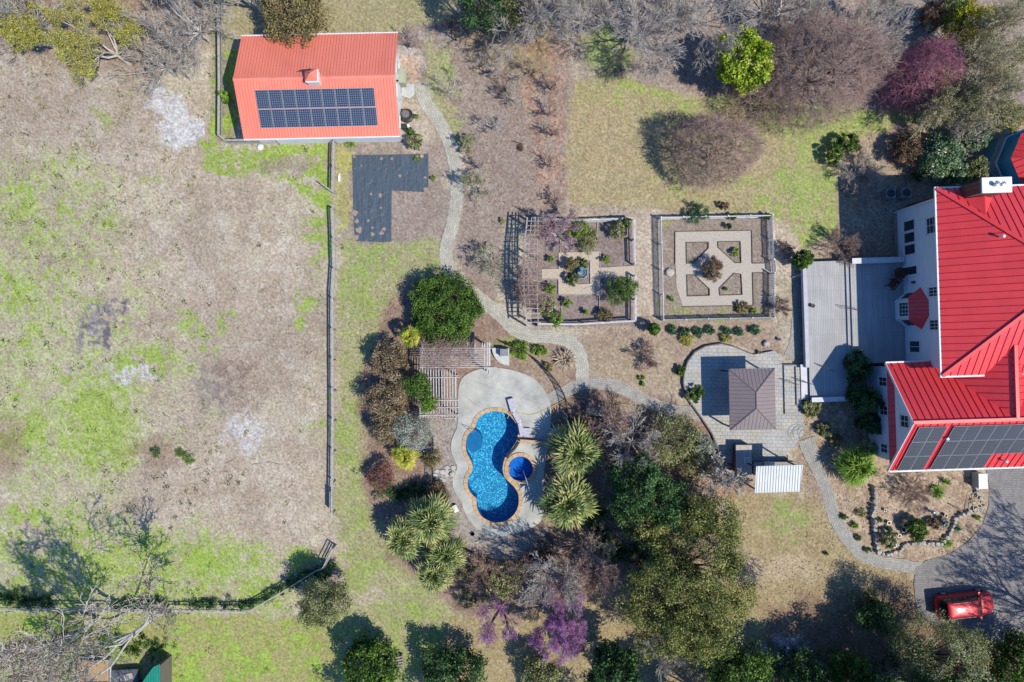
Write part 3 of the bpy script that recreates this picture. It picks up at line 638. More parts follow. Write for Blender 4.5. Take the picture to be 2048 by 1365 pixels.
def windowy(parent, y, x0, x1, z0, z1, cols=2, rows=2, d=-1, frame=.07, name='window'):
    mb = MB(); e = y + d * .05; Y0, Y1 = min(y, e), max(y, e)
    mb.box(x0, Y0, z0, x0 + frame, Y1, z1); mb.box(x1 - frame, Y0, z0, x1, Y1, z1)
    mb.box(x0 + frame, Y0, z0, x1 - frame, Y1, z0 + frame); mb.box(x0 + frame, Y0, z1 - frame, x1 - frame, Y1, z1)
    for i in range(1, cols): xx = x0 + (x1 - x0) * i / cols; mb.box(xx - .018, min(y, y + d * .035), z0 + frame, xx + .018, max(y, y + d * .035), z1 - frame)
    for i in range(1, rows): zz = z0 + (z1 - z0) * i / rows; mb.box(x0 + frame, min(y, y + d * .032), zz - .015, x1 - frame, max(y, y + d * .032), zz + .015)
    w = mb.build(name, WHITE, parent)
    mb = MB(); q = y + d * .02; mb.box(x0 + frame * .9, min(y, q), z0 + frame * .9, x1 - frame * .9, max(y, q), z1 - frame * .9); mb.build('pane', GLASS, w)
    return w

# ------------------------------------------------------------------ barn
barn = thing('barn', 'long white barn with faded orange metal roof, small cupola and blue solar panels', 'barn', (-15.0, 19.99, 0), math.radians(1.2), local=True)
HL, HW, EZ, RZ = 6.12, 4.03, 3.5, 5.3
mb = MB(); wx0, wx1, wy = -5.85, 5.72, 3.45
for y in (-wy, wy): mb.box(wx0, min(y, y * .97), 0, wx1, max(y, y * .97), 3.42)
for x in (wx0 + .1, wx1 - .1):
    for s in (-.1, .1):
        p = [(x + s, -wy + .005, 0), (x + s, wy - .005, 0), (x + s, wy - .005, 3.62), (x + s, 0, 5.16), (x + s, -wy + .005, 3.62)]
        mb.face(p if s > 0 else p[::-1])
mb.build('wall', M('white_barn_siding', A(246, 246, 246), A(226, 228, 230), .8, .6, bump=.2, bscale=2), barn)
N_ = [(-HL, HW, EZ), (-HL - .02, 0, RZ), (HL, 0, RZ), (HL, HW, EZ)]; S_ = [(-HL, -HW, EZ), (HL, -HW, EZ), (HL, 0, RZ), (-HL - .02, 0, RZ)]
mb = MB(); mb.slab(N_, .08); mb.slab(S_, .08); mb.m = 1; mb.ribs(N_, (0, 1, -.45), .23, .035, .028); mb.ribs(S_, (0, -1, -.45), .23, .035, .028)
mb.m = 0; mb.slab([(-HL - .03, .16, RZ - .03), (-HL - .03, 0, RZ + .05), (HL + .02, 0, RZ + .05), (HL + .02, .16, RZ - .03)], .01); mb.slab([(-HL - .03, -.16, RZ - .03), (HL + .02, -.16, RZ - .03), (HL + .02, 0, RZ + .052), (-HL - .03, 0, RZ + .052)], .01)
roof = mb.build('roof', [ORANGE, ORANGE_RIB], barn)
mb = MB(); mb.box(-HL, HW, EZ - .1, HL, HW + .1, EZ - .01); mb.build('gutter', WHITE, barn); mb = MB(); mb.box(-HL, -HW - .1, EZ - .1, HL, -HW, EZ - .01); mb.build('gutter', WHITE, barn)
sd = Vector((0, -1, -.4466)).normalized()
for r in range(2):
    for k in range(9):
        t = .187 * 4.41 + r * 1.41
        panel(barn, Vector((-4.60 + k * 1.012 + .02 * r, 0, RZ)) + sd * t, (1, 0, 0), sd, 1.0, 1.39, CELLS)
cup = MB(); cup.box(-.44, -.44, RZ - .25, .44, .44, RZ + .5); cup.box(-.49, -.49, RZ + .501, .49, .49, RZ + .56); c0 = cup.build('cupola', WHITE, barn)
mb = MB(); P = [(-.53, -.40, RZ + .565), (.40, -.40, RZ + .565), (.40, .53, RZ + .565), (-.53, .53, RZ + .565)]; ap = (-.02, .02, RZ + 1.05)
for i in range(4): mb.face([P[i], P[(i + 1) % 4], ap])
mb.face(P[::-1]); mb.build('cupola_roof', [ORANGE], c0)
mb = MB(); mb.tube([(0, 0, RZ + 1.1), (0, 0, RZ + 1.75)], .02); mb.bar((-.35, 0, RZ + 1.55), (.35, .05, RZ + 1.55), .03, .05); mb.bar((-.05, 0, RZ + 1.68), (.25, .05, RZ + 1.72), .03, .18); mb.build('weather_vane', BLACKM, c0)
for a in (c0,): a.location = (.0, -.12, 0)
mb = MB(); mb.box(wx1 + .002, -.45, 0, wx1 + .06, .55, 2.1); dd = mb.build('door', WHITE, barn); mb = MB(); mb.tube([(wx1 + .06, -.3, 1), (wx1 + .12, -.3, 1)], .03); mb.build('handle', BLACKM, dd)
window(barn, wx1, -2.6, -1.7, 1.1, 2.2, d=1); window(barn, wx1, 1.5, 2.6, 1.1, 2.2, d=1); mb = MB(); mb.lathe(wx1 + .12, .75, [(.05, 2.2), (.1, 2.3), (.03, 2.42)], 8); mb.build('wall_lamp', BLACKM, barn)
for x in (-4.4, -1.2, 2.2): windowy(barn, -wy, x, x + 1.1, 1.2, 2.2)
mb = MB(); mb.box(wx1 + .01, 1.05, 0, wx1 + .5, 2.1, 1.15); mb.slab([(wx1 + .01, 1.0, 1.3), (wx1 + .62, 1.0, 1.1), (wx1 + .62, 2.15, 1.1), (wx1 + .01, 2.15, 1.3)], .04); mb.build('lean_to_hatch', M('khaki_paint', A(176, 178, 154), A(160, 162, 140), 3), barn)

# ------------------------------------------------------------------ house
HO, HT = (31.5, 4.33, 0), math.radians(1.8)
house = thing('house', 'large pale two-storey house with red standing seam roofs, brick chimney and dark solar panels', 'house', HO, HT, local=True)
def L2(px_, py_, z):
    x, y, _ = G(px_, py_, z); dx, dy = x - HO[0], y - HO[1]; c, s = math.cos(HT), math.sin(HT)
    return (dx * c + dy * s, -dx * s + dy * c)
EV, RG, W = 6.7, 10.63, 6.91
XE = 15.4; XW = .55
mb = MB()
mb.box(XW, -W + .5, 0, XW + .2, W - .5, EV - .05); mb.box(XW + .2, W - .7, 0, XE - .6, W - .5, EV - .05)
mb.box(XW + .2, -W + .5, 0, XE - .6, -W + .7, EV - .05); mb.box(XE - .8, -W + .7, 0, XE - .6, W - .7, EV - .05)
mb.build('wall', SIDING, house)
mb = MB(); mb.box(XW - .02, -W + .48, 0, XW + .0, W - .48, .55); mb.build('foundation', M('foundation_block', A(170, 160, 150), A(140, 130, 122), 3), house)
mb = MB(); mb.box(XW - .015, W - .62, .56, XW - .001, W - .48, EV - .06); mb.box(XW - .03, -W + .5, EV - .3, XW - .001, W - .5, EV - .12); mb.build('corner_trim', WHITE, house)
a1, a2 = (6.91, 0, RG), (XE - 6.91, 0, RG)
Wp = [(0, -W, EV), (6.91, 0, RG), (0, W, EV)]; Np = [(0, W, EV), a1, a2, (XE, W, EV)]; Sp = [(0, -W, EV), (XE, -W, EV), a2, a1]; Ep = [(XE, -W, EV), (XE, W, EV), a2]
mb = MB()
for p in (Wp, Np, Sp, Ep): mb.slab(p, .06)
mb.m = 1
mb.ribs(Wp, (1, 0, .57), .52, .035, .045); mb.ribs(Np, (0, -1, .57), .52, .035, .045); mb.ribs(Sp, (0, 1, .57), .52, .035, .045)
mb.m = 0
for p, q in (((0, W, EV), a1), ((0, -W, EV), a1), (a1, a2), ((XE, W, EV), a2), ((XE, -W, EV), a2)):
    mb.bar((p[0], p[1], p[2] + .05), (q[0], q[1], q[2] + .05), .26, .07)
mb.build('main_roof', [RED, RED_RIB], house)
mb = MB(); mb.box(-.13, -W - .13, EV - .14, -.001, W + .13, EV - .02); mb.box(0, W + .001, EV - .14, XE, W + .13, EV - .02); mb.box(0, -W - .13, EV - .14, XE, -W - .001, EV - .02)
mb.tube([(XW - .08, W - .6, .2), (XW - .08, W - .6, EV - .4)], .05, 6); mb.build('gutter', WHITE, house)
mb = MB(); mb.box(-.0, -W, EV - .11, XW, W, EV - .075); mb.build('soffit', WHITE, house)
# south wing: west facing gable, plus the cross gable
GE, GR, gy0, gyr, gy1, gx = 4.4, 7.9, -14.25, -10.11, -5.97, -2.85
XR = 4.55
pit = (GR - GE) / (gyr - gy0)
wingN = [(gx, gy1, GE), (XR - 4.14, gy1, GE), (XR, gyr, GR), (gx - .08, gyr, GR)]
wingN = [(gx, gy1, GE), (gx - .08, gyr, GR), (XR, gyr, GR), (XW - .1, gy1 + .03, GE)]
wingS = [(gx, gy0, GE), (14.5, gy0, GE), (14.5, gyr, GR), (gx - .08, gyr, GR)]
crossW = [(XW - .1, gy1 + .03, GE + .001), (XR, gyr, GR), (XR, -4.75, GR), (XR - 1.42, -6.86, 6.7), (XR - 1.42, -6.3, 6.7), (XW - .1, gy1 + .6, GE)]
crossW = [(XW - .1, gy1 + .03, GE + .001), (XR, gyr, GR), (XR, -4.6, GR), (XW + .06, -4.6, GE + .14), (XW + .06, gy1 + .2, GE + .14)]
crossE = [(XR, gyr, GR), (XR + 4.14, gy1, GE), (XR + 4.14, -4.6, GE), (XR, -4.6, GR)]
wingN2 = [(XR, gyr, GR), (XR + 4.14, gy1, GE), (14.5, gy1, GE), (14.5, gyr, GR)]
mb = MB()
for p in (wingN, wingS, crossW, crossE, wingN2): mb.slab(p, .05)
mb.m = 1
mb.ribs(wingN, (0, 1, -pit), .52, .035, .045); mb.ribs(wingS, (0, -1, -pit), .52, .035, .045, start=.3); mb.ribs(crossW, (1, 0, pit), .52, .035, .045); mb.ribs(crossE, (1, 0, -pit), .52, .035, .045)
mb.m = 0
mb.bar((gx - .1, gyr, GR + .04), (14.5, gyr, GR + .04), .24, .07); mb.bar((XR, gyr, GR + .05), (XR, -4.75, GR + .05), .24, .08)
mb.build('wing_roof', [RED, RED_RIB], house)
mb = MB()
for (ya, za, yb, zb) in ((gy1 + .02, GE - .05, gyr, GR - .02), (gyr, GR - .02, gy0 - .02, GE - .05)): mb.bar((gx - .06, ya, za), (gx - .13, yb, zb), .05, .2)
mb.box(gx, gy0 - .13, GE - .14, 14.5, gy0 - .001, GE - .02); mb.box(gx, gy1 + .001, GE - .14, XW, gy1 + .13, GE - .02); mb.build('barge_board', WHITE, house)
lw, gw = -2.1, -2.48
mb = MB(); mb.box(lw, gy0 + .55, 0, lw + .2, gy1 - .4, GE - .1); mb.box(lw + .2, gy0 + .55, 0, 14.3, gy0 + .75, GE - .1); mb.box(lw + .2, gy1 - .6, 0, XW, gy1 - .4, GE - .1); mb.build('wing_wall', SIDING, house)
mb = MB(); yy = .45
t0, t1 = gy0 + yy, gy1 - yy; zt = GE + .45 * pit - .08
for s, f in ((0, 1), (.1, -1)):
    p = [(gw + s, t0, GE - .1), (gw + s, t0, zt), (gw + s, gyr, GR - .1), (gw + s, t1, zt), (gw + s, t1, GE - .1)]; mb.face(p if f > 0 else p[::-1])
mb.build('gable_wall', SIDING, house)
mb = MB(); mb.slab([(gx, gy0 + .1, GE + .02), (gw, gy0 + .3, GE + .4), (gw, gy1 - .3, GE + .4), (gx, gy1 - .1, GE + .02)], .05); mb.m = 1; mb.ribs([(gx, gy0 + .1, GE + .02), (gw, gy0 + .3, GE + .4), (gw, gy1 - .3, GE + .4), (gx, gy1 - .1, GE + .02)], (1, 0, 1), .52, .03, .03); mb.build('pent_roof', [RED, RED_RIB], house)
window(house, gw, -10.75, -9.75, 5.5, 6.6, 2, 2); window(house, lw, -7.9, -7.1, 1.9, 3.1, 2, 2); window(house, lw, -10.2, -9.4, 1.9, 3.1, 2, 2); window(house, lw, -13.25, -12.45, 1.9, 2.9, 2, 2)
ws = Vector((0, gy0 - gyr, GE - GR)).normalized()
for cix in range(2):
    for r in range(3): panel(house, Vector((-2.42 + cix * 1.03, gyr, GR)) + ws * (.42 + 1.62 * r), (1, 0, 0), ws, 1.02, 1.61, CELLS2)
for cix in range(9):
    for r in range(3 if cix < 4 else 2): panel(house, Vector((.10 + cix * 1.04, gyr, GR)) + ws * (.42 + 1.62 * r), (1, 0, 0), ws, 1.03, 1.61, CELLS2)
# main west wall openings
for k in range(3): window(house, XW, 2.55 + k * .96, 3.45 + k * .96, 1.45, 3.0, 1, 1)
window(house, XW, 3.8, 5.1, 4.5, 5.75, 2, 3); window(house, XW, -1.0, -.2, 4.5, 5.75, 3, 2); window(house, XW, -3.55, -2.7, 4.5, 5.75, 3, 2); window(house, XW, -5.3, -4.3, 1.75, 3.2, 2, 1)
dw = window(house, XW, .85, 1.75, 1.2, 3.2, 1, 1, name='glazed_door', frame=.13)
mb = MB(); mb.tube([(XW - .08, 1.0, 2.1), (XW - .14, 1.0, 2.1), (XW - .14, 1.1, 2.1)], .02); mb.build('door_handle', ALU, dw)
mb = MB(); mb.lathe(XW - .14, .33, [(.03, 2.45), (.10, 2.55), (.11, 2.78), (.03, 2.92)], 8); mb.bar((XW, .33, 2.9), (XW - .14, .33, 2.9), .03, .03); mb.build('wall_lantern', BLACKM, house)
# bay window
by = [(XW, -3.2), (-.2, -2.55), (-.2, -1.05), (XW, -.4)]
mb = MB(); mb.prism(by[::-1] if False else by, .3, 3.42); bay = mb.build('bay_window', WHITE, house)
mb = MB()
window(bay, -.2, -2.4, -1.2, 1.75, 3.1, 4, 3, name='bay_sash')
for (p, q) in ((by[0], by[1]), (by[2], by[3])):
    p, q = Vector((*p, 0)), Vector((*q, 0)); d = q - p; nn = Vector((-d.y, d.x, 0)).normalized()
    if nn.x > 0: nn = -nn
    a0, b0 = p + d * .2 + nn * .02, p + d * .85 + nn * .02
    mb.face([(a0.x, a0.y, 1.8), (b0.x, b0.y, 1.8), (b0.x, b0.y, 3.05), (a0.x, a0.y, 3.05)])
mb.build('bay_pane', GLASS, bay)
mb = MB(); e = [(XW, -3.45, 3.45), (-.45, -2.72, 3.45), (-.45, -.88, 3.45), (XW, -.12, 3.45)]; tp = [(XW, -2.4, 4.45), (XW, -1.2, 4.45)]
mb.face([e[0], tp[0], e[1]][::-1]); mb.face([e[1], tp[0], tp[1], e[2]][::-1]); mb.face([e[2], tp[1], e[3]][::-1]); mb.face(e)
mb.m = 1; mb.ribs([e[1], e[2], tp[1], tp[0]], (1, 0, 1), .3, .03, .03); mb.build('bay_roof', [RED, RED_RIB], bay)
# chimney
cx0, cy0 = L2(1965, 386, 9.2); cx1, cy1 = L2(2022, 355, 9.2)
mb = MB(); mb.box(cx0 + .06, cy0 + .06, 0, cx1 - .06, cy1 - .06, 9.12); mb.box(cx0 + .0, cy0 + .0, 8.85, cx1 - .0, cy1 - .0, 9.121)
ch = mb.build('chimney', BRICK, house)
mb = MB(); mb.box(cx0 - .03, cy0 - .03, 9.122, cx1 + .03, cy1 + .03, 9.24); mb.build('chimney_cap', M('white_chimney_cap', A(250, 248, 246), A(236, 234, 232), 2, .6), ch)
mxx, myy = (cx0 + cx1) / 2, (cy0 + cy1) / 2
mb = MB()
for dx in (-.2, .22): mb.lathe(mxx + dx, myy, [(.13, 9.24), (.13, 9.55), (.17, 9.56), (.17, 9.62), (.02, 9.68)], 12)
mb.build('flue_cowl', ALU, ch)
mb = MB(); zc = EV + .57 * (W - cy0)
mb.face([(cx0 - .05, cy0, zc + .0), (mxx, cy0, zc + .75), (mxx, cy0 - 1.35, zc + .8)]); mb.face([(cx1 + .05, cy0, zc), (mxx, cy0 - 1.35, zc + .8), (mxx, cy0, zc + .75)]); mb.build('chimney_cricket', RED, ch)
for (x, y, z, h) in ((*L2(2006, 473, 8.9), 8.6, .35), (*L2(2018, 746, 7.0), 6.9, .4), (*L2(1893, 878, 6.9), 6.7, .3)):
    mb = MB(); mb.tube([(x, y, z - .3), (x, y, z + h)], .06, 8); mb.lathe(x, y, [(.10, z + h), (.11, z + h + .08), (.02, z + h + .12)], 8); mb.build('vent_pipe', WHITE, house)
x, y = L2(2008, 922, 5.3); mb = MB(); mb.tube([(x, y, 4.9), (x, y, 5.55)], .06, 8); mb.lathe(x, y, [(.11, 5.5), (.12, 5.62), (.02, 5.7)], 8); mb.build('vent_pipe', WHITE, house)
# octagonal porch at the north side
O8 = (42.0, 14.35); oc = [(O8[0] + 3.0 * math.cos(PI / 4 * k), O8[1] + 3.0 * math.sin(PI / 4 * k)) for k in range(8)]
porch = thing('porch', 'octagonal grey-white porch with blue shade in its colour, white railing and red roof at the right edge above the chimney', 'porch', (*O8, 0))
TEAL = M('porch_shade_blue', A(96, 186, 214), A(84, 170, 200), 1.2, .6)  # grey-white porch; the blue of its shade is put into the colour
def oct(r): return [(O8[0] + r * math.cos(PI / 4 * k), O8[1] + r * math.sin(PI / 4 * k)) for k in range(8)]
mb = MB(); mb.prism(oct(3.05), 0, 1.0); mb.build('floor', TEAL, porch)
mb = MB(); w8 = oct(2.55)
mb.prism(w8, 1.0, 3.3); mb.build('wall', TEAL, porch)
mb = MB(); r8 = oct(2.97)
for a, b_ in zip(r8, r8[1:] + r8[:1]):
    mb.bar((*a, 1.95), (*b_, 1.95), .09, .06); mb.bar((*a, 1.15), (*b_, 1.15), .05, .05)
    for k in range(16): t = (k + .5) / 16; q = (a[0] + (b_[0] - a[0]) * t, a[1] + (b_[1] - a[1]) * t); mb.bar((*q, 1.15), (*q, 1.95), .04, .04)
mb.build('railing', WHITE, porch)
mb = MB(); e8 = [(*p, 3.3) for p in oct(2.75)]
for i in range(8): mb.face([e8[i], e8[(i + 1) % 8], (*O8, 5.0)])
mb.face(e8[::-1]); mb.m = 1
for i in range(8): mb.ribs([e8[i], e8[(i + 1) % 8], (*O8, 5.0)], Vector((*O8, 5.0)) - (Vector(e8[i]) + Vector(e8[(i + 1) % 8])) / 2, .5, .03, .04)
mb.build('roof', [RED, RED_RIB], porch)

# ------------------------------------------------------------------ deck, stepping down twice, with bench tops and hand rails
DK = thing('deck', 'large grey board deck on two levels along the west wall of the house', 'deck', HO, HT, local=True)
D0, D1, D2 = .85, 1.0, 1.15
xw, xs1, xs2 = L2(1614, 600, D0)[0], L2(1692, 600, D0)[0], L2(1701, 600, D1)[0]
yt = L2(1700, 521, 1.0)[1]; yb = L2(1660, 801, D0)[1]; ym = L2(1740, 727, 1.1)[1]
mb = MB(); mb.box(xw, yb, 0, xs1, yt, D0); mb.box(xs1, ym - .2, 0, xs2, yt - .03, D1); mb.box(xs2, ym, 0, XW - .04, yt - .03, D2); mb.build('boards', DECKM, DK)
mb = MB(); mb.box(xw - .30, yb + 2.75, .52, xw - .01, yt, D0 + .09); mb.build('edge_rail', M('grey_rail_board', A(196, 198, 206), A(176, 178, 188), 2, .6), DK)
LB = M('pale_bench_board', A(222, 220, 224), A(204, 204, 210), 2, .7)
for (x0, y0, x1, y1, z) in ((L2(1705, 525, 1.6)[0], yt - .35, XW - .1, yt + .1, 1.58), (xw - .02, yb - .08, L2(1700, 800, 1.2)[0], yb + .3, 1.22), (xw - .62, yb + .1, xw - .02, yb + 3.0, .66)):
    mb = MB(); mb.box(x0, y0, z - .06, x1, y1, z)
    if x1 - x0 > 1:
        for k in range(5): xx = x0 + .15 + (x1 - x0 - .4) * k / 4; mb.box(xx, y0 + .05, (D0 if y0 < 0 else D2) - .3, xx + .1, y1 - .05, z - .061)
    else: mb.box(x0 + .05, y0 + .02, 0, x1 - .02, y1 - .02, z - .061)
    mb.build('bench' if x1 - x0 > 1 else 'step', LB, DK)
def handrail(pts, z0, par, h=.85, two=.35):
    (xa, ya), (xb, yb_) = pts; mb = MB()
    mb.tube([(xa, ya, z0), (xa, ya, z0 + h), (xb, yb_, z0 + h + .18), (xb, yb_, z0 + .1)], .022, 6)
    mb.tube([(xa, ya, z0 + h - two), (xb, yb_, z0 + h - two + .18)], .016, 6); return mb.build('handrail', BLACKM, par)
handrail((L2(1683, 617, .9), L2(1716, 622, 1.1)), D0, DK); handrail((L2(1640, 733, .9), L2(1662, 742, .9)), D0, DK)
hr = handrail((L2(1570, 764, .3), L2(1588, 768, .3)), .25, DK); handrail((L2(1595, 762, .5), L2(1618, 768, .7)), .42, DK)
mb = MB(); px0 = [L2(*p, .4) for p in ((1568, 731), (1594, 731), (1597, 829), (1570, 829))]; mb.prism(px0[::-1], .25, .40)
px1 = [L2(*p, .55) for p in ((1591.5, 735), (1602, 735), (1603, 811), (1594, 811))]; mb.prism(px1[::-1], .25, .56); mb.build('paved_step', PATIO, DK)
# things standing on the deck
TEAK = M('dark_brown_wood', A(104, 62, 48), A(80, 46, 38), 5)
fx, fy = G2(1800, 547, 1.8)
tb = thing('bistro_table', 'round dark brown table on the deck beside the glazed door', 'table', (fx, fy, D2)); mb = MB()
mb.lathe(fx, fy, [(.46, 1.83), (.48, 1.85), (.48, 1.88), (.46, 1.89)], 24); mb.build('tabletop', TEAK, tb)
for k in range(4): mb = MB(); a = k * PI / 2 + .4; mb.tube([(fx + .34 * math.cos(a), fy + .34 * math.sin(a), D2), (fx + .2 * math.cos(a), fy + .2 * math.sin(a), 1.84)], .025, 6); mb.build('leg', TEAK, tb)
fx, fy = G2(1783, 570, 1.4)
chx = thing('deck_chair', 'slatted dark brown armchair on the shaded upper deck', 'chair', (fx, fy, D2), math.radians(-35), local=True)
mb = MB()
for k in range(6): mb.box(-.28, -.30 + k * .10, .40, .28, -.225 + k * .10, .43)
mb.build('seat', TEAK, chx); mb = MB()
for k in range(5): mb.bar((-.26, .31 + .0, .45 + k * .1), (.26, .31, .45 + k * .1), .02, .08)
for k in range(5): mb.bar((-.25 + k * .125, .30, .42), (-.25 + k * .125, .55, .98), .07, .02)
mb.build('backrest', TEAK, chx)
for x in (-.3, .3):
    mb = MB(); mb.bar((x, -.32, .62), (x, .36, .64), .07, .03); mb.build('armrest', TEAK, chx)
    for y in (-.28, .34): mb = MB(); mb.box(x - .025, y - .025, 0, x + .025, y + .025, .61); mb.build('leg', TEAK, chx)
fx, fy = G2(1625, 612, 1.0)
pt = thing('bird_bath', 'small round dark bowl standing near the left edge of the lower deck', 'bowl', (fx, fy, D0)); mb = MB(); mb.lathe(fx, fy, [(.12, D0), (.06, D0 + .1), (.16, D0 + .22), (.17, D0 + .26), (.13, D0 + .23), (.02, D0 + .20)], 14); mb.build('bowl', BROWNM, pt)
for i, (a, b_, l) in enumerate((((1585, 555), (1607, 548), 'blue-white pole leaning against the deck edge rail, upper left of the deck'),)):
    tag(MB().build('pole', WHITE) if False else (lambda m: (m.tube([G(*a, .1), G(*b_, .75)], .025, 6), m.build('pole', M('pale_blue_plastic', A(200, 220, 236))))[1])(MB()), l, 'pole')

# ------------------------------------------------------------------ gazebo on the patio
gz = thing('gazebo', 'brown metal hip-roofed gazebo standing on the paved patio', 'gazebo', (19.08, -4.62, .25), math.radians(1.2), local=True)
BR = M('brown_grey_metal', A(146, 132, 132), A(136, 122, 124), .6, .5, spec=.4); BRR = M('brown_seam', A(120, 106, 108)); e = 2.6; rz = 3.45
gw_, gl = 1.81, 2.42
c4 = [(-gw_, -gl, e), (gw_, -gl, e), (gw_, gl, e), (-gw_, gl, e)]; r0, r1 = (0, -.64, rz), (0, .62, rz)
mb = MB(); pl = ([c4[3], c4[0], r0, r1], [c4[1], c4[2], r1, r0], [c4[0], c4[1], r0], [c4[2], c4[3], r1])
for p, d in zip(pl, ((1, 0, .5), (-1, 0, .5), (0, 1, .5), (0, -1, .5))): mb.slab(list(p), .03); mb.m = 1; mb.ribs(list(p), d, .30, .02, .018); mb.m = 0
mb.m = 1
for p, q in ((c4[0], r0), (c4[1], r0), (c4[2], r1), (c4[3], r1), (r0, r1)): mb.bar((p[0], p[1], p[2] + .02), (q[0], q[1], q[2] + .02), .07, .03)
mb.m = 0; 
for i in range(4): mb.bar(c4[i][:2] + (e - .07,), c4[(i + 1) % 4][:2] + (e - .07,), .04, .12)
mb.build('roof', [BR, BRR], gz)
for x in (-gw_ + .2, gw_ - .2):
    for y in (-gl + .2, gl - .2):
        mb = MB(); mb.box(x - .055, y - .055, 0, x + .055, y + .055, e - .05); mb.bar((x, y, e - .6), (x - math.copysign(.45, x), y, e - .1), .05, .05); mb.bar((x, y, e - .6), (x, y - math.copysign(.45, y), e - .1), .05, .05); mb.build('post', BROWNM, gz)
# fixed grill under the gazebo is not seen; outdoor kitchen with its white roof
def ctr(name, label, cat, pts, z0, z1, matl, top=None):
    t = thing(name, label, cat, (*pts[0], z0)); mb = MB(); mb.prism(pts, z0, z1 - .05); mb.build('cabinet', matl, t)
    mb = MB(); mb.prism(offset_loop(pts, .04), z1 - .049, z1, True); mb.build('counter', top or matl, t); return t
SLATE = M('grey_plank_counter', A(190, 182, 178), A(150, 142, 140), 2.5, .6, stretch=(5, .6, 1)); CAB = M('dark_cabinet_block', A(110, 100, 98), A(90, 82, 80), 4)
P_ = [G2(1472.7, 949.5, 1.2), G2(1503, 949.5, 1.2), G2(1503, 891, 1.2), G2(1472.7, 891, 1.2)]
kt = ctr('kitchen_counter', 'long grey plank-topped outdoor counter with a small sink, left of the white roof', 'counter', P_, .25, 1.2, CAB, SLATE)
sx, sy = G2(1493.5, 920.5, 1.2); mb = MB(); mb.box(sx - .2, sy - .24, 1.201, sx + .2, sy + .24, 1.212); sk = mb.build('sink', M('steel_sink', (.6, .62, .64), None, 4, .35, metal=.5), kt); mb = MB(); mb.box(sx - .15, sy - .19, 1.2125, sx + .15, sy + .19, 1.214); mb.build('basin', M('basin_grey', (.3, .32, .34)), sk)
P_ = [G2(1507, 950, 1.15), G2(1592, 947, 1.15), G2(1592, 925, 1.15), G2(1507, 926, 1.15)]
kg = ctr('grill_counter', 'stone grill counter half hidden beneath the white ribbed roof', 'counter', P_, .25, 1.15, CAB, M('speckled_counter', A(180, 172, 168), A(120, 112, 110), 9))
sx, sy = G2(1539, 926, 1.3); mb = MB(); mb.box(sx - .42, sy - .6, 1.151, sx + .42, sy + .05, 1.32); mb.tube([(sx - .36, sy + .07, 1.3), (sx + .36, sy + .07, 1.3)], .02); gb = mb.build('grill', ALU, kg)
kr = thing('shade_roof', 'white ribbed flat roof on posts over the outdoor grill', 'canopy', (*G2(1557, 958), 0))
rp = [G(1512.5, 933, 3.6), G(1606, 930, 3.6), G(1600, 983.5, 3.4), G(1509.6, 986.5, 3.4)]
mb = MB(); mb.slab([rp[3], rp[2], rp[1], rp[0]], .05); mb.m = 1; mb.ribs([rp[3], rp[2], rp[1], rp[0]], Vector(rp[0]) - Vector(rp[3]), .215, .022, .025); mb.build('roof', [M('white_roof_metal', A(222, 224, 224), A(200, 202, 200), .8, .55), M('grey_seam', A(150, 158, 156))], kr)
for p, z in zip(rp, (3.5, 3.5, 3.3, 3.3)):
    q = (p[0] + (.2 if p[0] < 20.3 else -.2), p[1] + (-.2 if p[1] > -10.6 else .2)); mb = MB(); mb.box(q[0] - .05, q[1] - .05, 0, q[0] + .05, q[1] + .05, z); mb.build('post', BROWNM, kr)

# ------------------------------------------------------------------ swimming pool and spa
pool = thing('swimming_pool', 'blue free-form swimming pool with orange stone coping and rippling water', 'pool', (*G2(1010, 930), 0))
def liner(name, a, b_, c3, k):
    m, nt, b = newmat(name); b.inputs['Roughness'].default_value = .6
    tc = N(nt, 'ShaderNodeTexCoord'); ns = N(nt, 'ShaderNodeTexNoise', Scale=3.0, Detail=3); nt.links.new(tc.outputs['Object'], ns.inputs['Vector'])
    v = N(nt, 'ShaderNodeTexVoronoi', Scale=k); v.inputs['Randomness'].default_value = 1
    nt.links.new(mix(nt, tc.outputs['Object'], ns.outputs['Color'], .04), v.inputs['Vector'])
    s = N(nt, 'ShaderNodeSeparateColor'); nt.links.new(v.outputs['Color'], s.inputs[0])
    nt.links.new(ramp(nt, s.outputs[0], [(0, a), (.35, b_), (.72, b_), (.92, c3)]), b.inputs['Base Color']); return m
LIN = liner('painted_ripple_liner', (.004, .06, .18), (.010, .20, .38), (.16, .60, .74), 13.5)  # water ripple glints and caustics painted as speckle in the liner colour
LIN2 = M('plain_blue_step', (.008, .10, .25), (.012, .15, .32), 2, .6)
DEPW = M('deep_blue_tile', (.008, .10, .34), (.012, .14, .42), 2, .6)
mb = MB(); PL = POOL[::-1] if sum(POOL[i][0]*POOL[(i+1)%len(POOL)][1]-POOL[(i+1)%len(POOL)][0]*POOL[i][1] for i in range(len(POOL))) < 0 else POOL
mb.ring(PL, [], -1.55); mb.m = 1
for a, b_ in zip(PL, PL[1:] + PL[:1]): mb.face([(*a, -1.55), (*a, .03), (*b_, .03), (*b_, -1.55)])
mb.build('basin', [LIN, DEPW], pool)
mb = MB(); sc_ = G2(*zp([(766, 322)])[0]); mb.prism([(sc_[0] + .70 * math.cos(k * PI / 14), sc_[1] + .92 * math.sin(k * PI / 14)) for k in range(28)], -1.54, -.42); mb.build('shallow_ledge', LIN2, pool)
mb = MB(); s2_ = G2(*zp([(905, 790)])[0])
if False: mb.prism([(s2_[0] + 1.15 * math.cos(k * PI / 14), s2_[1] + .75 * math.sin(k * PI / 14)) for k in range(28)], -1.54, -.9); mb.build('step', LIN2, pool)
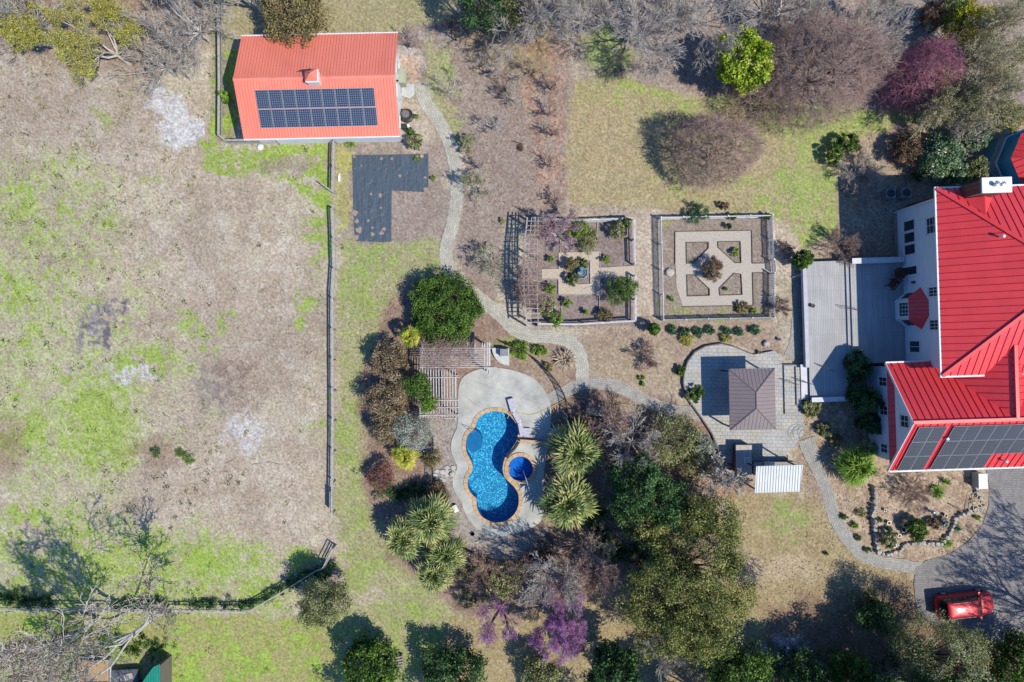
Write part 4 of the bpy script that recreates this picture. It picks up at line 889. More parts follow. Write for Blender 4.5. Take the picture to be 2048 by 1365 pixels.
def waterm(name, tint, bump=.35, sc_=5.0):
    m, nt, b = newmat(name)
    tc = N(nt, 'ShaderNodeTexCoord'); nz = N(nt, 'ShaderNodeTexNoise', Scale=sc_, Detail=4, Distortion=.4); nt.links.new(tc.outputs['Object'], nz.inputs['Vector'])
    bp = N(nt, 'ShaderNodeBump', Strength=bump, Distance=.08); nt.links.new(nz.outputs[0], bp.inputs['Height'])
    fr = N(nt, 'ShaderNodeFresnel', IOR=1.33); nt.links.new(bp.outputs[0], fr.inputs['Normal'])
    tr = N(nt, 'ShaderNodeBsdfTransparent'); tr.inputs[0].default_value = (*tint, 1); gl = N(nt, 'ShaderNodeBsdfGlossy'); gl.inputs['Roughness'].default_value = .04; nt.links.new(bp.outputs[0], gl.inputs['Normal'])
    ms = N(nt, 'ShaderNodeMixShader'); nt.links.new(fr.outputs[0], ms.inputs[0]); nt.links.new(tr.outputs[0], ms.inputs[1]); nt.links.new(gl.outputs[0], ms.inputs[2])
    nt.links.new(ms.outputs[0], nt.nodes['Material Output'].inputs[0]); return m
WAT = waterm('pool_water', (.62, .90, .97)); WAT2 = waterm('spa_water', (.62, .88, .97), .2)
mb = MB(); mb.ring(offset_loop(PL, -.005), [], -.09); mb.build('water', WAT, pool)
COPM = paver('orange_stone_coping', A(232, 196, 152), A(206, 176, 142), A(150, 128, 106), .42, .9, .02, uv=True, big=.15)
def coping(loop, wdt, z0, z1, par):
    o = offset_loop(loop, wdt); i_ = offset_loop(loop, -.04); mb = MB(); acc = 0; n = len(loop)
    for k in range(n):
        j = (k + 1) % n; d = math.dist(loop[k], loop[j]); u0, u1 = acc, acc + d; acc += d
        mb.face([(*i_[k], z1), (*o[k], z1), (*o[j], z1), (*i_[j], z1)][::-1], [(u0, .1), (u0, .5), (u1, .5), (u1, .1)][::-1])
        mb.face([(*i_[k], z0), (*i_[j], z0), (*i_[j], z1), (*i_[k], z1)], [(u0, .1), (u1, .1), (u1, .3), (u0, .3)]); mb.face([(*o[k], z0), (*o[j], z0), (*o[j], z1), (*o[k], z1)], [(u0, .1), (u1, .1), (u1, .3), (u0, .3)])
    return mb.build('coping', COPM, par)
coping(PL, .28, .0, .085, pool)
spa = thing('spa', 'small round deep blue spa set into the deck to the right of the pool waist', 'spa', (*SPA_C, 0))
SL = [(SPA_C[0] + SPA_R * math.cos(2*PI*k/40), SPA_C[1] + SPA_R * math.sin(2*PI*k/40)) for k in range(40)]
mb = MB(); mb.ring(SL, [], -.95)
for a, b_ in zip(SL, SL[1:] + SL[:1]): mb.face([(*a, -.95), (*a, .1), (*b_, .1), (*b_, -.95)])
mb.prism([(SPA_C[0] + SPA_R * math.cos(2*PI*k/40), SPA_C[1] + SPA_R * math.sin(2*PI*k/40)) for k in range(12, 34)] + [(SPA_C[0] + .62 * math.cos(2*PI*k/40), SPA_C[1] + .62 * math.sin(2*PI*k/40)) for k in range(33, 11, -1)], -.94, -.5)
mb.build('basin', M('spa_blue_tile', (.006, .11, .42), (.01, .15, .5), 3), spa)
mb = MB(); mb.ring(offset_loop(SL, -.004), [], -.05); mb.build('water', WAT2, spa); coping(SL, .27, .0, .14, spa)
mb = MB(); q = G2(1010, 938); mb.box(q[0] - .05, q[1] - .2, -.3, q[0] + .42, q[1] + .2, .132); mb.build('spillway', M('spill_stone', A(176, 132, 110), A(150, 110, 92), 6), spa)
mb = MB(); mb.tube([G(1046, 942, .2), G(1051, 955, 1.0), G(1058, 978, 1.3)], .03, 6); tag(mb.build('spa_pole', M('pale_blue_pole', A(190, 214, 232))), 'pale blue pole leaning out over the round spa', 'pole')
STN = M('pale_ledge_stone', A(204, 200, 212), A(172, 168, 184), 5, .8, bump=.3)
ledge = thing('stone_ledge', 'low segmented lavender-grey ledge running beside the upper right edge of the pool', 'ledge', (*G2(1030, 830), 0))
lp = [G2(*p, .4) for p in ((1020.5, 798), (1028, 824), (1040, 846), (1045, 872))]
for a, b_, w in zip(lp, lp[1:], (.50, .42, .38)):
    mb = MB(); mb.bar((*a, .22), (*b_, .22), w, .37); mb.build('slab', STN, ledge)
mb = MB()
for a in lp[1:3]: mb.obox(a[0], a[1], .405, .425, .5, .06, -.9 + PI/2 + .9)
mb.build('seam', WHITE, ledge)
mb = MB(); q = G2(1052, 862, .2); mb.obox(*q, .035, .28, .75, .45, 0); mb.obox(q[0] + .1, q[1] - .38, .035, .2, .5, .3, 0); mb.build('step', STN, ledge)
rb = thing('raised_wall', 'low tan-capped wall between the pool and the spa, dark lower face', 'wall', (*G2(1065, 881), 0))
mb = MB(); mb.bar((*G2(1041, 881), .25), (*G2(1092, 885), .25), .22, .43); mb.build('wall', M('dark_wall_brick', A(96, 66, 58), A(76, 50, 46), 6), rb)
mb = MB(); mb.bar((*G2(1040, 881), .49), (*G2(1092, 885), .49), .30, .05); mb.build('cap', M('tan_cap_stone', A(206, 172, 140), A(186, 154, 126), 5), rb)
rw = thing('curved_trough', 'dark narrow wall curving between the pool edge and the spa', 'wall', (*G2(1025, 900), 0)); mb = MB(); cl = [G2(*p) for p in ((1038, 884), (1030, 897), (1020, 907), (1014, 916))]
for a, b_ in zip(cl, cl[1:]): mb.bar((*a, .14), (*b_, .14), .14, .22)
mb.build('wall', M('dark_slate', A(84, 76, 80), A(64, 58, 62), 6), rw)
ld = thing('pool_rail', 'bent chrome grab rail at the upper left edge of the pool', 'rail', (*G2(940, 850), 0)); mb = MB()
a = G2(941, 855); mb.tube([(a[0], a[1], .04), (a[0] - .15, a[1], .55), (a[0] - .35, a[1] + .05, .72), (a[0] + .1, a[1] - .35, .72), (a[0] + .45, a[1] - .2, .4), (a[0] + .45, a[1] - .2, -.3)], .022, 8); mb.build('tube', ALU, ld)
pe = thing('filter_box', 'small white-lidded box on bare soil at the lower left of the pool', 'box', (*G2(911, 1018), 0)); q = G2(911, 1018, .3)
mb = MB(); mb.obox(*q, 0, .28, .55, .34, -1.1); mb.build('body', M('grey_plastic', A(150, 150, 150)), pe); mb = MB(); mb.obox(*q, .281, .33, .6, .38, -1.1); mb.build('lid', WHITE, pe)
nt_ = thing('skimmer_net', 'long white pole with a round net lying on the soil below the pool', 'net', (*G2(945, 1067), 0)); mb = MB(); mb.tube([G(899, 1035, .06), G(941, 1064, .06)], .018, 6); mb.build('pole', WHITE, nt_)
mb = MB(); q = G2(945, 1068); mb.lathe(*q, [(.20, .03), (.20, .07), (.17, .07), (.17, .03)], 16); mb.build('hoop', M('net_blue_grey', A(120, 126, 150)), nt_)
for (p, s, l) in (((954, 1084.5), .07, 'small pale ball on bare soil under the skimmer net, nearer its hoop'), ((962, 1080), .09, 'small white ball on bare soil to the right of the skimmer net')):
    q = G2(*p); mb = MB(); mb.lathe(*q, [(.01, 0), (s * .8, s * .4), (s, s), (s * .8, s * 1.6), (.01, s * 2)], 10); tag(mb.build('ball', WHITE), l, 'ball')
mb = MB(); q = G2(1003, 893)
hose = catmull([G(*p, .06 if 1100 > p[0] or p[0] > 1134 else .06) for p in ((1015, 838), (1020, 828), (1032, 826), (1065, 829), (1100, 815), (1135, 797), (1146, 794), (1200, 801), (1300, 818), (1400, 834))] + [G(1463, 846, .30)], 5)
hose = [(x, y, max(z, .45) if -.15 < x < .45 and y > -7 else z) for x, y, z in hose]
mb.tube(hose, .022, 5); tag(mb.build('garden_hose', M('yellow_hose', A(226, 196, 110))), 'long yellow hose trailing from the gazebo across the path to the pool', 'hose')
mb = MB(); q = G2(1601, 868, .27); pts = []
for k in range(110): a = k * .34; r_ = .55 + .25 * math.sin(k * .21); pts.append((q[0] + .35 * math.sin(k * .05) + r_ * math.cos(a), q[1] + r_ * math.sin(a), .28 + .01 * math.sin(k)))
mb.tube(pts, .012, 4); tag(mb.build('loose_hose', M('clear_hose', A(196, 194, 180))), 'thin pale hose loosely coiled at the right edge of the patio', 'hose')
for (p, w, d, h, rot, mt, l, nm) in (((1187.5, 822), 1.30, .78, .62, -.08, M('grey_deck_box', A(176, 176, 172), A(110, 110, 110), 5), 'grey storage box on mulch right of the black pool fence', 'storage_box'),
                                      ((1129, 833), 0, 0, 0, 0, None, '', '')):
    if not nm: continue
    t = thing(nm, l, 'box', (*G2(*p), 0)); q = G2(*p, h); mb = MB(); mb.obox(*q, 0, h - .08, w - .06, d - .06, rot); mb.build('body', M('dark_box_body', A(90, 88, 86)), t)
    mb = MB(); mb.obox(*q, h - .08, h, w, d, rot); mb.build('lid', mt, t)

# ------------------------------------------------------------------ fountain, car, machines
FT = M('verdigris_stone', A(150, 172, 184), A(104, 124, 140), 6, .6, bump=.3); q = G2(1161.5, 546)
ft = thing('fountain', 'tiered blue-grey eight-pointed fountain in the middle of the rose garden', 'fountain', (*q, 0))
def star(r, z, k=.86, n=16): return [(q[0] + (r if i % 2 else r * k) * math.cos(2*PI*i/n), q[1] + (r if i % 2 else r * k) * math.sin(2*PI*i/n), z) for i in range(n)]
def bowlstar(par, r, z0, z1, nm):
    mb = MB(); o0, o1, i1, i0 = star(r * .85, z0), star(r, z1), star(r * .84, z1), star(r * .78, z1 - .14)
    for A1, B1 in ((o0, o1), (o1, i1), (i1, i0)):
        for i in range(16): j = (i + 1) % 16; mb.face([A1[i], A1[j], B1[j], B1[i]])
    mb.face(i0); mb.face(o0[::-1]); return mb.build(nm, FT, par)
bs = bowlstar(ft, .64, 0, .42, 'basin'); bowlstar(ft, .38, .75, .92, 'upper_bowl'); bowlstar(ft, .19, 1.15, 1.25, 'top_bowl')
mb = MB(); mb.prism([(v[0], v[1]) for v in star(.50, 0)], .30, .31); mb.build('water', M('brown_pond_water', (.10, .07, .03), (.05, .05, .04), 4, .15, spec=.8), ft); mb = MB(); mb.lathe(*q, [(.16, .3), (.07, .45), (.07, .76), (.05, 1.16), (.03, 1.3), (.06, 1.36), (.01, 1.42)], 12); mb.build('column', FT, ft)

RC = bpy.data.materials.new('red_car_paint'); RC.use_nodes = True; b = RC.node_tree.nodes['Principled BSDF']; b.inputs['Base Color'].default_value = (.34, .006, .015, 1); b.inputs['Metallic'].default_value = .35; b.inputs['Roughness'].default_value = .42; b.inputs['Coat Weight'].default_value = .35; b.inputs['Coat Roughness'].default_value = .08
CG = M('car_glass', (.01, .014, .014), (.016, .022, .022), 1, .05, spec=1.0); RUB = M('tyre_rubber', (.02, .02, .02), None, 9, .9)
car = thing('parked_car', 'red sport utility car parked on the driveway at the lower right, partly under branches', 'car', (37.35, -21.75, .014), math.radians(6), local=True)
class loft:
    def __init__(s, rings, cap=True):
        n = len(rings[0]); s.v = [p for r_ in rings for p in r_]; s.f = []
        for i in range(len(rings) - 1):
            for k in range(n): j = (k + 1) % n; s.f.append([i * n + k, i * n + j, (i + 1) * n + j, (i + 1) * n + k])
        if cap: s.f.append(list(range(n))[::-1]); s.f.append([(len(rings) - 1) * n + k for k in range(n)])
    def build(s, name, mats, parent=None, smooth=False):
        return mesh_np(name, s.v, s.f, mats, parent, smooth=smooth)
def crs(x, w, zt, zs=.28):
    pts = [(w * .80, zs), (w, zs + .12), (w * 1.0, .62), (w * .98, zt - .16), (w * .93, zt - .05), (w * .7, zt), (0, zt + .025)]
    return [(x, y, z) for y, z in pts] + [(x, -y, z) for y, z in pts[::-1][1:]]
bx = [(-2.36, .62, .80), (-2.30, .80, .95), (-2.1, .90, 1.02), (-1.5, .95, 1.06), (-.5, .96, 1.06), (.6, .96, 1.06), (1.05, .95, 1.08), (1.5, .93, 1.03), (1.95, .88, .95), (2.2, .78, .86), (2.32, .62, .74), (2.36, .45, .64)]
cb = loft([crs(*v) for v in bx]).build('body', RC, car, smooth=True)
def rr(x0, x1, w0, w1, z, n=5):
    out = []; cr = .16
    for cx_, cy_, a0 in ((x1 - cr, w1 - cr, 0), (x0 + cr, w0 - cr, PI / 2), (x0 + cr, -w0 + cr, PI), (x1 - cr, -w1 + cr, 1.5 * PI)):
        out += [(cx_ + cr * math.cos(a0 + PI / 2 * k / n), cy_ + cr * math.sin(a0 + PI / 2 * k / n), z) for k in range(n + 1)]
    return out
loft([rr(-2.22, 1.22, .82, .84, 1.02), rr(-2.05, .95, .78, .78, 1.28), rr(-1.86, .55, .70, .68, 1.56)]).build('window_glass', CG, car, smooth=False)
loft([rr(-1.96, .58, .71, .69, 1.555), rr(-1.98, .60, .71, .69, 1.59), rr(-1.93, .52, .66, .64, 1.635), rr(-1.80, .36, .52, .50, 1.69), rr(-1.55, .12, .34, .32, 1.735), rr(-1.1, -.3, .18, .17, 1.75)]).build('roof', RC, car, smooth=True)
for s in (-1, 1):
    for (xa, za, ya, xb, zb, yb_) in ((1.2, 1.06, .84, .52, 1.57, .68), (-.35, 1.06, .875, -.42, 1.58, .70), (-1.25, 1.06, .87, -1.3, 1.58, .70), (-2.15, 1.04, .80, -1.9, 1.58, .70)):
        mb = MB(); mb.bar((xa, ya * s, za), (xb, yb_ * s, zb), .07, .05); mb.build('pillar', RC, car)
    mb = MB(); mb.bar((-1.6, .62 * s, 1.69), (.2, .62 * s, 1.69), .035, .05); mb.build('roof_rail', BLACKM, car)
    mb = MB(); mb.obox(.95, 1.03 * s, 1.02, 1.18, .14, .20); mb.build('wing_mirror', RC, car)
    mb = MB(); mb.lathe(2.08, .66 * s, [(.02, .70), (.13, .72), (.11, .84), (.02, .87)], 10); mb.build('headlight', M('lamp_glass', (.7, .7, .72), None, 4, .1, spec=.9) if s < 0 else bpy.data.materials['lamp_glass'], car)
    mb = MB(); mb.obox(-2.25, .72 * s, .78, 1.0, .12, .22); mb.build('tail_light', M('tail_red', (.3, .005, .005)) if s < 0 else bpy.data.materials['tail_red'], car)
    for x in (-1.45, 1.45):
        mb = MB(); n = 18
        R_ = [[(x + r_ * math.cos(2*PI*k/n), y * s, .34 + r_ * math.sin(2*PI*k/n)) for k in range(n)] for r_, y in ((.22, .97), (.33, .965), (.34, .93), (.34, .75), (.22, .74))]
        wh = loft(R_).build('wheel', RUB, car); mb = MB()
        mb2 = loft([[(x + r_ * math.cos(2*PI*k/n), y * s, .34 + r_ * math.sin(2*PI*k/n)) for k in range(n)] for r_, y in ((.215, .974), (.05, .985))]); mb2.build('rim', ALU, wh)
mb = MB(); mb.box(2.30, -.35, .45, 2.375, .35, .62); mb.build('grille', BLACKM, car); mb = MB(); mb.bar((.98, -.55, 1.16), (1.10, .1, 1.10), .03, .02); mb.build('wiper', BLACKM, car)

def ac(p, z, l):
    q = G2(*p, z); t = thing('air_conditioner', l, 'air conditioner', (*q, 0)); mb = MB(); mb.obox(*q, 0, z, .78, .78, .02); mb.build('case', M('ac_grey', A(150, 156, 160), A(120, 126, 132), 5) if 'ac_grey' not in bpy.data.materials else bpy.data.materials['ac_grey'], t)
    mb = MB(); mb.lathe(*q, [(.33, z + .002), (.33, z + .04), (.29, z + .04), (.29, z + .004)], 20)
    for k in range(9): a = k * PI / 9; mb.bar((q[0] - .3 * math.cos(a), q[1] - .3 * math.sin(a), z + .03), (q[0] + .3 * math.cos(a), q[1] + .3 * math.sin(a), z + .03), .012, .012)
    mb.build('fan_grille', BLACKM, t); return t
for p, l in (((1782, 387), 'grey air conditioning unit farther from the chimney, in the shade'), ((1813, 386), 'grey air conditioning unit nearer the chimney, in the shade')): ac(p, .8, l)['group'] = 'air conditioning units'
t = thing('generator', 'pale box-shaped standby generator between the planted bed and the driveway', 'generator', (*G2(1961, 962), 0)); q = G2(1966, 963, .95)
mb = MB(); mb.obox(q[0] , q[1], .05, .88, .66, 1.16, .02); mb.build('case', M('beige_metal', A(190, 190, 184), A(176, 176, 170), 3), t); mb = MB(); mb.obox(*q, .881, .98, .72, 1.24, .02); mb.build('lid', WHITE, t)
t = thing('rain_barrel', 'black round water tub with clear domed lid against the east wall of the barn', 'barrel', (*G2(815, 236), 0)); q = G2(815, 235)
mb = MB(); mb.lathe(*q, [(.42, 0), (.50, .1), (.54, .55), (.46, .6), (.44, .5), (.02, .48)], 20, .2); mb.build('tub', BLACKM, t); mb = MB(); mb.lathe(q[0] - .1, q[1] + .1, [(.36, .55), (.33, .66), (.2, .75), (.02, .78)], 16); mb.build('lid', M('smoked_dome', (.10, .09, .09), (.16, .13, .12), 6, .15, spec=.9), t)
t = thing('garden_cart', 'small black wheeled rack with white corner beside the water tub', 'cart', (*G2(812, 255), 0)); q = G2(812, 255); mb = MB(); mb.obox(q[0] - .1, q[1], .3, .36, .8, .35, 0); mb.build('tray', BLACKM, t)
for dx in (-.35, .2):
    mb = MB(); mb.tube([(q[0] + dx, q[1] - .22, .16), (q[0] + dx, q[1] + .22, .16)], .15, 12); mb.build('wheel', RUB, t)
mb = MB(); mb.obox(q[0] + .28, q[1] - .02, .36, .5, .22, .28, .3); mb.build('bucket', WHITE, t)

# ------------------------------------------------------------------ pots and ornaments
def pot(p, r, h, col, l, plant=False):
    q = G2(*p); t = thing('plant_pot', l, 'pot', (*q, 0), group='pots in the planted bed'); m = M('glaze', col, None, 6, .35, spec=.6)
    mb = MB(); mb.lathe(*q, [(r * .65, 0), (r * .95, h * .6), (r, h), (r * .82, h), (r * .78, h * .8)], 14); mb.build('pot', m, t)
    mb = MB(); mb.lathe(*q, [(r * .8, h * .8), (r * .78, h * .82), (.01, h * .83)], 12); mb.build('soil', M('pot_soil', A(90, 74, 62)) if 'pot_soil' not in bpy.data.materials else bpy.data.materials['pot_soil'], t); return t
for a in (((1775, 1045), .17, .28, A(206, 158, 96), 'round tan terracotta pot left of the row of pots in the bed'), ((1804, 1048), .19, .55, A(214, 204, 184), 'tall cream pot beside the dark bush in the bed'),
          ((1805, 1059), .22, .22, A(176, 184, 176), 'wide silvery bowl just below the tall cream pot'), ((1796, 1071), .15, .24, A(120, 140, 100), 'small green pot below the silvery bowl'),
          ((1768, 1020), .12, .22, A(124, 124, 176), 'small lavender pot near the left stone edging'), ((1888, 1030), .15, .3, A(150, 48, 36), 'round brick-red pot near the white stones'),
          ((1786, 1090), .16, .26, A(48, 140, 180), 'turquoise pot at the bottom left of the bed'), ((1556, 679), .14, .26, A(34, 60, 190), 'bright blue pot above the patio near the deck'), ((1517, 705), .16, .28, A(70, 70, 72), 'dark pot on the upper rim of the patio')): pot(*a)
q = G2(1859, 1022); t = thing('garden_ornament', 'bright blue bird-shaped garden ornament in the middle of the bed', 'ornament', (*q, 0)); mb = MB(); mb.lathe(*q, [(.10, 0), (.05, .2), (.16, .42), (.14, .6), (.05, .68)], 12); mb.tube([(q[0], q[1], .5), (q[0] + .3, q[1] - .12, .45)], .07, 8, .02); mb.build('body', M('bright_blue_glaze', A(20, 150, 200), A(16, 110, 190), 5, .3, spec=.7), t)
mb = MB(); q = G2(1131, 868, .6)
t = thing('patio_bowl', 'pale blue round table top in palm shade to the right of the pool', 'table', (*G2(1108, 862), 0)); q = G2(1108, 862, .6); mb = MB(); mb.lathe(*q, [(.22, .56), (.24, .58), (.24, .61), (.2, .61), (.01, .6)], 16); mb.build('top', M('pale_blue_plastic_top', A(150, 200, 226)), t); mb = MB(); mb.tube([(*q, 0.03), (*q, .57)], .04, 8); mb.build('leg', WHITE, t)
q = G2(1129, 833); t = thing('stone_urn', 'round tan stone urn beside the lower end of the black pool fence', 'urn', (*q, 0)); mb = MB(); mb.lathe(*q, [(.14, 0), (.12, .1), (.22, .35), (.24, .5), (.18, .5), (.14, .38)], 14); mb.build('bowl', M('tan_stone', A(186, 172, 150), A(160, 146, 126), 8), t)
for (p, l) in (((1339, 546), 'pale rounded boulder inside the left side of the picket fence'), ((1532, 688), 'flat tan boulder among plants above the patio'), ((905, 948), 'broken pale flagstone beside the left curve of the pool deck')):
    q = G2(*p); t = thing('boulder', l, 'rock', (*q, 0)); r = np.random.RandomState(int(p[0])); mb = MB(); w = .38 if p[0] == 1339 else .28
    mb.lathe(*q, [(w * .9, 0), (w, .10), (w * .8, .24), (w * .4, .3)], 9, .4); o = mb.build('rock', M('boulder_pale', A(214, 208, 200), A(178, 170, 162), 8, bump=.5) if 'boulder_pale' not in bpy.data.materials else bpy.data.materials['boulder_pale'], t)
    for v in o.data.vertices: v.co.x *= 1 + r.uniform(-.15, .15); v.co.y *= 1 + r.uniform(-.2, .2)
# rocks edging the planted bed
def rockwall(pts, label, seed, h=.3, name='rock_edging'):
    r = np.random.RandomState(seed); L = catmull(px2(pts), 4); t = thing(name, label, 'rock edging', (*L[0], 0)); mb = MB(); acc = 0; nxt = 0
    for a, b_ in zip(L, L[1:]):
        d = math.dist(a, b_)
        while nxt < acc + d:
            f = (nxt - acc) / d; cx_, cy_ = a[0] + (b_[0] - a[0]) * f, a[1] + (b_[1] - a[1]) * f; w = r.uniform(.15, .27); hh = h * r.uniform(.6, 1.2); n = r.randint(5, 8); ph = r.uniform(0, 6)
            rad = [w * r.uniform(.75, 1.2) for _ in range(n)]; bot = [(cx_ + rad[k] * math.cos(ph + 2*PI*k/n), cy_ + rad[k] * math.sin(ph + 2*PI*k/n), 0) for k in range(n)]
            top = [(cx_ + rad[k] * .8 * math.cos(ph + 2*PI*k/n), cy_ + rad[k] * .8 * math.sin(ph + 2*PI*k/n), hh * r.uniform(.8, 1.15)) for k in range(n)]
            for k in range(n): j = (k + 1) % n; mb.face([bot[k], bot[j], top[j], top[k]])
            c_ = (cx_, cy_, hh * 1.12)
            for k in range(n): mb.face([top[k], top[(k + 1) % n], c_])
            nxt += w * 1.75
        acc += d
    mb.build('rocks', M('edging_rock', A(208, 202, 194), A(150, 142, 136), 5, .9, bump=.6) if 'edging_rock' not in bpy.data.materials else bpy.data.materials['edging_rock'], t); return t
rockwall([(1745, 975), (1748, 1000), (1743, 1025), (1747, 1060), (1752, 1095), (1757, 1106)], 'pale rock edging down the left side of the planted bed', 1, .5)
rockwall([(1757, 1106), (1778, 1108), (1800, 1100), (1812, 1088), (1850, 1086), (1880, 1088)], 'rock edging along the bottom of the planted bed', 2, .25)
rockwall([(1880, 1088), (1898, 1066), (1908, 1040), (1918, 1030), (1950, 1020), (1968, 1012)], 'pale rock edging up the right side of the planted bed beside the driveway', 3, .3)
rockwall([(1952, 975), (1955, 990), (1962, 1000)], 'short row of white rocks just below the generator', 4, .3)
mb = MB(); q = G2(1952, 1006, .15); pts = []
for k in range(150): a = k * .33; r_ = .42 + .12 * math.sin(k * .17); pts.append((q[0] + .35 * math.sin(k * .03) + r_ * math.cos(a), q[1] + .45 * math.cos(k * .025) + r_ * math.sin(a), .32 + .04 * math.sin(k * .7)))
mb.tube(pts, .022, 5); tag(mb.build('coiled_hose', M('cream_hose', A(226, 212, 180))), 'cream hose coiled in tangled loops over the rocks beside the driveway', 'hose')
mb = MB(); mb.tube([G(1898, 1008, .1), G(1925, 1022, .15)], .05, 6, .035); tag(mb.build('log', M('grey_log', A(120, 104, 92), A(90, 76, 66), 8)), 'short dark log on the soil left of the coiled hose', 'log')
# ------------------------------------------------------------------ fences, pergola, arbor
def fence(name, pts, label, h=1.2, sp=2.4, rails=(.45, .8), cap=.15, matl=GREYWOOD, group=None, back=.1, post=.11):
    t = thing(name, label, 'fence', (*pts[0], 0), group=group)
    tot = sum(math.dist(a, b_) for a, b_ in zip(pts, pts[1:])); n = max(1, round(tot / sp)); acc = 0; k = 0
    seg = []
    for a, b_ in zip(pts, pts[1:]):
        d = math.dist(a, b_)
        while k <= n and tot * k / n <= acc + d + 1e-6:
            f = (tot * k / n - acc) / d; x, y = a[0] + (b_[0] - a[0]) * f, a[1] + (b_[1] - a[1]) * f
            mb = MB(); mb.obox(x, y, 0, h - .02, post, post, math.atan2(b_[1] - a[1], b_[0] - a[0])); mb.build('post', matl, t); k += 1
        acc += d
    mb = MB()
    for a, b_ in zip(pts, pts[1:]): mb.bar((*a, h), (*b_, h), cap, .04)
    mb.build('top_rail', matl, t)
    for z in rails:
        mb = MB()
        for a, b_ in zip(pts, pts[1:]):
            d = Vector((b_[0] - a[0], b_[1] - a[1], 0)).normalized(); o = Vector((d.y, -d.x, 0)) * (back * .6)
            mb.bar((a[0] + o.x, a[1] + o.y, z), (b_[0] + o.x, b_[1] + o.y, z), .035, .13)
        mb.build('rail', matl, t)
    return t
f1 = fence('board_fence', px2([(672, 421), (674, 475), (675.5, 535), (672, 590), (672, 700), (673, 830), (672, 930), (671, 1022)]), 'long grey board fence running down the right edge of the dry field')
mb = MB(); a, b_ = G2(670, 978), G2(670, 1020)
for k in range(9): z = .15 + k * .13; mb.bar((a[0] - .12, a[1], z), (b_[0] - .12, b_[1], z), .03, .07)
mb.build('gate_slats', GREYWOOD, f1)
fence('board_fence', px2([(449, -40), (449, 60), (450, 170), (449, 279), (462, 289), (492, 289), (560, 288)]), 'grey board fence passing the left end of the orange-roofed barn')
fence('board_fence', px2([(675, 288), (674, 330), (673, 388)]), 'short grey board fence between the barn and the gap in the field fence', sp=2.1)
fence('board_gate', px2([(648, 372), (673, 390)]), 'open grey wooden gate swung out at the end of the short fence', h=1.15, sp=1.3, rails=(.3, .6, .9), cap=.08, post=.07)['category'] = 'gate'
fence('wire_fence', px2([(-60, 1209), (120, 1211), (320, 1213), (506, 1214), (572, 1176), (640, 1133), (655, 1128)]), 'thin grey-capped fence along the bottom of the dry field', h=1.1, sp=2.4, rails=(.55,), cap=.10)
fence('board_gate', px2([(654, 1126), (672, 1090)]), 'grey gate frame standing at the right end of the lower field fence', h=1.25, sp=1.6, rails=(.3, .6, .9), cap=.08)['category'] = 'gate'
fence('rail_fence', px2([(1066, 440), (1150, 446), (1264, 441), (1266, 530)]), 'grey rail fence along the top and upper right of the rose garden', h=1.05, sp=1.9, rails=(.35, .7), cap=.13, matl=PALEWOOD)
fence('rail_fence', px2([(1267, 553), (1267, 643), (1150, 650), (1075, 649)]), 'grey rail fence along the bottom and lower right of the rose garden', h=1.05, sp=1.9, rails=(.35, .7), cap=.13, matl=PALEWOOD)

def picketf(name, runs, label, h, gap, w, t_, matl, postw=.08, sp=2.0, rails=(.2, .85), tips=True):
    t = thing(name, label, 'fence', (*runs[0][0], 0))
    for pts in runs:
        for a, b_ in zip(pts, pts[1:]):
            d = math.dist(a, b_); n = max(1, round(d / gap)); mb = MB(); dx, dy = (b_[0] - a[0]) / d, (b_[1] - a[1]) / d; ang = math.atan2(dy, dx)
            for k in range(n):
                f = (k + .5) / n; x, y = a[0] + (b_[0] - a[0]) * f, a[1] + (b_[1] - a[1]) * f
                mb.obox(x, y, .05, h, w, t_, ang)
            for z in rails: mb.bar((a[0] - dy * (t_ / 2 + .02), a[1] + dx * (t_ / 2 + .02), h * z), (b_[0] - dy * (t_ / 2 + .02), b_[1] + dx * (t_ / 2 + .02), h * z), .035, .06)
            mb.build('picket_panel', matl, t)
            m_ = max(1, round(d / sp))
            for k in range(m_ + (1 if b_ is pts[-1] else 0)):
                f = k / m_; mb = MB(); x, y = a[0] + (b_[0] - a[0]) * f, a[1] + (b_[1] - a[1]) * f; mb.obox(x, y, 0, h + .08, postw, postw, ang); mb.build('post', matl, t)
    return t
pf = picketf('picket_fence', [[G2(1538.5, 522), G2(1536, 435), G2(1317, 439), G2(1322, 641), G2(1540, 636), G2(1540, 548)]], 'white picket fence enclosing the square garden with four corner beds', 1.05, .135, .075, .022, WHITE, .09, 2.0)
mb = MB(); a, b_ = G2(1539, 523), G2(1541, 547)
for k in range(8): f = (k + .5) / 8; mb.obox(a[0] + .12 + (b_[0] - a[0]) * f, a[1] + (b_[1] - a[1]) * f, .08, 1.0, .022, .075)
for z in (.25, .9): mb.bar((a[0] + .15, a[1], z), (b_[0] + .15, b_[1], z), .035, .07)
mb.build('gate', WHITE, pf)
picketf('metal_fence', [catmull(px2([(1012, 690), (1042, 702), (1068, 716), (1095, 742), (1118, 772), (1131, 800), (1139, 838), (1160, 862)]), 2)], 'dark metal pool fence curving down right of the pale pool deck', 1.25, .115, .018, .018, BROWNM, .06, 2.4, (.1, .95))
picketf('metal_fence', [catmull(px2([(905, 1078), (928, 1098), (958, 1112), (990, 1121), (1030, 1122), (1062, 1110), (1090, 1094), (1115, 1078)]), 2)], 'dark metal pool fence curving through mulch below the pool', 1.25, .115, .018, .018, BROWNM, .06, 2.4, (.1, .95))
picketf('metal_fence', [px2([(866, 872), (866, 925), (866, 975)])], 'short straight dark metal fence left of the pool among the bushes', 1.25, .115, .018, .018, BROWNM, .06, 2.4, (.1, .95))

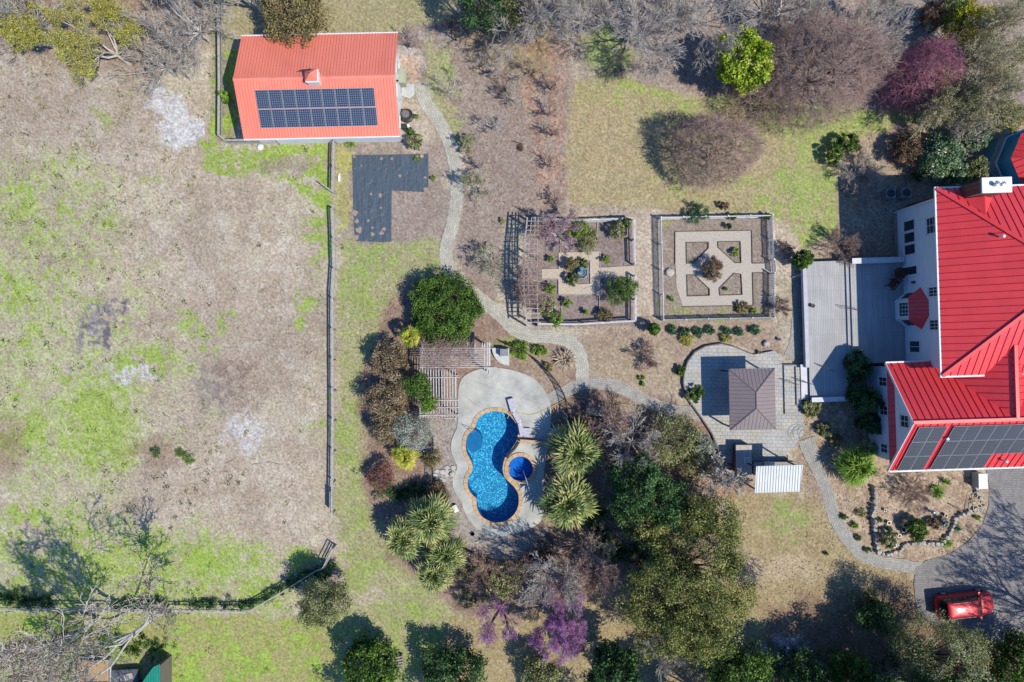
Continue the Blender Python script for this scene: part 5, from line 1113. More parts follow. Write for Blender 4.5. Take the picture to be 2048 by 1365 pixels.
# pergola over the left side of the pool terrace
pg = thing('pergola', 'weathered L-shaped pergola with pale slats at the upper left of the pool', 'pergola', (*G2(900, 740), 0))
pz = 2.55
def GP(x, y): return G2(700 + x / 4.015, 540 + y / 4.015, pz)
mb = MB()
for k in range(11): y = 630 + k * 15.5; mb.bar((*GP(560, y), pz), (*GP(1170 if k in (0, 10) else 1085, y), pz), .05, .09)
mb.build('slats', PALEWOOD, pg)
mb = MB()
for k in range(14): x = 560 + k * 22; mb.bar((*GP(x, 800), pz + .0), (*GP(x + 4, 1190), pz + .0), .06, .09)
mb.build('slats', PALEWOOD, pg)
for (a, b_, w) in (((1082, 590), (1082, 800), .10), ((1102, 585), (1102, 830), .10), ((1120, 585), (1120, 850), .14), ((945, 585), (945, 640), .06), ((1003, 585), (1003, 650), .06), ((1063, 585), (1063, 640), .06), ((580, 600), (575, 1180), .09)):
    mb = MB(); mb.bar((*GP(*a), pz - .1), (*GP(*b_), pz - .1), w, .12); mb.build('beam', PALEWOOD, pg)
for (a, b_) in (((555, 865), (880, 865)), ((550, 1048), (880, 1046)), ((560, 1108), (880, 1104)), ((560, 1168), (885, 1163)), ((760, 1192), (850, 1192)), ((820, 785), (1180, 785))):
    mb = MB(); mb.bar((*GP(*a), pz + .12), (*GP(*b_), pz + .12), .05, .12); mb.build('beam', PALEWOOD, pg)
mb = MB(); mb.bar((*GP(850, 860), pz - .08), (*GP(850, 1215), pz - .08), .07, .14); mb.build('beam', PALEWOOD, pg)
for p in ((1110, 620), (1110, 830), (840, 860), (845, 1190), (585, 640), (585, 1180), (590, 880)):
    q = GP(*p); mb = MB(); mb.box(q[0] - .07, q[1] - .07, 0, q[0] + .07, q[1] + .07, pz - .16); mb.build('post', PALEWOOD, pg)
# quarter-round stone hearth
hc = G2(1018.5, 697); he = thing('stone_hearth', 'quarter-round pale grey stepped stone hearth at the right end of the pergola', 'hearth', (*hc, 0)); HS = M('pale_hearth_stone', A(216, 216, 212), A(176, 178, 178), 3, .8, bump=.3)
def quarter(r, n=10): return [hc] + [(hc[0] + r * math.cos(a), hc[1] + r * math.sin(a)) for a in [PI + PI / 2 * k / n for k in range(n + 1)]]
for r, z0, z1, nm in ((1.42, .03, .32, 'lower_step'), (.98, .321, .58, 'upper_step')): mb = MB(); mb.prism(quarter(r), z0, z1); mb.build(nm, HS, he)
mb = MB(); mb.box(hc[0] - .75, hc[1] - .62, .581, hc[0] - .1, hc[1] - .05, .95); mb.build('firebox', M('grey_firebox', A(150, 154, 160), A(120, 122, 128), 5), he)
# arbor at the left of the rose garden
ARBW = M('arbor_grey_wood', A(204, 196, 188), A(150, 142, 136), 6, .85)
ab = thing('arbor', 'weathered slatted arbor over the left side of the rose garden, overgrown with bare vines', 'arbor', (*G2(1050, 550), 0)); az = 2.7
def GA(x, y): return G2(980 + x / 4.549, 380 + y / 4.549, az)
mb = MB()
for k in range(24):
    y = 285 + k * 41.8 + 1.2 * math.sin(k); t = (y - 285) / 980; bend = -70 * math.sin(PI * min(1, t * 1.02)) + 0
    mb.bar((*GA(345 + bend * .9, y), az), (*GA(470 + bend * .55, y + 2), az), .05, .08)
mb.build('slats', ARBW, ab)
for off in (0, 40, 72, 100):
    pts = [(*GA(340 + off - 34 * math.sin(PI * t) * (1 if off < 50 else .3), 250 + 1010 * t), az - .09) for t in [k / 6 for k in range(7)]]
    if off in (40, 72, 100): pts = pts if off == 100 else pts[:4] if off == 72 else pts
    mb = MB()
    for a, b_ in zip(pts, pts[1:]): mb.bar(a, b_, .06 if off else .10, .10)
    mb.build('beam', ARBW, ab)
for t in (0.03, .34, .67, .97):
    for off in (0, 100):
        q = GA(340 + off - 34 * math.sin(PI * t) * (1 if off < 50 else .3), 250 + 1010 * t); mb = MB(); mb.box(q[0] - .06, q[1] - .06, 0, q[0] + .06, q[1] + .06, az - .15); mb.build('post', ARBW, ab)
for z in (.9, 1.6, 2.2):
    mb = MB(); p0, p1 = GA(310, 320), GA(312, 1180); mb.bar((*p0, z), (*p1, z), .04, .08); mb.build('rail', ARBW, ab)

# sheds and clutter in the bottom left corner
t = thing('debris_crate', 'pale open wooden crate of sand and rubble under the leaning grey tree', 'crate', (*G2(195, 1335), 0)); q = G2(193, 1338); w2, d2 = 1.25, .95
CR = M('crate_pale_wood', A(190, 182, 174), A(150, 140, 132), 5)
mb = MB()
for s in (-1, 1): mb.obox(q[0] + s * w2, q[1], 0, .55, .08, 2 * d2 + .08); mb.obox(q[0], q[1] + s * d2, 0, .549, 2 * w2 - .085, .08)
mb.build('side', CR, t); mb = MB(); mb.prism([(q[0] + x * w2 * .96, q[1] + y * d2 * .96) for x, y in ((-1, -1), (1, -1), (1, 1), (-1, 1))], .02, .38); mb.build('rubble', M('orange_rubble', A(200, 164, 120), A(150, 130, 110), 4, bump=1), t)
t = thing('green_shed', 'teal green ribbed metal shed roof cut off by the bottom edge', 'shed', (*G2(300, 1380), 0))
rp = [G(284, 1366, 2.1), G(305, 1336, 2.3), G(318, 1330, 2.3), G(318, 1470, 2.3), G(230, 1470, 2.0)]; rp = [(x, y, 2.2) for x, y, _ in rp]
mb = MB(); mb.slab(rp, .05); mb.m = 1; mb.ribs(rp, (0, 1, 0), .2, .02, .03); mb.build('roof', [M('teal_roof', A(30, 150, 130), A(26, 130, 116)), M('teal_rib', A(24, 116, 104))], t)
mb = MB(); sxm, sym = sum(p[0] for p in rp) / 5, sum(p[1] for p in rp) / 5; mb.prism([(sxm + (x - sxm) * .9, sym + (y - sym) * .9) for x, y, _ in rp], 0, 2.13); mb.build('wall', M('shed_wall', A(130, 120, 110)), t)
t = thing('trailer', 'dark flat low trailer bed beside the green shed at the bottom edge', 'trailer', (*G2(255, 1360), 0)); q = G2(250, 1362, .6)
mb = MB(); mb.obox(q[0], q[1] - .4, .45, .58, 2.2, 2.6, .05); mb.build('bed', M('dark_bed', A(96, 98, 110), A(76, 78, 90), 3), t); mb = MB(); mb.obox(q[0] + .3, q[1] + .35, .585, .65, .7, .5, .3); mb.build('pallet', CR, t)
for s in (-1, 1): mb = MB(); mb.tube([(q[0] + s * 1.0, q[1] - .4, .28), (q[0] + s * 1.18, q[1] - .4, .28)], .28, 12); mb.build('wheel', RUB, t)
t = thing('pallet_stack', 'pale wooden pallet frame leaning among branches at the bottom, right of the dark bush', 'pallet', (*G2(798, 1318), 0)); q = G2(798, 1320); mb = MB()
for k in range(5): mb.obox(q[0], q[1] - .5 + k * .25, .5 + k * .04, .54 + k * .04, .9, .09, .2)
for k in (-1, 0, 1): mb.obox(q[0] + k * .38, q[1], 0, .5, .08, 1.1, .2)
mb.build('boards', CR, t)
q = G2(521, 295); t = thing('white_bag', 'crumpled white sack on the grass below the left end of the barn', 'bag', (*q, 0)); mb = MB(); mb.lathe(*q, [(.26, 0), (.30, .08), (.18, .2), (.03, .24)], 7, .5); mb.build('sack', WHITE, t)
q = G2(679, 358); t = thing('lawn_statue', 'small white figure lying beside the short fence by the black fabric', 'statue', (*q, 0)); mb = MB(); mb.obox(q[0], q[1], .0, .14, .2, .55); mb.lathe(q[0], q[1] + .4, [(.02, .0), (.10, .07), (.02, .16)], 8); mb.build('figure', WHITE, t)
mb = MB()
for k, (a, b_) in enumerate((((830, 130), (838, 145)), ((842, 130), (852, 142)), ((845, 128), (855, 140)), ((849, 129), (851, 137)))): mb.tube([G(*a, .05), G(*b_, .08)], .03, 5)
tag(mb.build('plank_pile', PALEWOOD), 'few pale sticks of lumber on the soil right of the barn', 'lumber')
for (p, r, l) in (((844, 313), .14, 'larger terracotta disc on the top right of the black fabric'), ((835, 314), .09, 'smaller terracotta disc on the top right of the black fabric')):
    q = G2(*p); mb = MB(); mb.lathe(*q, [(r, .042), (r, .09), (r * .8, .09), (.01, .08)], 14); tag(mb.build('pot_saucer', M('terracotta', A(220, 170, 140))), l, 'saucer')
for (a, b_, l) in (((1027, 282), (1048, 289), 'short pale post lying on orchard mulch left of the tan lawn'), ((1028, 412), (1052, 426), 'dark plank lying above the arbor')):
    mb = MB(); mb.bar(G(*a, .25), G(*b_, .25), .05, .05); tag(mb.build('plank', DTIMB), l, 'plank')
mb = MB()
r_ = np.random.RandomState(12)
for k in range(46):
    x, y = r_.uniform(1075, 1092) if k % 2 else r_.uniform(1060, 1100), 0
for k in range(26):
    t_ = r_.rand(); p = G2(870 + 40 * r_.rand(), 935 + 28 * r_.rand()); n = 5; s = r_.uniform(.12, .3); mb.prism([(p[0] + s * math.cos(2*PI*i/n + t_), p[1] + s * .7 * math.sin(2*PI*i/n + t_)) for i in range(n)], 0, r_.uniform(.03, .1))
tag(mb.build('flagstones', M('flagstone_pale', A(206, 200, 196), A(170, 164, 160), 5)), 'scattered pale flagstones on the bare soil left of the pool', 'flagstones', kind='stuff')
# ------------------------------------------------------------------ plants
def seg_mesh(S, n=3):
    "S: array of p0(3) p1(3) r0 r1 -> verts, quads"
    S = np.asarray(S, float); p0, p1, r0, r1 = S[:, :3], S[:, 3:6], S[:, 6], S[:, 7]
    d = p1 - p0; d /= np.maximum(np.linalg.norm(d, axis=1), 1e-6)[:, None]
    h = np.where(np.abs(d[:, 2:3]) > .9, np.array([[1., 0, 0]]), np.array([[0, 0, 1.]])); a = np.cross(d, h); a /= np.linalg.norm(a, axis=1)[:, None]; b = np.cross(d, a)
    V = []
    for p, r in ((p0, r0), (p1, r1)):
        for k in range(n): t = 2 * PI * k / n; V.append(p + (a * math.cos(t) + b * math.sin(t)) * r[:, None])
    V = np.stack(V, 1); base = np.arange(len(S))[:, None] * 2 * n
    F = np.stack([np.concatenate([base + k, base + (k + 1) % n, base + n + (k + 1) % n, base + n + k], 1) for k in range(n)], 1).reshape(-1, 4)
    return V.reshape(-1, 3), F
def unit(v): return v / max(1e-9, math.sqrt(v[0]**2 + v[1]**2 + v[2]**2))
def grow(seed, H, R, th, nmain=6, levels=4, up=.12, wig=.20, nseg=4, rad=.14, kids=1, ratio=.60, lean=(0, 0), ang=.75, elev=(.35, 1.2), dome=True, gap=.0):
    "limb skeleton: returns thick segments, thin segments and tips"
    r = np.random.RandomState(seed); thick, thin, tips = [], [], []
    top = np.array([lean[0] * th, lean[1] * th, th]); p = np.zeros(3); k = 4
    for i in range(k):
        q = top * (i + 1) / k + np.array([r.normal(0, .03), r.normal(0, .03), 0]); thick.append((*p, *q, rad * (1.25 - .35 * i / k), rad * (1.25 - .35 * (i + 1) / k))); p = q
    st = []
    for i in range(nmain):
        az = 2 * PI * (i + r.uniform(-.3, .3)) / nmain; el = r.uniform(*elev)
        d = np.array([math.cos(az) * math.cos(el) + lean[0] * .6, math.sin(az) * math.cos(el) + lean[1] * .6, math.sin(el)])
        L = (R * math.cos(el) + (H - th) * math.sin(el)) * r.uniform(.52, .68)
        st.append((p - np.array([0, 0, r.uniform(0, .3) * th * .4]), unit(d), L, rad * r.uniform(.55, .75), 1))
    while st:
        p, d, L, ra, lv = st.pop(); ns = nseg if lv < levels else 2; sl = L / ns
        for i in range(ns):
            d = unit(d + r.normal(0, wig, 3) + np.array([0, 0, up]))
            q = p + d * sl; r0 = ra * (1 - .62 * i / ns); r1 = ra * (1 - .62 * (i + 1) / ns)
            (thick if lv <= 2 and ra > .02 else thin).append((*p, *q, r0, r1)); p = q
            if lv < levels:
                for _ in range(kids if i > 0 or lv > 1 else max(0, kids - 1)):
                    if r.rand() < gap: continue
                    v = r.normal(0, 1, 3); v -= d * v.dot(d); v = unit(v); a = ang * r.uniform(.7, 1.25)
                    st.append((p, unit(d * math.cos(a) + v * math.sin(a)), L * ratio * r.uniform(.7, 1.15) * (1 - .25 * i / ns), r1 * .62, lv + 1))
            elif i == ns - 1: tips.append(tuple(p))
        if lv < levels: st.append((p, d, L * ratio * .8, ra * .36, lv + 1))
    return np.array(thick), np.array(thin), np.array(tips)
def dome_skel(seed, H, R, th, counts=(14, 80, 480, 3000), frac=(.36, .62, .84, 1.0), rad=.10, jit=.07, zmin=.0, tips_out=2, tl=.35):
    "limbs that fork again and again until their tips fill an even dome"
    r = np.random.RandomState(seed); c = np.array([0, 0, th * .5]); S, thin = [], []
    S.append((0, 0, -.05, 0, 0, th, rad * 1.3, rad)); ends = np.array([[0, 0, th * .7]]); dirs = np.array([[0, 0, 1.]]); radii = (rad * .6, rad * .30, rad * .15, rad * .08)
    al = r.uniform(0, 6); lob = lambda az: 1 + .07 * np.sin(3 * az + al) + .05 * np.sin(7 * az + 2 * al) + .04 * np.sin(13 * az + al)
    for lv, (n, f) in enumerate(zip(counts, frac)):
        i = np.arange(n); z = zmin + (1 - zmin) * (i + .5) / n; az = i * 2.39996 + r.uniform(0, 6); z = np.clip(z + r.normal(0, .03, n), zmin, 1); q = np.sqrt(1 - z * z)
        ff = f * (1 + r.normal(0, jit, n)) * lob(az); P = np.stack([q * np.cos(az) * R * ff, q * np.sin(az) * R * ff, c[2] + z * (H - c[2]) * ff + .12 * R * f * (1 - z)], 1) + r.normal(0, .03 * R, (n, 3))
        D = np.linalg.norm(P[:, None] - ends[None], axis=2); par = D.argmin(1); a = ends[par]; d0 = dirs[par]; L = np.linalg.norm(P - a, axis=1)[:, None]
        m = a + d0 * L * .38 + (P - a) * .12 + r.normal(0, .04, (n, 3)) * L; m2 = (m + P) / 2 + d0 * L * .06 + r.normal(0, .05, (n, 3)) * L
        rr_ = radii[lv]; segs = np.concatenate([np.concatenate([x, y, np.full((n, 1), ra), np.full((n, 1), rb)], 1) for x, y, ra, rb in ((a, m, rr_, rr_ * .85), (m, m2, rr_ * .85, rr_ * .7), (m2, P, rr_ * .7, rr_ * .5))])
        (S.extend(segs) if lv < 2 else thin.append(segs)); dn = P - m2; dn /= np.maximum(np.linalg.norm(dn, axis=1), 1e-6)[:, None]; ends, dirs = P, dn
    e = np.repeat(ends, tips_out, 0); d = np.repeat(dirs, tips_out, 0) + r.normal(0, .45, (len(e), 3)); d /= np.linalg.norm(d, axis=1)[:, None]; e2 = e + d * tl * r.uniform(.5, 1.2, (len(e), 1))
    thin.append(np.concatenate([e, e2, np.full((len(e), 1), .006), np.full((len(e), 1), .004)], 1)); return np.array([tuple(x) for x in S]), np.concatenate(thin), e2
def dome_tree(name, px_, py_, zc, H, R, label, seed, bark=None, twig=None, tw=.008, tipleaf=None, cat='tree', base=None, sy=1.0, **kw):
    x, y = base or G2(px_, py_, zc); t = thing(name, label, cat, (x, y, 0), local=True); t.scale = (1, sy, 1); th = kw.pop('th', .8)
    thick, thin, tips = dome_skel(seed, H, R, th, **kw); V, F = seg_mesh(thick, 6); mesh_np('trunk', V, F, bark or BARKB, t)
    thin[:, 6:8] = np.maximum(thin[:, 6:8], tw); V, F = seg_mesh(thin, 3); mesh_np('twigs', V, F, twig or BARKP, t)
    if tipleaf: lm, nl, sz, spr = tipleaf; V, F, ti = leaves(tips, nl, sz, seed + 1, spr); mesh_np('buds', V, F, LM[lm], t, tint=ti)
    return t
def twig_mat(name, corners, z, n, label, seed, mat_, thick=.25, L=.6, loc=None, cat='vine', w=.008):
    "matted vine lying over a frame: corners are px outline points at height z"
    r = np.random.RandomState(seed); C = [G2(*p, z) for p in corners]; u, v = r.rand(n, 1), r.rand(n, 1); a, b_, c, d = [np.array([q]) for q in C]
    P = (a * (1 - u) + b_ * u) * (1 - v) + (d * (1 - u) + c * u) * v; P = np.concatenate([P + r.normal(0, .12, (n, 2)), z + r.normal(.05, thick * .5, (n, 1))], 1)
    az = r.uniform(0, 2 * PI, n); D = np.stack([np.cos(az), np.sin(az), r.normal(0, .25, n)], 1) * L * r.uniform(.4, 1.2, (n, 1)); m = P + D * .5 + r.normal(0, .06, (n, 3)); q = P + D
    S = np.concatenate([np.concatenate([P, m, np.full((n, 2), w)], 1), np.concatenate([m, q, np.full((n, 2), w * .8)], 1)]); t = thing(name, label, cat, (*C[0], 0)); V, F = seg_mesh(S, 3); mesh_np('stems', V, F, mat_, t)
    S2 = [(*C[0], 0, *C[0], z, .03, .02), (*C[2], 0, *C[2], z, .03, .02)]; V, F = seg_mesh(S2, 5); mesh_np('main_stem', V, F, BARKB, t); return t
def leaves(C, Nn, size, seed, spread, up=.5, asp=.5, out=None, tintc=None, tj=.25):
    "C: clump centres; Nn leaves each; returns V, F, tint"
    r = np.random.RandomState(seed); C = np.repeat(C, Nn, 0); n = len(C)
    off = r.normal(0, 1, (n, 3)); off /= np.linalg.norm(off, axis=1)[:, None]; off *= (r.rand(n, 1) ** .45) * spread
    P = C + off
    nm = r.normal(0, .7, (n, 3)) + off / max(spread, 1e-6) * .7; nm[:, 2] += up; nm /= np.linalg.norm(nm, axis=1)[:, None]
    t = np.cross(nm, r.normal(0, 1, (n, 3))); t /= np.maximum(np.linalg.norm(t, axis=1), 1e-6)[:, None]; b = np.cross(nm, t)
    s = size * r.uniform(.6, 1.35, (n, 1)); V = np.stack([P - t * s, P - b * s * asp, P + t * s, P + b * s * asp], 1)
    if tintc is None: tintc = r.rand(n // Nn)
    ti = np.clip(np.repeat(tintc, Nn) + r.normal(0, tj, n), 0, 1)
    return V.reshape(-1, 3), np.arange(4 * n).reshape(n, 4), np.repeat(ti, 4)
def dome_pts(seed, n, R, H, z0, lob=.22, fill=.35, flat=1.0, ell_=1.0):
    "clump centres spread through an uneven dome, mostly near its skin"
    r = np.random.RandomState(seed); out = []
    ph = r.uniform(0, 6, 6)
    while len(out) < n:
        v = r.normal(0, 1, 3); v = unit(v)
        if v[2] < -.35 and r.rand() < .75: continue
        az = math.atan2(v[1], v[0]); lo = 1 + lob * (.5 * math.sin(2 * az + ph[0]) + .5 * math.sin(3 * az + ph[1] + 2 * v[2]) + .4 * math.sin(5 * az + ph[2] - 3 * v[2]))
        rr_ = (r.uniform(fill, 1) ** .4) * lo
        out.append((v[0] * R * rr_ * ell_, v[1] * R * rr_, z0 + v[2] * H * rr_ * flat))
    return np.array(out)
BARKG = M('grey_bark', A(226, 220, 214), A(170, 162, 156), 7, .9); BARKL = M('pale_twig_bark', A(228, 216, 204), A(184, 172, 162), 7, .9); BARKB = M('brown_bark', A(130, 108, 94), A(96, 80, 70), 7, .9); BARKP = M('purple_brown_twigs', A(206, 176, 164), A(166, 138, 128), 5, .9)
BARKT = M('tan_twigs', A(228, 212, 178), A(190, 172, 142), 5, .9); BARKD = M('dark_bark', A(96, 84, 78), A(70, 60, 56), 7, .9); BARKR = M('rosy_twigs', A(216, 140, 160), A(176, 108, 130), 4, .9)
LM = {
 'oak': leafmat('oak_leaves', [A(50, 62, 30), A(104, 120, 62), A(160, 162, 90), A(196, 184, 112)]),
 'dark': leafmat('dark_evergreen', [A(20, 38, 22), A(48, 80, 44), A(84, 122, 66), A(120, 154, 92)]),
 'bright': leafmat('bright_yellow_green', [A(84, 118, 24), A(140, 172, 36), A(196, 214, 70), A(236, 236, 130)], .3),
 'hedge': leafmat('hedge_green', [A(28, 48, 24), A(64, 96, 40), A(104, 140, 56), A(136, 166, 72)]),
 'olive': leafmat('olive_leaf', [A(66, 76, 46), A(122, 130, 80), A(170, 174, 116), A(204, 202, 152)]),
 'autumn': leafmat('mixed_olive_rust', [A(60, 64, 40), A(120, 116, 76), A(168, 158, 108), A(178, 140, 100)]),
 'bud': leafmat('yellow_green_bud', [A(120, 118, 50), A(176, 172, 66), A(206, 200, 92), A(226, 220, 130)], .3),
 'cedar': leafmat('brown_grey_needles', [A(70, 60, 48), A(124, 106, 82), A(164, 144, 112), A(190, 172, 140)], .1),
 'silver': leafmat('silver_green', [A(96, 106, 90), A(146, 156, 138), A(180, 188, 172), A(204, 208, 196)], .15),
 'rust': leafmat('red_brown_leaf', [A(66, 50, 44), A(120, 92, 78), A(156, 122, 104), A(150, 148, 100)]),
 'red': leafmat('muted_red_leaf', [A(84, 60, 50), A(136, 100, 86), A(176, 116, 110), A(160, 144, 110)]),
 'magenta': leafmat('magenta_blossom', [A(170, 90, 176), A(206, 120, 208), A(226, 150, 226), A(238, 180, 236)], .35),
 'pink': leafmat('pale_pink_blossom', [A(180, 140, 156), A(216, 180, 196), A(236, 210, 220), A(150, 110, 120)], .3),
 'rosy': leafmat('rosy_bud', [A(140, 70, 90), A(176, 96, 116), A(196, 120, 140), A(160, 100, 110)], .2),
 'lemon': leafmat('yellow_blossom', [A(60, 84, 20), A(160, 160, 30), A(232, 214, 50), A(250, 234, 90)], .3),
 'grass': leafmat('fresh_green_shoot', [A(60, 96, 30), A(110, 150, 50), A(150, 184, 70), A(176, 200, 100)], .3),
 'palm': leafmat('palm_frond', [A(66, 88, 40), A(118, 138, 74), A(162, 172, 104), A(204, 196, 124)], .15, .5, .4),
 'palmy': leafmat('yellow_palm_frond', [A(110, 140, 30), A(170, 186, 50), A(214, 210, 80), A(232, 214, 110)], .25, .5, .4),
 'straw': leafmat('straw_blade', [A(150, 130, 110), A(196, 176, 150), A(220, 204, 180), A(120, 96, 84)], .15),
 'teal': leafmat('blue_green_leaf', [A(30, 66, 48), A(52, 100, 72), A(80, 130, 92), A(120, 150, 110)]),
 'cam': leafmat('camellia_leaf', [A(40, 64, 40), A(84, 118, 76), A(130, 160, 116), A(176, 192, 150)], .12, .35, .5),
}
def scl(thick, thin, R, H):
    "scale skeleton horizontally / vertically so its tips reach radius R and height H"
    al = np.concatenate([thick, thin]) if len(thin) else thick
    rx = np.percentile(np.hypot(al[:, 3], al[:, 4]), 98); hz = al[:, 5].max(); s = np.array([R / rx, R / rx, H / hz])
    for a in (thick, thin):
        if len(a): a[:, :3] *= s; a[:, 3:6] *= s
    return s
def bare_tree(name, px_, py_, zc, H, R, label, seed, bark=None, twig=None, cat='tree', group=None, tipleaf=None, base=None, tw=.010, **kw):
    x, y = base or G2(px_, py_, zc)
    t = thing(name, label, cat, (x, y, 0), group=group, local=True)
    th = kw.pop('th', H * .25); thick, thin, tips = grow(seed, H, R, th, **kw); s = scl(thick, thin, R, H)
    th_, _ = seg_mesh(thick, 6); V, F = seg_mesh(thick, 6); mesh_np('trunk', V, F, bark or BARKG, t)
    if len(thin):
        thin[:, 6:8] = np.maximum(thin[:, 6:8], tw); V, F = seg_mesh(thin, 3); mesh_np('twigs', V, F, twig or BARKL, t)
    if tipleaf:
        lm, nl, sz, spr = tipleaf; V, F, ti = leaves(tips * s, nl, sz, seed + 1, spr); mesh_np('buds', V, F, LM[lm], t, tint=ti)
    return t
def leafy(name, px_, py_, zc, R, Hh, label, seed, lm, n=150, per=60, size=.09, clump=None, cat='shrub', trunk=True, bark=None, lob=.22, fill=.35, group=None, base=None, asp=.5, ell_=1.0, rot=0, twigs=0, up=.5):
    "leafy crown of radius R and half height Hh centred at height zc"
    x, y = base or G2(px_, py_, zc); t = thing(name, label, cat, (x, y, 0), rot, group=group, local=True)
    C = dome_pts(seed, n, R * .88, Hh * .88, zc, lob, fill, ell_=ell_)
    C[:, 2] = np.maximum(C[:, 2], .12)
    V, F, ti = leaves(C, per, size, seed + 3, clump or R * .2, up, asp, tintc=np.clip(np.random.RandomState(seed).normal(.5, .22, n), 0, 1))
    V[:, 2] = np.maximum(V[:, 2], .02); mesh_np('crown', V, F, LM[lm], t, tint=ti)
    if trunk:
        r = np.random.RandomState(seed + 9); S = []; zt = max(.15, zc - Hh * .6); tr = max(.025, R * .045)
        S.append((0, 0, 0, 0, 0, zt, tr * 1.3, tr))
        for c in C[r.permutation(len(C))[:min(len(C), 40)]]:
            m = np.array([c[0] * .35, c[1] * .35, zt + (c[2] - zt) * .45]) + r.normal(0, .05, 3); S.append((0, 0, zt, *m, tr * .6, tr * .35)); S.append((*m, *c, tr * .35, .008))
            for k in range(twigs): e = c + r.normal(0, (clump or R * .2) * 1.1, 3); S.append((*c, *e, .010, .007))
        V, F = seg_mesh(S, 5); mesh_np('trunk', V, F, bark or BARKB, t)
    return t
def palm(px_, py_, zc, R, label, seed, lm='palm', nf=38, name='fan_palm', trunk=True, blen=1.0, base=None, group=None):
    x, y = base or G2(px_, py_, zc); t = thing(name, label, 'palm', (x, y, 0), group=group, local=True); r = np.random.RandomState(seed)
    V, T = [], []; S = []
    for i in range(nf):
        az = i * 2.39996 + r.uniform(-.2, .2); f = (i + .5) / nf; el = 1.30 - 1.65 * f + r.uniform(-.16, .16)
        d = np.array([math.cos(az) * math.cos(el), math.sin(az) * math.cos(el), math.sin(el)]); pl = R * .52 * r.uniform(.75, 1.15) * (.35 + .75 * f)
        o = np.array([0, 0, zc]); hub = o + d * pl; hub[2] -= .12 * pl * f; S.append((*o, *hub, .025, .015))
        sd = unit(np.cross(d, [0, 0, 1.])); upv = np.cross(sd, d); nb = 19; tb = r.uniform(.1, .9); tw_ = r.normal(0, .45); sd = unit(sd + upv * tw_); upv = unit(np.cross(sd, d))
        for k in range(nb):
            a = (k / (nb - 1) - .5) * 3.3 + r.normal(0, .05); bd = unit(d * math.cos(a) + sd * math.sin(a) + upv * .12 * math.cos(k * PI)); L = R * .50 * blen * (1 - .3 * abs(a) / 1.8) * r.uniform(.8, 1.12)
            w = .036 * (R / 2.4 + .4); sw = unit(np.cross(bd, upv)) * w
            m = hub + bd * L * .55 + np.array([0, 0, -.03 * L]); e = hub + bd * L * .95 + np.array([0, 0, -(.14 + .34 * r.rand()) * L]); wu = upv * w * .5 * (1 if k % 2 else -1)
            V += [hub - sw * .3, hub + sw * .3, m + sw + wu, m - sw - wu, m - sw - wu, m + sw + wu, e + sw * .12, e - sw * .12]
            tt = np.clip(tb + r.normal(0, .1), 0, 1); T += [tt * .8] * 4 + [min(1, tt + .15)] * 4
    n = len(V) // 4; mesh_np('fronds', np.array(V), np.arange(4 * n).reshape(n, 4), LM[lm], t, tint=T)
    V, F = seg_mesh(S, 4); mesh_np('leaf_stalks', V, F, LM['grass'], t, tint=np.full(len(V), .6))
    if trunk: mb = MB(); mb.tube([(0, 0, 0), (0, 0, zc * .5), (0, 0, zc - .05)], .20, 10, .16); mb.build('trunk', BARKB, t)
    return t
def spiky(px_, py_, R, H, label, seed, lm, n=120, w=.03, name='spiky_plant', cat='plant', droop=.5, el=(.1, 1.4), group=None, z0=.0):
    x, y = G2(px_, py_, H * .5); t = thing(name, label, cat, (x, y, 0), group=group, local=True); r = np.random.RandomState(seed); V, T = [], []
    for i in range(n):
        az = r.uniform(0, 2 * PI); e_ = r.uniform(*el); L = r.uniform(.6, 1.0); d = np.array([math.cos(az) * math.cos(e_) * R, math.sin(az) * math.cos(e_) * R, math.sin(e_) * H]) * L
        o = np.array([r.normal(0, R * .12), r.normal(0, R * .12), z0]); m = o + d * .6 + np.array([0, 0, .1 * H]); e = o + d * 1.0 - np.array([0, 0, droop * H * .3 * math.cos(e_)]); e[2] = max(e[2], .03)
        sw = np.array([-math.sin(az), math.cos(az), 0]) * w; tt = r.rand()
        V += [o - sw * .6, o + sw * .6, m + sw, m - sw, m - sw, m + sw, e + sw * .1, e - sw * .1]; T += [tt * .85] * 4 + [min(1, tt + .15)] * 4
    k = len(V) // 4; mesh_np('leaves', np.array(V), np.arange(4 * k).reshape(k, 4), LM[lm], t, tint=T); return t
# big and middling bare trees: (x, y, z of crown middle, H, R, label, seed, options)
GREY = dict(bark=BARKG, twig=BARKL)
PURP = dict(bark=BARKB, twig=BARKP)
dome_tree('bare_tree', 1434, 294, 3.6, 5.8, 3.4, 'round dense purple-brown bare tree standing alone on the central lawn', 11, counts=(15, 90, 560, 3300), th=1.6, zmin=.02, tw=.010, rad=.10, sy=.80)
dome_tree('bare_tree', 1657, 128, 4.8, 8.0, 4.6, 'largest round purple-brown bare tree, right of the bright yellow-green tree', 12, counts=(18, 120, 760, 4600), th=.8, tw=.009, rad=.13, tl=.45, sy=.84)
dome_tree('bare_tree', 1535, 203, 2.4, 4.2, 2.9, 'smaller open bare tree just below the bright yellow-green tree', 13, counts=(10, 50, 250, 1200), th=.6, tw=.009, rad=.09, sy=.72)
dome_tree('budding_tree', 1852, 146, 3.4, 6.0, 2.35, 'rosy pink budding tree between the large purple tree and the right edge', 14, twig=BARKR, counts=(12, 70, 400, 2200), th=.9, rad=.10, tipleaf=('rosy', 1, .035, .10))
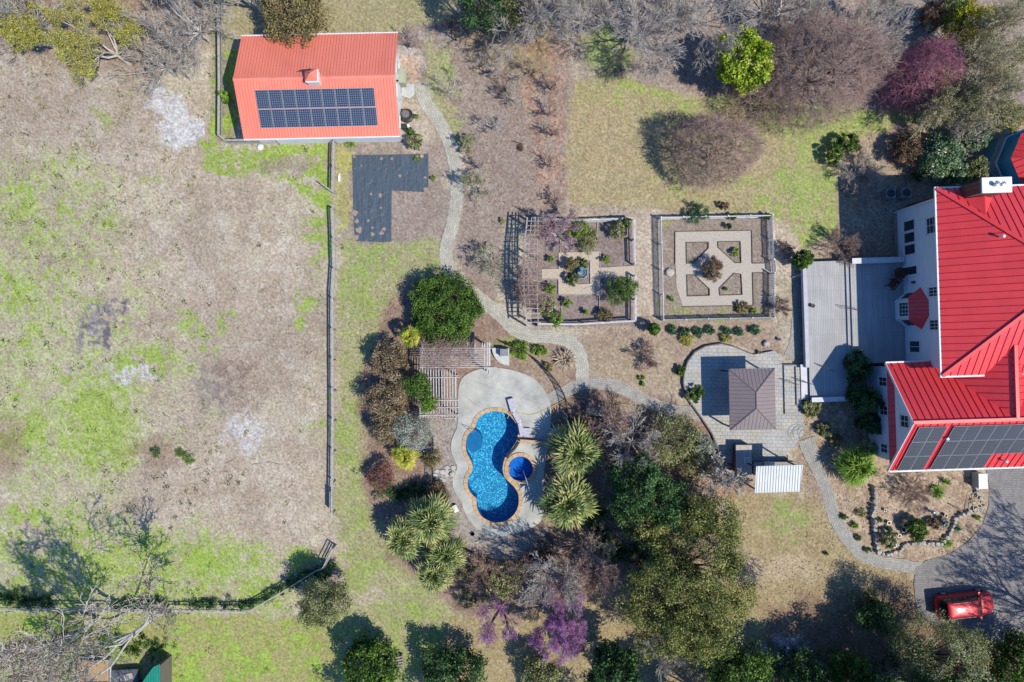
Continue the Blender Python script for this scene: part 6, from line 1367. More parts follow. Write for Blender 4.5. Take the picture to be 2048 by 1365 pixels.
for i, (x, y, z, H, R, l, kw) in enumerate((
    (1175, -8, 6.0, 10.5, 4.2, 'grey bare tree at the top edge, left of the middle of the top lawn margin', {}),
    (1300, 30, 5.5, 9.5, 4.3, 'wide pale-twigged bare tree at the top edge above the central lawn', {}),
    (1420, 2, 6, 10, 4.0, 'pale bare tree at the top edge directly above the bright yellow-green tree', dict(gap=.15)),
    (1048, 10, 5.5, 9, 3.8, 'tangled grey bare tree at the top edge right of the dark evergreen', {}),
    (1765, 60, 5, 8.5, 3.3, 'silver-grey bare tree above the rosy budding tree', {}),
    (1600, -20, 5, 8.5, 3.2, 'grey bare tree cut by the top edge above the largest purple tree', {}),
    (350, 15, 6, 10.5, 4.6, 'wide silver bare tree at the top edge right of the yellow-green budding trees', {}),
    (470, -45, 6, 10, 3.6, 'bare tree mostly above the top edge near the barn fence', dict(gap=.2)),
    (300, 110, 4.0, 7, 3.0, 'crooked grey bare tree just below the wide silver one at the top left', dict(gap=.25)),
    (1980, 170, 5.5, 9, 4.2, 'tan-twigged bare tree at the right edge above the porch', dict(twig=BARKT, tipleaf=('olive', 3, .05, .22))),
    (2040, 60, 5.5, 9, 4.0, 'tan-twigged bare tree in the top right corner', dict(twig=BARKT, tipleaf=('olive', 2, .05, .22))),
    (1900, 190, 4.0, 7, 2.6, 'small tan-budded tree just right of the rosy budding tree', dict(twig=BARKT, tipleaf=('olive', 3, .05, .2))),
    (1945, 255, 3.6, 6, 1.9, 'grey bare tree reaching over the camellias beside the porch', dict(gap=.25)),
    (20, 30, 6, 10, 3.6, 'pale bare tree in the top left corner', dict(gap=.2)),
    (1275, 895, 4.0, 7, 3.0, 'dense grey-lilac bare tree right of the two palms by the spa', dict(gap=.12)),
    (1225, 850, 3.0, 5, 2.3, 'thin brown bare tree below the grey storage box', dict(twig=BARKP, gap=.2)),
    (1440, 965, 3.2, 5.0, 2.4, 'knobbly pale lichen-covered bare tree left of the white ribbed roof', dict(twig=BARKG, tw=.028, gap=.2)),
    (1110, 1170, 4.5, 7.5, 2.7, 'grey bare tree below the pool among magenta blossom', dict(gap=.15)),
    (1190, 1130, 4.0, 6.5, 2.3, 'brown-grey bare tree left of the big olive oak', dict(twig=BARKP, gap=.15)),
    (1330, 1290, 5, 8, 2.4, 'thin grey bare tree at the lower left of the big olive oak', dict(gap=.2)),
    (1480, 1140, 6.6, 9, 2.0, 'silvery twiggy treetop poking out of the big olive oak', dict(gap=.1)),
)):
    o = dict(bark=BARKG, twig=BARKL, levels=5, nmain=9, up=.03, wig=.17, ang=.55, rad=.12, tw=.013, ratio=.72); o.update(kw)
    bare_tree('bare_tree', x, y, z, H, R, l, 100 + i, **o)
# yellow-green budding trees top left
bare_tree('budding_tree', 185, 75, 5, 8, 3.4, 'yellow-green budding tree with white limbs, the right one of two at the top left', 31, bark=BARKL, twig=BARKL, levels=5, nmain=7, wig=.2, ang=.6, tipleaf=('bud', 7, .055, .26), gap=.0)
bare_tree('budding_tree', 45, 55, 5, 8, 2.9, 'yellow-green budding tree with a white limb in the top left corner', 32, bark=BARKL, twig=BARKL, levels=5, nmain=6, wig=.2, ang=.6, tipleaf=('bud', 7, .055, .26), gap=.0)
# leaning grey tree, bottom left, crown out of the frame
bare_tree('leaning_tree', 0, 0, 0, 13.5, 6.8, 'large leaning grey tree with sparse crooked limbs in the bottom left corner', 33, base=G2(325, 1222), bark=BARKG, twig=BARKL, levels=5, nmain=6, wig=.24, ang=.7, rad=.15, th=3.4, lean=(-.3, -.25), gap=.12, tw=.022, elev=(.5, 1.25), ratio=.66, tipleaf=('rust', 2, .08, .2))
bare_tree('leaning_tree', 0, 0, 0, 11, 4.0, 'smaller crooked grey tree at the left edge near the bottom', 34, base=G2(200, 1235), bark=BARKG, twig=BARKL, levels=5, nmain=5, wig=.24, ang=.7, rad=.13, th=3.0, lean=(-.3, -.25), elev=(.5, 1.2), gap=.12, tw=.015, ratio=.66, tipleaf=('rust', 1, .07, .15))
# trees beyond the bottom right corner: their shadows fall on the drive
for i, (b_, H, R, g_) in enumerate(((G2(2085, 1236), 12, 4.4, .1), (G2(2160, 1180), 12, 4.0, .1), (G2(2000, 1330), 8, 1.7, .35), (G2(2045, 1205), 11, 3.2, .2), (G2(2120, 1120), 12, 3.6, .2), (G2(2150, 1270), 12, 3.6, .2))):
    bare_tree('bare_tree', 0, 0, 0, H, R, ('tall bare tree right of the red car whose shadow reaches over the driveway', 'tall bare tree beyond the right edge shading the driveway', 'slim bare tree just below the red car', 'bare tree at the right edge level with the red car', 'tall bare tree beyond the right edge level with the rock-edged bed', 'bare tree beyond the bottom right corner')[i], 40 + i, base=b_, bark=BARKG, twig=BARKL, levels=5, nmain=6, wig=.16, ang=.5, rad=.13, th=2.5, gap=g_, tw=.014)
# orchard: small pale pruned fruit trees in mulch
ORL = ((908, 60, 2.0, 3.4, 1.5, 'dark-limbed small bare tree at the upper left of the orchard', 'd'), (812, 75, 1.8, 3.2, 1.2, 'small pale blossoming bare tree at the upper right corner of the barn', 'p'), (900, 172, 1.9, 3.0, 1.6, 'small lichened fruit tree beside the top bend of the garden path', 'g'),
       (985, 130, 1.9, 3.2, 1.6, 'small twisted bare tree in the middle of the upper orchard', 'g'), (1065, 130, 2.2, 3.6, 1.6, 'yellowish-twigged bare shrub tree in the upper orchard', 't'), (1030, 190, 1.7, 2.6, 1.0, 'small forked bare sapling in the middle of the orchard', 'g'),
       (985, 245, 1.7, 2.8, 1.35, 'pale twiggy fruit tree at the orchard centre with long shadow branches', 'l'), (1105, 165, 1.6, 2.6, 1.1, 'small reddish-brown bare shrub at the right of the orchard', 'p'), (1100, 220, 1.5, 2.4, .9, 'reddish twig shrub near the left edge of the central lawn', 'p'),
       (1105, 262, 1.4, 2.2, .8, 'lower reddish twig shrub near the left edge of the central lawn', 'p'), (945, 365, 1.8, 3.0, 1.5, 'olive-lichened small tree leaning over the garden path beside the fabric plot', 'o'), (960, 330, 1.4, 2.4, .9, 'thin bare sapling right of the garden path', 'g'),
       (930, 285, 1.5, 2.4, .9, 'small sapling with few leaves beside the garden path', 'o'), (975, 520, 1.7, 2.8, 1.4, 'grey-olive small fruit tree between path and arbor', 'o'), (1100, 325, 1.3, 2.0, .7, 'little brown bare shrub left of the tan lawn', 'p'), (1110, 395, 1.3, 2.0, .8, 'bare brown shrub above the pink blossoming tree', 'p'),
       (1050, 60, 2.2, 3.8, 1.8, 'brown tangled bare shrub at the top of the orchard', 't'), (1245, 130, 1.6, 2.6, 1.3, 'brown bare shrub at the top of the central lawn', 'p'), (1010, 170, 1.4, 2.2, .9, 'thin low bare shrub near the orchard centre', 'p'))
for i, (x, y, z, H, R, l, k) in enumerate(ORL):
    kw = {'g': GREY, 'l': GREY, 'd': dict(bark=BARKD, twig=BARKD), 'p': PURP, 't': dict(bark=BARKB, twig=BARKT), 'o': dict(bark=BARKG, twig=BARKG)}[k]
    bare_tree('fruit_tree', x, y, z, H, R, l, 200 + i, **kw, levels=4, nmain=6, th=.6, wig=.24, ang=.75, rad=.055, tw=.009, group='small trees in the orchard mulch', tipleaf=('olive', 3, .05, .12) if k == 'o' else ('pink', 1, .03, .08) if i == 1 else None)
# other small bare shrubs
for i, (x, y, z, H, R, l, kw) in enumerate(((1292, 712, .8, 1.6, 1.4, 'low purple-brown bare shrub on the mulch left of the patio', PURP), (1690, 490, 1.1, 2.2, 1.9, 'pinkish-grey bare shrub at the upper edge of the deck', PURP), (1722, 345, 1.3, 2.6, 1.9, 'pale grey bare shrub at the right edge of the lawn above the house shadow', GREY),
    (1735, 378, 1.0, 2.0, 1.3, 'grey bare shrub in the house shadow left of the air conditioners', GREY), (1830, 985, .9, 1.8, 1.8, 'purple-grey wispy shrub at the top of the planted bed', dict(bark=BARKB, twig=BARKP)), (1572, 500, .7, 1.3, .8, 'small bare shrub left of the dark cone at the deck corner', PURP),
    (1560, 615, .7, 1.4, 1.0, 'bare brown shrub at the lower right outside the picket fence', PURP), (1060, 595, 2.4, 3.0, 1.5, 'tangle of bare vine over the middle of the arbor', dict(bark=BARKB, twig=BARKP)), (1055, 560, 2.4, 3.0, 1.2, 'second tangle of bare vine over the upper part of the arbor', PURP), (1310, 880, 1.4, 2.6, 1.8, 'purplish bare bush in the middle of the lower thicket', PURP),
    (1085, 1105, 1.4, 3.0, 1.4, 'dark bare shrub across the lower pool fence', dict(bark=BARKD, twig=BARKD)), (1160, 1160, 1.6, 3.2, 1.8, 'brown bare bush below the lower right palm', PURP), (960, 1150, 1.0, 2.2, 1.6, 'brown-grey bare bush right of the lowest palm', PURP), (1160, 840, .8, 1.6, 1.0, 'straw-brown bare shrub at the foot of the pool fence', PURP), (1690, 605, .0, 0, 0, '', None))):
    if kw: bare_tree('bare_shrub', x, y, z, H, R, l, 300 + i, **kw, levels=4, nmain=12, th=.15, wig=.18, ang=.5, rad=.03, tw=.008, up=.1, nseg=3, kids=2, elev=(.1, 1.4), cat='shrub')
# redbuds in magenta blossom
for i, (x, y, z, H, R, l) in enumerate(((1115, 1262, 4, 6.5, 2.3, 'magenta redbud blossoming most densely, at the bottom between lawn shadow and oak'), (1000, 1240, 3.6, 6, 1.9, 'thinner magenta redbud at the bottom left of the grey bare tree'), (1135, 1195, 3.6, 6, 1.7, 'sparse magenta redbud just above the dense one'))):
    bare_tree('redbud_tree', x, y, z, H, R, l, 330 + i, bark=BARKB, twig=BARKP, levels=5, nmain=6, wig=.2, ang=.6, gap=(.0, .15, .2)[i], ratio=.70, tipleaf=('magenta', (7, 3, 3)[i], .032, .14))
bare_tree('redbud_tree', 1115, 465, 2.2, 3.6, 2.1, 'pale pink blossoming tree at the top of the arbor in the rose garden', 335, bark=BARKG, twig=BARKP, levels=5, nmain=7, wig=.2, ang=.6, tipleaf=('pink', 2, .04, .14))

# leafy trees and shrubs
leafy('magnolia_tree', 1488, 124, 3.6, 2.45, 2.6, 'bright yellow-green leafy tree at the top of the central lawn', 50, 'bright', 210, 60, .11, .42, 'tree', lob=.16)
leafy('bay_shrub', 587, 34, 3.6, 2.65, 2.2, 'olive and rust coloured bushy tree overhanging the upper edge of the barn roof', 51, 'autumn', 200, 60, .09, .5, 'tree', lob=.2, ell_=1.15)
leafy('evergreen_shrub', 890, 622, 1.7, 3.35, 2.0, 'large rounded dark green evergreen bush above the pergola', 52, 'hedge', 420, 75, .075, .4, lob=.14)
leafy('oak_tree', 1385, 1150, 5.2, 5.7, 4.0, 'largest olive-green oak filling the lower middle of the picture', 53, 'oak', 640, 85, .075, .55, 'tree', lob=.28)
leafy('oak_tree', 1370, 1245, 5.0, 3.4, 3.4, 'lower olive-green oak crown joined to the bottom of the largest oak', 153, 'oak', 280, 85, .075, .5, 'tree', lob=.3)
leafy('evergreen_tree', 1288, 985, 4.2, 3.0, 3.2, 'dark glossy green tree above the largest oak', 54, 'dark', 300, 70, .09, .45, 'tree', lob=.28)
leafy('evergreen_tree', 1290, 1045, 4.0, 1.9, 2.4, 'yellowish-green tree between the dark glossy tree and the largest oak', 55, 'oak', 110, 65, .10, .45, 'tree', lob=.3)
leafy('evergreen_tree', 1395, 1035, 3.6, 1.7, 1.8, 'olive shrub at the upper right of the largest oak', 56, 'oak', 100, 60, .09, .42, 'tree', lob=.3)
leafy('thicket_shrub', 1345, 880, 1.8, 2.3, 1.6, 'mixed green and grey bush left of the patio', 57, 'olive', 120, 60, .07, .5, lob=.3, twigs=2)
leafy('thicket_shrub', 1405, 890, 1.2, 1.0, 1.0, 'small grey-green round bush against the lower left patio edge', 58, 'silver', 60, 55, .06, .28, lob=.2)
leafy('thicket_shrub', 1390, 930, 1.2, 1.5, 1.2, 'dry grassy-green bush between the thicket and the knobbly pale tree', 59, 'olive', 70, 50, .06, .4, lob=.3, twigs=2)
leafy('juniper_tree', 648, 1205, 3.0, 2.1, 2.6, 'grey-green juniper at the right end of the lower field fence', 60, 'olive', 190, 70, .07, .42, 'tree', lob=.2)
leafy('oak_tree', 1878, 1334, 5.0, 4.2, 4.0, 'pale olive oak in the bottom right below the red car', 61, 'olive', 380, 85, .065, .55, 'tree', lob=.3, twigs=1)
leafy('evergreen_tree', 2040, 1325, 2.6, 2.4, 2.4, 'dark green tree in the bottom right corner', 62, 'hedge', 160, 65, .10, .6, 'tree', lob=.25)
leafy('evergreen_tree', 1745, 1225, 2.0, 1.6, 1.6, 'dark leafy bush in tree shade left of the red car', 63, 'dark', 90, 50, .09, .4, lob=.3)
leafy('evergreen_tree', 740, 1328, 2.4, 2.3, 2.2, 'dark green rounded bush at the bottom edge left of centre', 64, 'hedge', 170, 60, .10, .45, lob=.2)
leafy('evergreen_tree', 905, 1345, 2.4, 2.6, 2.0, 'dark green bush at the bottom edge left of the redbuds', 65, 'dark', 150, 60, .10, .5, lob=.3)
leafy('thicket_shrub', 1080, 1345, 2.0, 1.6, 1.6, 'pale yellow-green bush at the bottom edge under the dense redbud', 66, 'olive', 90, 60, .08, .4, lob=.2)
leafy('evergreen_tree', 1230, 1350, 4.4, 2.2, 3.4, 'dark tree at the bottom edge between the redbud and the oak', 67, 'dark', 170, 60, .11, .5, 'tree', lob=.25)
leafy('evergreen_tree', 1475, 1345, 4.0, 2.6, 3.0, 'dark green tree at the bottom edge right of the oak', 68, 'hedge', 150, 65, .10, .55, 'tree', lob=.3)
leafy('evergreen_tree', 0, 0, 6.0, 3.8, 4.2, 'tall evergreen below the bottom edge, shading the ground left of the lower right oak', 69, 'dark', 190, 60, .10, .6, 'tree', lob=.25, base=G2(1745, 1365))
leafy('evergreen_tree', 0, 0, 7.0, 3.6, 3.6, 'tall evergreen in deep shade below the bottom edge right of the oak', 70, 'dark', 190, 60, .11, .6, 'tree', lob=.25, base=G2(1640, 1440))
leafy('evergreen_tree', 0, 0, 6.5, 2.6, 2.8, 'tall evergreen in shade at the lower right whose shadow falls left of the drive path', 71, 'dark', 60, 60, .11, .5, 'tree', lob=.4, base=G2(1845, 1315), twigs=3)
leafy('evergreen_tree', 0, 0, 6.0, 3.0, 3.2, 'tall evergreen beyond the bottom edge below the redbud', 72, 'dark', 160, 70, .15, .7, 'tree', base=G2(1345, 1395))
leafy('evergreen_tree', 0, 0, 6.0, 3.4, 3.4, 'tall evergreen beyond the bottom right, shading the ground below the pale olive oak', 73, 'dark', 170, 60, .11, .6, 'tree', base=G2(1900, 1410))
leafy('evergreen_tree', 1600, 1345, 3.0, 2.0, 2.4, 'dark bush at the bottom edge, left of the deep shade at the lower right', 174, 'dark', 110, 60, .09, .45, lob=.3)
leafy('evergreen_tree', 1700, 1350, 2.6, 1.9, 2.0, 'dark bush in deep shade at the bottom edge between two oaks', 175, 'hedge', 110, 60, .09, .45, lob=.3)
leafy('cedar_shrub', 780, 722, 1.7, 1.7, 1.8, 'uppermost brown-grey feathery cedar on the left of the pergola', 73, 'cedar', 130, 60, .07, .36, lob=.2, group=None)
leafy('cedar_shrub', 775, 800, 1.7, 1.9, 1.8, 'middle brown-grey feathery cedar on the left of the pergola', 74, 'cedar', 150, 60, .07, .38, lob=.2)
leafy('cedar_shrub', 770, 862, 1.6, 1.2, 1.6, 'lowest brown feathery cedar left of the silver bush', 75, 'cedar', 90, 55, .07, .34, lob=.25)
leafy('silver_shrub', 825, 862, 1.8, 1.75, 1.6, 'silvery grey-green wispy bush below the pergola', 76, 'silver', 120, 55, .06, .42, lob=.2, twigs=3, bark=BARKL)
leafy('red_shrub', 762, 952, 1.2, 1.15, 1.2, 'dark bush with muted red leaves left of the yellow palm', 77, 'red', 80, 55, .06, .32, lob=.25)
leafy('olive_shrub', 866, 918, 1.1, .8, 1.0, 'small olive-brown shrub against the short metal fence', 78, 'autumn', 45, 50, .06, .28)
leafy('olive_shrub', 875, 985, .9, 1.0, .9, 'dull reddish-olive shrub above the left palms', 79, 'rust', 55, 45, .06, .32)
leafy('vine', 838, 775, 2.75, 1.1, .4, 'bright green vine over the left leg of the pergola', 80, 'hedge', 90, 55, .07, .34, 'vine', trunk=True, lob=.4)
leafy('vine', 858, 808, 2.7, .7, .35, 'lower trailing part of green vine over the pergola leg', 81, 'grass', 45, 50, .07, .28, 'vine', lob=.4)
twig_mat('bare_vine', [(842, 684), (900, 684), (900, 738), (842, 738)], 2.6, 800, 'thick bare brown vine matted over the upper left of the pergola', 350, BARKP)
twig_mat('bare_vine', [(900, 684), (948, 686), (942, 722), (900, 738)], 2.6, 420, 'bare brown vine thinning out over the upper middle of the pergola', 351, BARKP)
twig_mat('bare_vine', [(840, 800), (880, 800), (890, 840), (845, 842)], 2.5, 260, 'sparse bare vine at the lower end of the pergola', 352, BARKP)
twig_mat('arbor_vine', [(1040, 515), (1075, 515), (1085, 610), (1040, 610)], 2.7, 900, 'bare brown vine tangled over the lower half of the arbor slats', 353, BARKP)
twig_mat('arbor_vine', [(1062, 445), (1085, 445), (1080, 515), (1050, 515)], 2.7, 220, 'thin bare vine over the upper slats of the arbor', 354, BARKP)
leafy('juniper_shrub', 738, 655, .8, .9, .9, 'small dark shrub in the shade left of the yellow-green palm at the top', 82, 'dark', 40, 45, .07, .3) if False else None
for i, (bx_, by_, zc_, R_, l) in enumerate(((1180, 1425, 6.5, 2.6, 'tall dark evergreen below the bottom edge, under the magenta redbud'), (1460, 1420, 7, 3.2, 'tall dark evergreen below the bottom edge, under the oaks'), (1560, 1400, 7, 2.8, 'tall dark evergreen below the bottom edge, left of the deep shade'), (1990, 1430, 7, 3.4, 'tall dark evergreen below the bottom right corner'), (800, 1400, 6.5, 2.4, 'tall evergreen below the bottom edge, left of centre'), (960, 1420, 6.5, 2.4, 'tall evergreen below the bottom edge, right of the leaning pallet'), (1830, 1365, 5, 2.2, 'dark evergreen in the shade below the pale olive oak'), (1690, 1345, 7, 3.0, 'tall dark evergreen at the bottom edge, left of the pale olive oak'), (1790, 1330, 7, 3.0, 'tall dark evergreen at the bottom edge, mostly under the pale olive oak'), (1600, 1375, 7, 2.6, 'tall dark evergreen at the bottom edge between the two olive oaks'))):
    leafy('evergreen_tree', 0, 0, zc_, R_, R_, l, 180 + i, 'dark', 130, 60, .10, .5, 'tree', lob=.3, base=G2(bx_, by_))
for i, (x, y, z, H, R, l) in enumerate(((1350, 850, 1.6, 3.0, 1.9, 'grey-brown bare brush along the curved path left of the patio'), (1400, 990, 1.2, 2.4, 1.6, 'tangled bare brush below the patio edge, above the oaks'), (1220, 920, 1.6, 3.0, 1.7, 'grey bare brush right of the upper palm'), (1190, 800, .9, 1.8, 1.0, 'low bare brush above the grey storage box'), (1200, 1090, 2, 4, 2.0, 'grey bare brush between the lower palm and the largest oak'), (1040, 1150, 2, 4, 1.7, 'grey bare brush below the curved pool fence'))):
    bare_tree('bare_brush', x, y, z, H, R, l, 380 + i, bark=BARKB, twig=BARKL if i % 2 == 0 else BARKP, levels=4, nmain=12, th=.2, wig=.2, ang=.55, rad=.03, tw=.009, up=.06, nseg=4, elev=(.1, 1.3), cat='shrub')
# palms
palm(1152, 903, 2.6, 2.75, 'upper fan palm right of the spa', 400)
palm(1135, 1005, 2.6, 2.8, 'lower fan palm right of the pool', 401)
palm(862, 1042, 3.0, 2.4, 'upper of the clustered fan palms at the lower left of the pool', 402)
palm(808, 1080, 2.6, 2.1, 'leftmost of the clustered fan palms at the lower left of the pool', 403)
palm(892, 1112, 2.4, 2.0, 'rightmost of the clustered fan palms at the lower left of the pool', 404)
palm(868, 1150, 2.6, 1.9, 'lowest of the clustered fan palms at the lower left of the pool', 405)
palm(820, 672, 2.4, 1.1, 'small yellow-green fan palm tucked between the evergreen bush and the cedars', 406, 'palmy', 22)
palm(810, 915, 1.6, 1.35, 'yellow-green fan palm below the silver bush', 407, 'palmy', 24)
palm(1715, 935, 1.6, 2.0, 'spreading yellow-green palm clump at the lower left corner of the house', 408, 'grass', 40, blen=1.0)
palm(1740, 900, 1.2, 1.0, 'smaller dark palm in the shade against the wing of the house', 409, 'palm', 20)
spiky(1130, 718, 1.25, .9, 'dead straw-coloured spiky clump inside the bend of the paved path', 420, 'straw', 190, .05)
spiky(1128, 845, .6, .9, 'dry straw-coloured tuft beside the stone urn', 421, 'straw', 90, .03)
spiky(1877, 985, .9, .8, 'bright green spiky grass clump in the planted bed below the solar panels', 422, 'grass', 170, .03)
spiky(1895, 965, .5, .8, 'dark-centred cycad above the green grass clump in the bed', 423, 'grass', 40, .04)
spiky(1896, 1086, .75, .5, 'bright green strappy clump at the lower right of the bed beside the driveway', 424, 'grass', 120, .03)
spiky(1917, 1058, .5, .4, 'small blue-green strappy plant outside the right rock edging', 425, 'teal', 60, .03)
spiky(700, 284, .7, .5, 'green strappy clump at the lower edge of the barn', 426, 'grass', 90, .03)
# shrubs round the house
for a in ((1880, 312, 1.9, 1.85, 1.7, 'largest glossy camellia bush above the house, second from the left', 'cam', 200), (1947, 345, 1.7, 1.15, 1.3, 'glossy yellow-tinged camellia bush left of the chimney cap', 'olive', 100), (1946, 272, 1.9, 1.2, 1.5, 'upper camellia bush near the porch', 'cam', 110), (1912, 350, 1.4, .95, 1.1, 'low dull camellia between the largest bush and the chimney', 'cam', 60),
          (1815, 300, 1.3, 1.35, 1.2, 'dark red-brown leafy shrub left of the largest camellia', 'rust', 110), (1695, 288, 1.1, .95, 1.0, 'dark green shrub at the right margin of the lawn, the upper one', 'hedge', 50), (1668, 310, 1.0, .75, .9, 'dark green shrub at the right margin of the lawn, the lower one', 'hedge', 40), (1840, 352, .4, .6, .4, 'low green plant in front of the red-brown shrub', 'hedge', 25),
          (1935, 52, 3.4, 1.9, 2.4, 'yellow-flowering tree near the top right corner', 'lemon', 120), (1900, 35, 2.8, 1.5, 2.0, 'dark green tree beside the yellow-flowering one', 'hedge', 80), (2010, 235, 2.0, 1.5, 1.6, 'olive-green bush above the porch at the right edge', 'oak', 80),
          (1868, 28, 2.5, 1.2, 1.6, 'orange-brown bush at the top edge left of the yellow-flowering tree', 'rust', 60), (965, 12, 4.5, 2.2, 3.0, 'dark evergreen at the top edge above the orchard', 'dark', 110), (1040, 18, 4.0, 1.8, 2.6, 'olive evergreen at the top edge right of the dark one', 'oak', 80),
          (1605, 518, 1.5, .82, 1.5, 'dark green cone-shaped arborvitae at the upper left corner of the deck', 'hedge', 80), (1308, 658, 1.1, .50, 1.1, 'small dark green cone-shaped arborvitae between the two gardens', 'hedge', 50),
          (1728, 800, 1.7, 1.3, 1.6, 'dark evergreen shrub against the wing of the house, the middle one', 'dark', 100), (1715, 735, 1.5, 1.25, 1.2, 'dark leafy shrub beside the lower end of the upper deck', 'dark', 90), (1738, 845, 1.3, .95, 1.2, 'dark rounded shrub against the wing, the lowest one', 'dark', 70),
          (1621, 815, .7, .85, .6, 'light green rounded shrub at the bottom left corner of the deck', 'olive', 60), (1650, 860, .4, .7, .4, 'low pale green plants below the deck', 'olive', 30), (1672, 880, .4, .5, .4, 'low yellowish shrub on bare soil right of the patio', 'autumn', 24),
          (1834, 1058, .9, .95, .9, 'dark green bush in the middle of the planted bed', 'hedge', 80), (1776, 1080, .7, .7, .7, 'dull green shrub at the lower left of the planted bed', 'olive', 40), (1868, 1047, .4, .45, .4, 'small dark brown tuft right of the dark bed bush', 'rust', 20), (1887, 1046, .4, .4, .4, 'small grey-green tuft beside the red pot', 'silver', 20),
          (1392, 786, .5, .7, .5, 'dark green shrub where the paved path meets the patio', 'hedge', 40), (1361, 742, .4, .35, .4, 'small dark shrub at the left rim of the patio, middle', 'hedge', 20), (1378, 792, .5, .4, .4, 'small olive shrub beside the patio steps', 'olive', 16),
          (1095, 735, .3, .35, .3, 'tiny olive shrub left of the dead spiky clump', 'autumn', 16), (830, 285, .8, .75, .8, 'pale variegated shrub at the lower right corner of the barn', 'olive', 40), (450, 195, 1.0, .45, .9, 'yellow-green climber on the fence at the left end of the barn', 'grass', 24),
          (820, 265, .4, .3, .4, 'dark little shrub between barn corner and variegated shrub', 'dark', 14)):
    x, y, z, R, Hh, l, lm, n = a; cone = 'cone-shaped' in l
    leafy('arborvitae' if cone else 'palm_shrub' if False else 'shrub', x, y, z, R, Hh, l, int(x * 3 + y), lm, n, 55, .085 if lm in ('cam', 'dark') else .07, max(.16, R * .22), lob=.08 if cone else .2, cat='shrub')
# rose garden and picket garden plants
for a in ((1424, 538, .9, .95, .9, 'round grey-purple shrub at the centre of the picket garden', 'rust', 80, 1), (1470, 505, .35, .38, .3, 'small green plant in the upper right corner bed of the picket garden', 'grass', 18, 0), (1452, 578, .15, .12, .15, 'tiny green tuft in the lower right corner bed', 'grass', 8, 0), (1343, 597, .2, .22, .2, 'small green clump on the left inside the picket fence', 'grass', 12, 0),
          (1465, 434, .5, .3, .5, 'dark tuft at the picket fence top, the upper one', 'dark', 16, 1), (1457, 452, .4, .25, .4, 'dark tuft just inside the top of the picket fence', 'dark', 12, 1), (1451, 412, .5, .35, .5, 'dark tuft outside the top of the picket fence', 'rust', 16, 1), (1395, 426, .7, .95, .5, 'dark green climber over the top of the picket fence', 'teal', 50, 0),
          (1507, 622, .2, .25, .2, 'small bright plant in the lower right of the picket garden', 'grass', 10, 0), (1532, 433, .5, .4, .5, 'dark climber on the top right corner of the picket fence', 'teal', 16, 0), (1485, 615, .3, .6, .3, 'brownish-olive weeds along the lower inside of the picket fence', 'autumn', 26, 0),
          (1155, 462, 1.0, .95, 1.0, 'light green rose bush above the fountain, the upper one', 'grass', 60, 1), (1175, 482, .9, 1.0, .9, 'light green rose bush above the fountain, the lower one', 'olive', 70, 1), (1235, 460, .9, .75, .9, 'olive rose bush in the upper right of the rose garden', 'olive', 45, 1), (1250, 447, 1.0, .5, 1.0, 'green climber at the top right corner of the rail fence', 'hedge', 30, 1),
          (1241, 582, 1.4, 1.25, 1.3, 'largest green rose bush, at the right side of the rose garden', 'hedge', 110, 1), (1142, 530, .7, .6, .7, 'dark rose bush at the upper left of the fountain', 'autumn', 40, 1), (1145, 560, .6, .55, .6, 'dark rose bush at the lower left of the fountain', 'hedge', 35, 1), (1167, 527, .5, .35, .5, 'small rose bush directly above the fountain', 'hedge', 22, 1),
          (1100, 578, .6, .5, .6, 'small light green rose bush left of the lower walk', 'grass', 28, 1), (1112, 637, .8, .65, .8, 'bright green rose bush at the bottom of the rose garden', 'grass', 45, 1), (1133, 606, .5, .4, .5, 'yellow-green rose by the lower bed edging', 'grass', 20, 1), (1172, 625, .4, .22, .4, 'small lone rose in the lower middle bed', 'grass', 12, 1), (1210, 630, .6, .7, .5, 'straggly brown-green rose at the lower right bed', 'autumn', 36, 1),
          (1102, 520, .4, .3, .4, 'tiny green rose in the left bed beside the walk', 'grass', 14, 1), (1212, 520, .4, .35, .4, 'small green rose in the right bed beside the walk', 'grass', 16, 1), (1093, 612, .9, .9, .8, 'olive-twigged rose at the lower end of the arbor', 'olive', 36, 1),
          (1080, 702, .3, .6, .3, 'low green weeds right of the stone hearth', 'grass', 30, 0), (1037, 700, .4, .9, .3, 'bright green ground plants beside the stone hearth', 'grass', 44, 0)):
    x, y, z, R, Hh, l, lm, n, tw_ = a
    leafy('rose_bush' if 'rose' in l.split('garden')[0] and 'rose garden' != l else 'garden_plant', x, y, z, R, Hh, l, int(x * 5 + y), lm, n, 42, .06, max(.10, R * .24), lob=.3, cat='bush', twigs=2 * tw_)
for i, (x, w) in enumerate(zip((1343, 1369, 1397, 1420, 1453, 1479, 1509), ('first', 'second', 'third', 'fourth', 'fifth', 'sixth', 'seventh'))):
    leafy('perennial_clump', x, 661 + (i % 3) * 2, .25, .42 - .03 * (i % 2), .28, w + ' dark blue-green clump from the left in the row below the picket fence', 600 + i, 'teal', 20, 45, .06, .16, cat='plant', group='row of clumps below the picket fence', trunk=False)
leafy('perennial_clump', 1374, 680, .4, .55, .35, 'straw-yellow round clump below the row of blue-green clumps', 610, 'bud', 34, 45, .05, .2, cat='plant', trunk=False)
leafy('perennial_clump', 1452, 677, .3, .4, .25, 'yellowish flowering clump below the fifth blue-green clump', 611, 'bud', 18, 45, .05, .16, cat='plant', trunk=False)
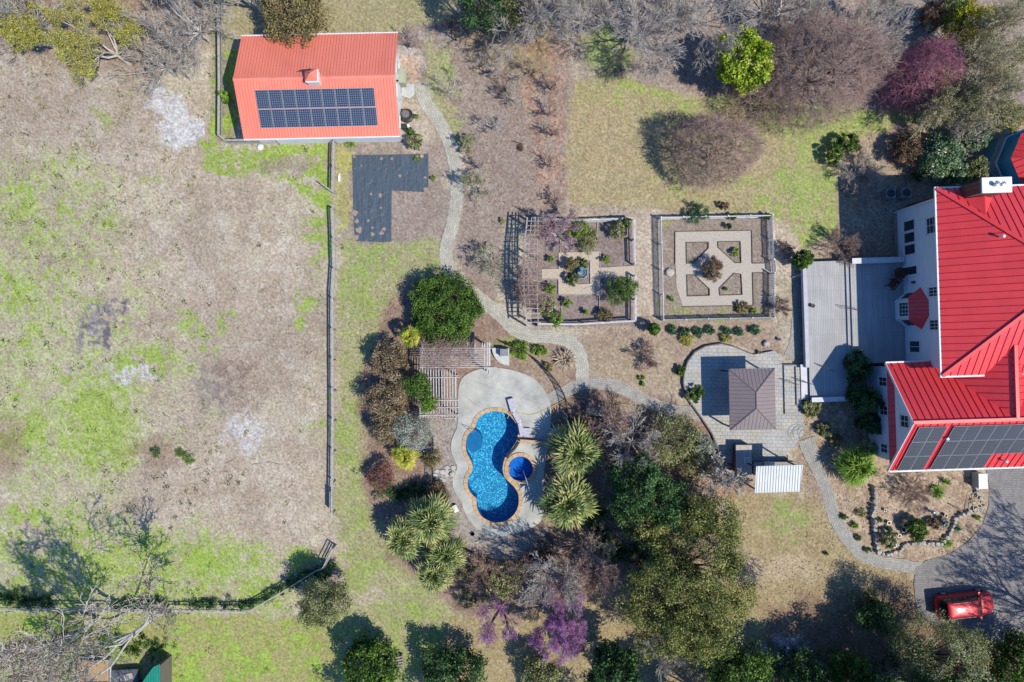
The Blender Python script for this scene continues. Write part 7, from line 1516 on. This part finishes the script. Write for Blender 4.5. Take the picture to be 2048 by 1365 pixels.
for i, (x, y, R, lm, l) in enumerate(((1688, 1034, .3, 'hedge', 'small green tuft right of the lower drive path, upper'), (1709, 1050, .3, 'grass', 'small green tuft right of the lower drive path, middle'), (1716, 1076, .28, 'hedge', 'small green tuft right of the lower drive path, lower'), (1735, 1100, .28, 'hedge', 'small green tuft beside the end of the left rock edging'), (1757, 1040, .3, 'teal', 'small aloe-like tuft just inside the left rock edging'), (1778, 1058, .32, 'teal', 'small aloe-like tuft below the tan terracotta pot'), (1722, 1025, .4, 'olive', 'faint olive ground plant left of the rock edging'), (1652, 1107, .15, 'grass', 'tiny bright tuft on the lawn left of the drive path'), (1955, 1035, .25, 'grass', 'small bright tuft below the coiled hose'), (832, 234, .2, 'grass', 'tiny green tuft left of the garden path near the water tub'), (833, 318, .22, 'grass', 'bright green weed growing through the black fabric'), (866, 357, .22, 'grass', 'bright green weed just right of the black fabric'),
    (118, 905, 0, 'dark', ''), (311, 904, .45, 'dark', 'dark green bush sprout on the burnt patch, left'), (360, 908, .45, 'hedge', 'dark green bush sprout on the burnt patch, right'), (378, 920, .5, 'grass', 'brighter green clump beside the burnt patch'), (1282, 756, .25, 'grass', 'tiny green tuft above the curving path, upper'), (1285, 768, .2, 'grass', 'tiny green tuft above the curving path, lower'), (1040, 295, .3, 'rust', 'small dark tuft in the middle of the orchard mulch'), (1003, 442, .25, 'olive', 'small olive tuft left of the top of the arbor'))):
    if l: leafy('ground_tuft', x, y, .15, R, .25, l, 640 + i, lm, 14, 34, .05, R * .4, cat='plant', trunk=False)
# dark ivy and weeds along the lower field fence
def runs(name, line, width, h, n, lm, label, seed, size=.08):
    r = np.random.RandomState(seed); L = np.array(catmull(px2(line), 8)); i = r.randint(0, len(L) - 1, n); f = r.rand(n, 1); p = L[i] * (1 - f) + L[i + 1] * f + r.normal(0, width / 2.2, (n, 2))
    C = np.concatenate([p, r.uniform(.05, h, (n, 1))], 1); V, F, ti = leaves(C, 34, size, seed, .26, .6, tintc=r.rand(n)); V[:, 2] = np.maximum(V[:, 2], .02)
    t = thing(name, label, 'ivy', (*L[0], 0)); mesh_np('leaves', V, F, LM[lm], t, tint=ti); return t
runs('ivy', [(230, 1203), (330, 1205), (420, 1206), (505, 1207), (570, 1172)], .4, .7, 130, 'dark', 'dark ivy growing along the lower field fence', 701)
runs('ivy', [(0, 1195), (60, 1200), (110, 1205)], .7, .6, 80, 'dark', 'green ivy thicket at the left end of the lower field fence', 702)
runs('ivy', [(575, 1175), (615, 1150), (650, 1145), (665, 1125)], .7, .9, 90, 'dark', 'dark ivy round the gate at the right end of the lower fence', 703)
runs('ivy', [(130, 1280), (190, 1270), (250, 1290), (330, 1300)], 1.0, .5, 110, 'hedge', 'low green growth round the foot of the leaning grey tree', 704)
runs('ivy', [(1185, 1010), (1200, 1060), (1230, 1100), (1290, 1110)], 1.2, .6, 170, 'dark', 'dark undergrowth between the lower palm and the largest oak', 705)
runs('ivy', [(930, 1130), (980, 1160), (1030, 1140), (1000, 1190), (930, 1190)], 1.1, .9, 150, 'olive', 'olive undergrowth between the lowest palm and the redbuds', 706)
runs('ivy', [(760, 975), (800, 990), (850, 980), (890, 1000)], .7, .5, 80, 'dark', 'dark undergrowth above the clustered palms', 707)
runs('ivy', [(1560, 1320), (1640, 1340), (1740, 1330), (1800, 1300)], 1.5, .5, 130, 'dark', 'dark undergrowth in deep tree shade at the bottom right', 708)
bpy.context.view_layer.update()
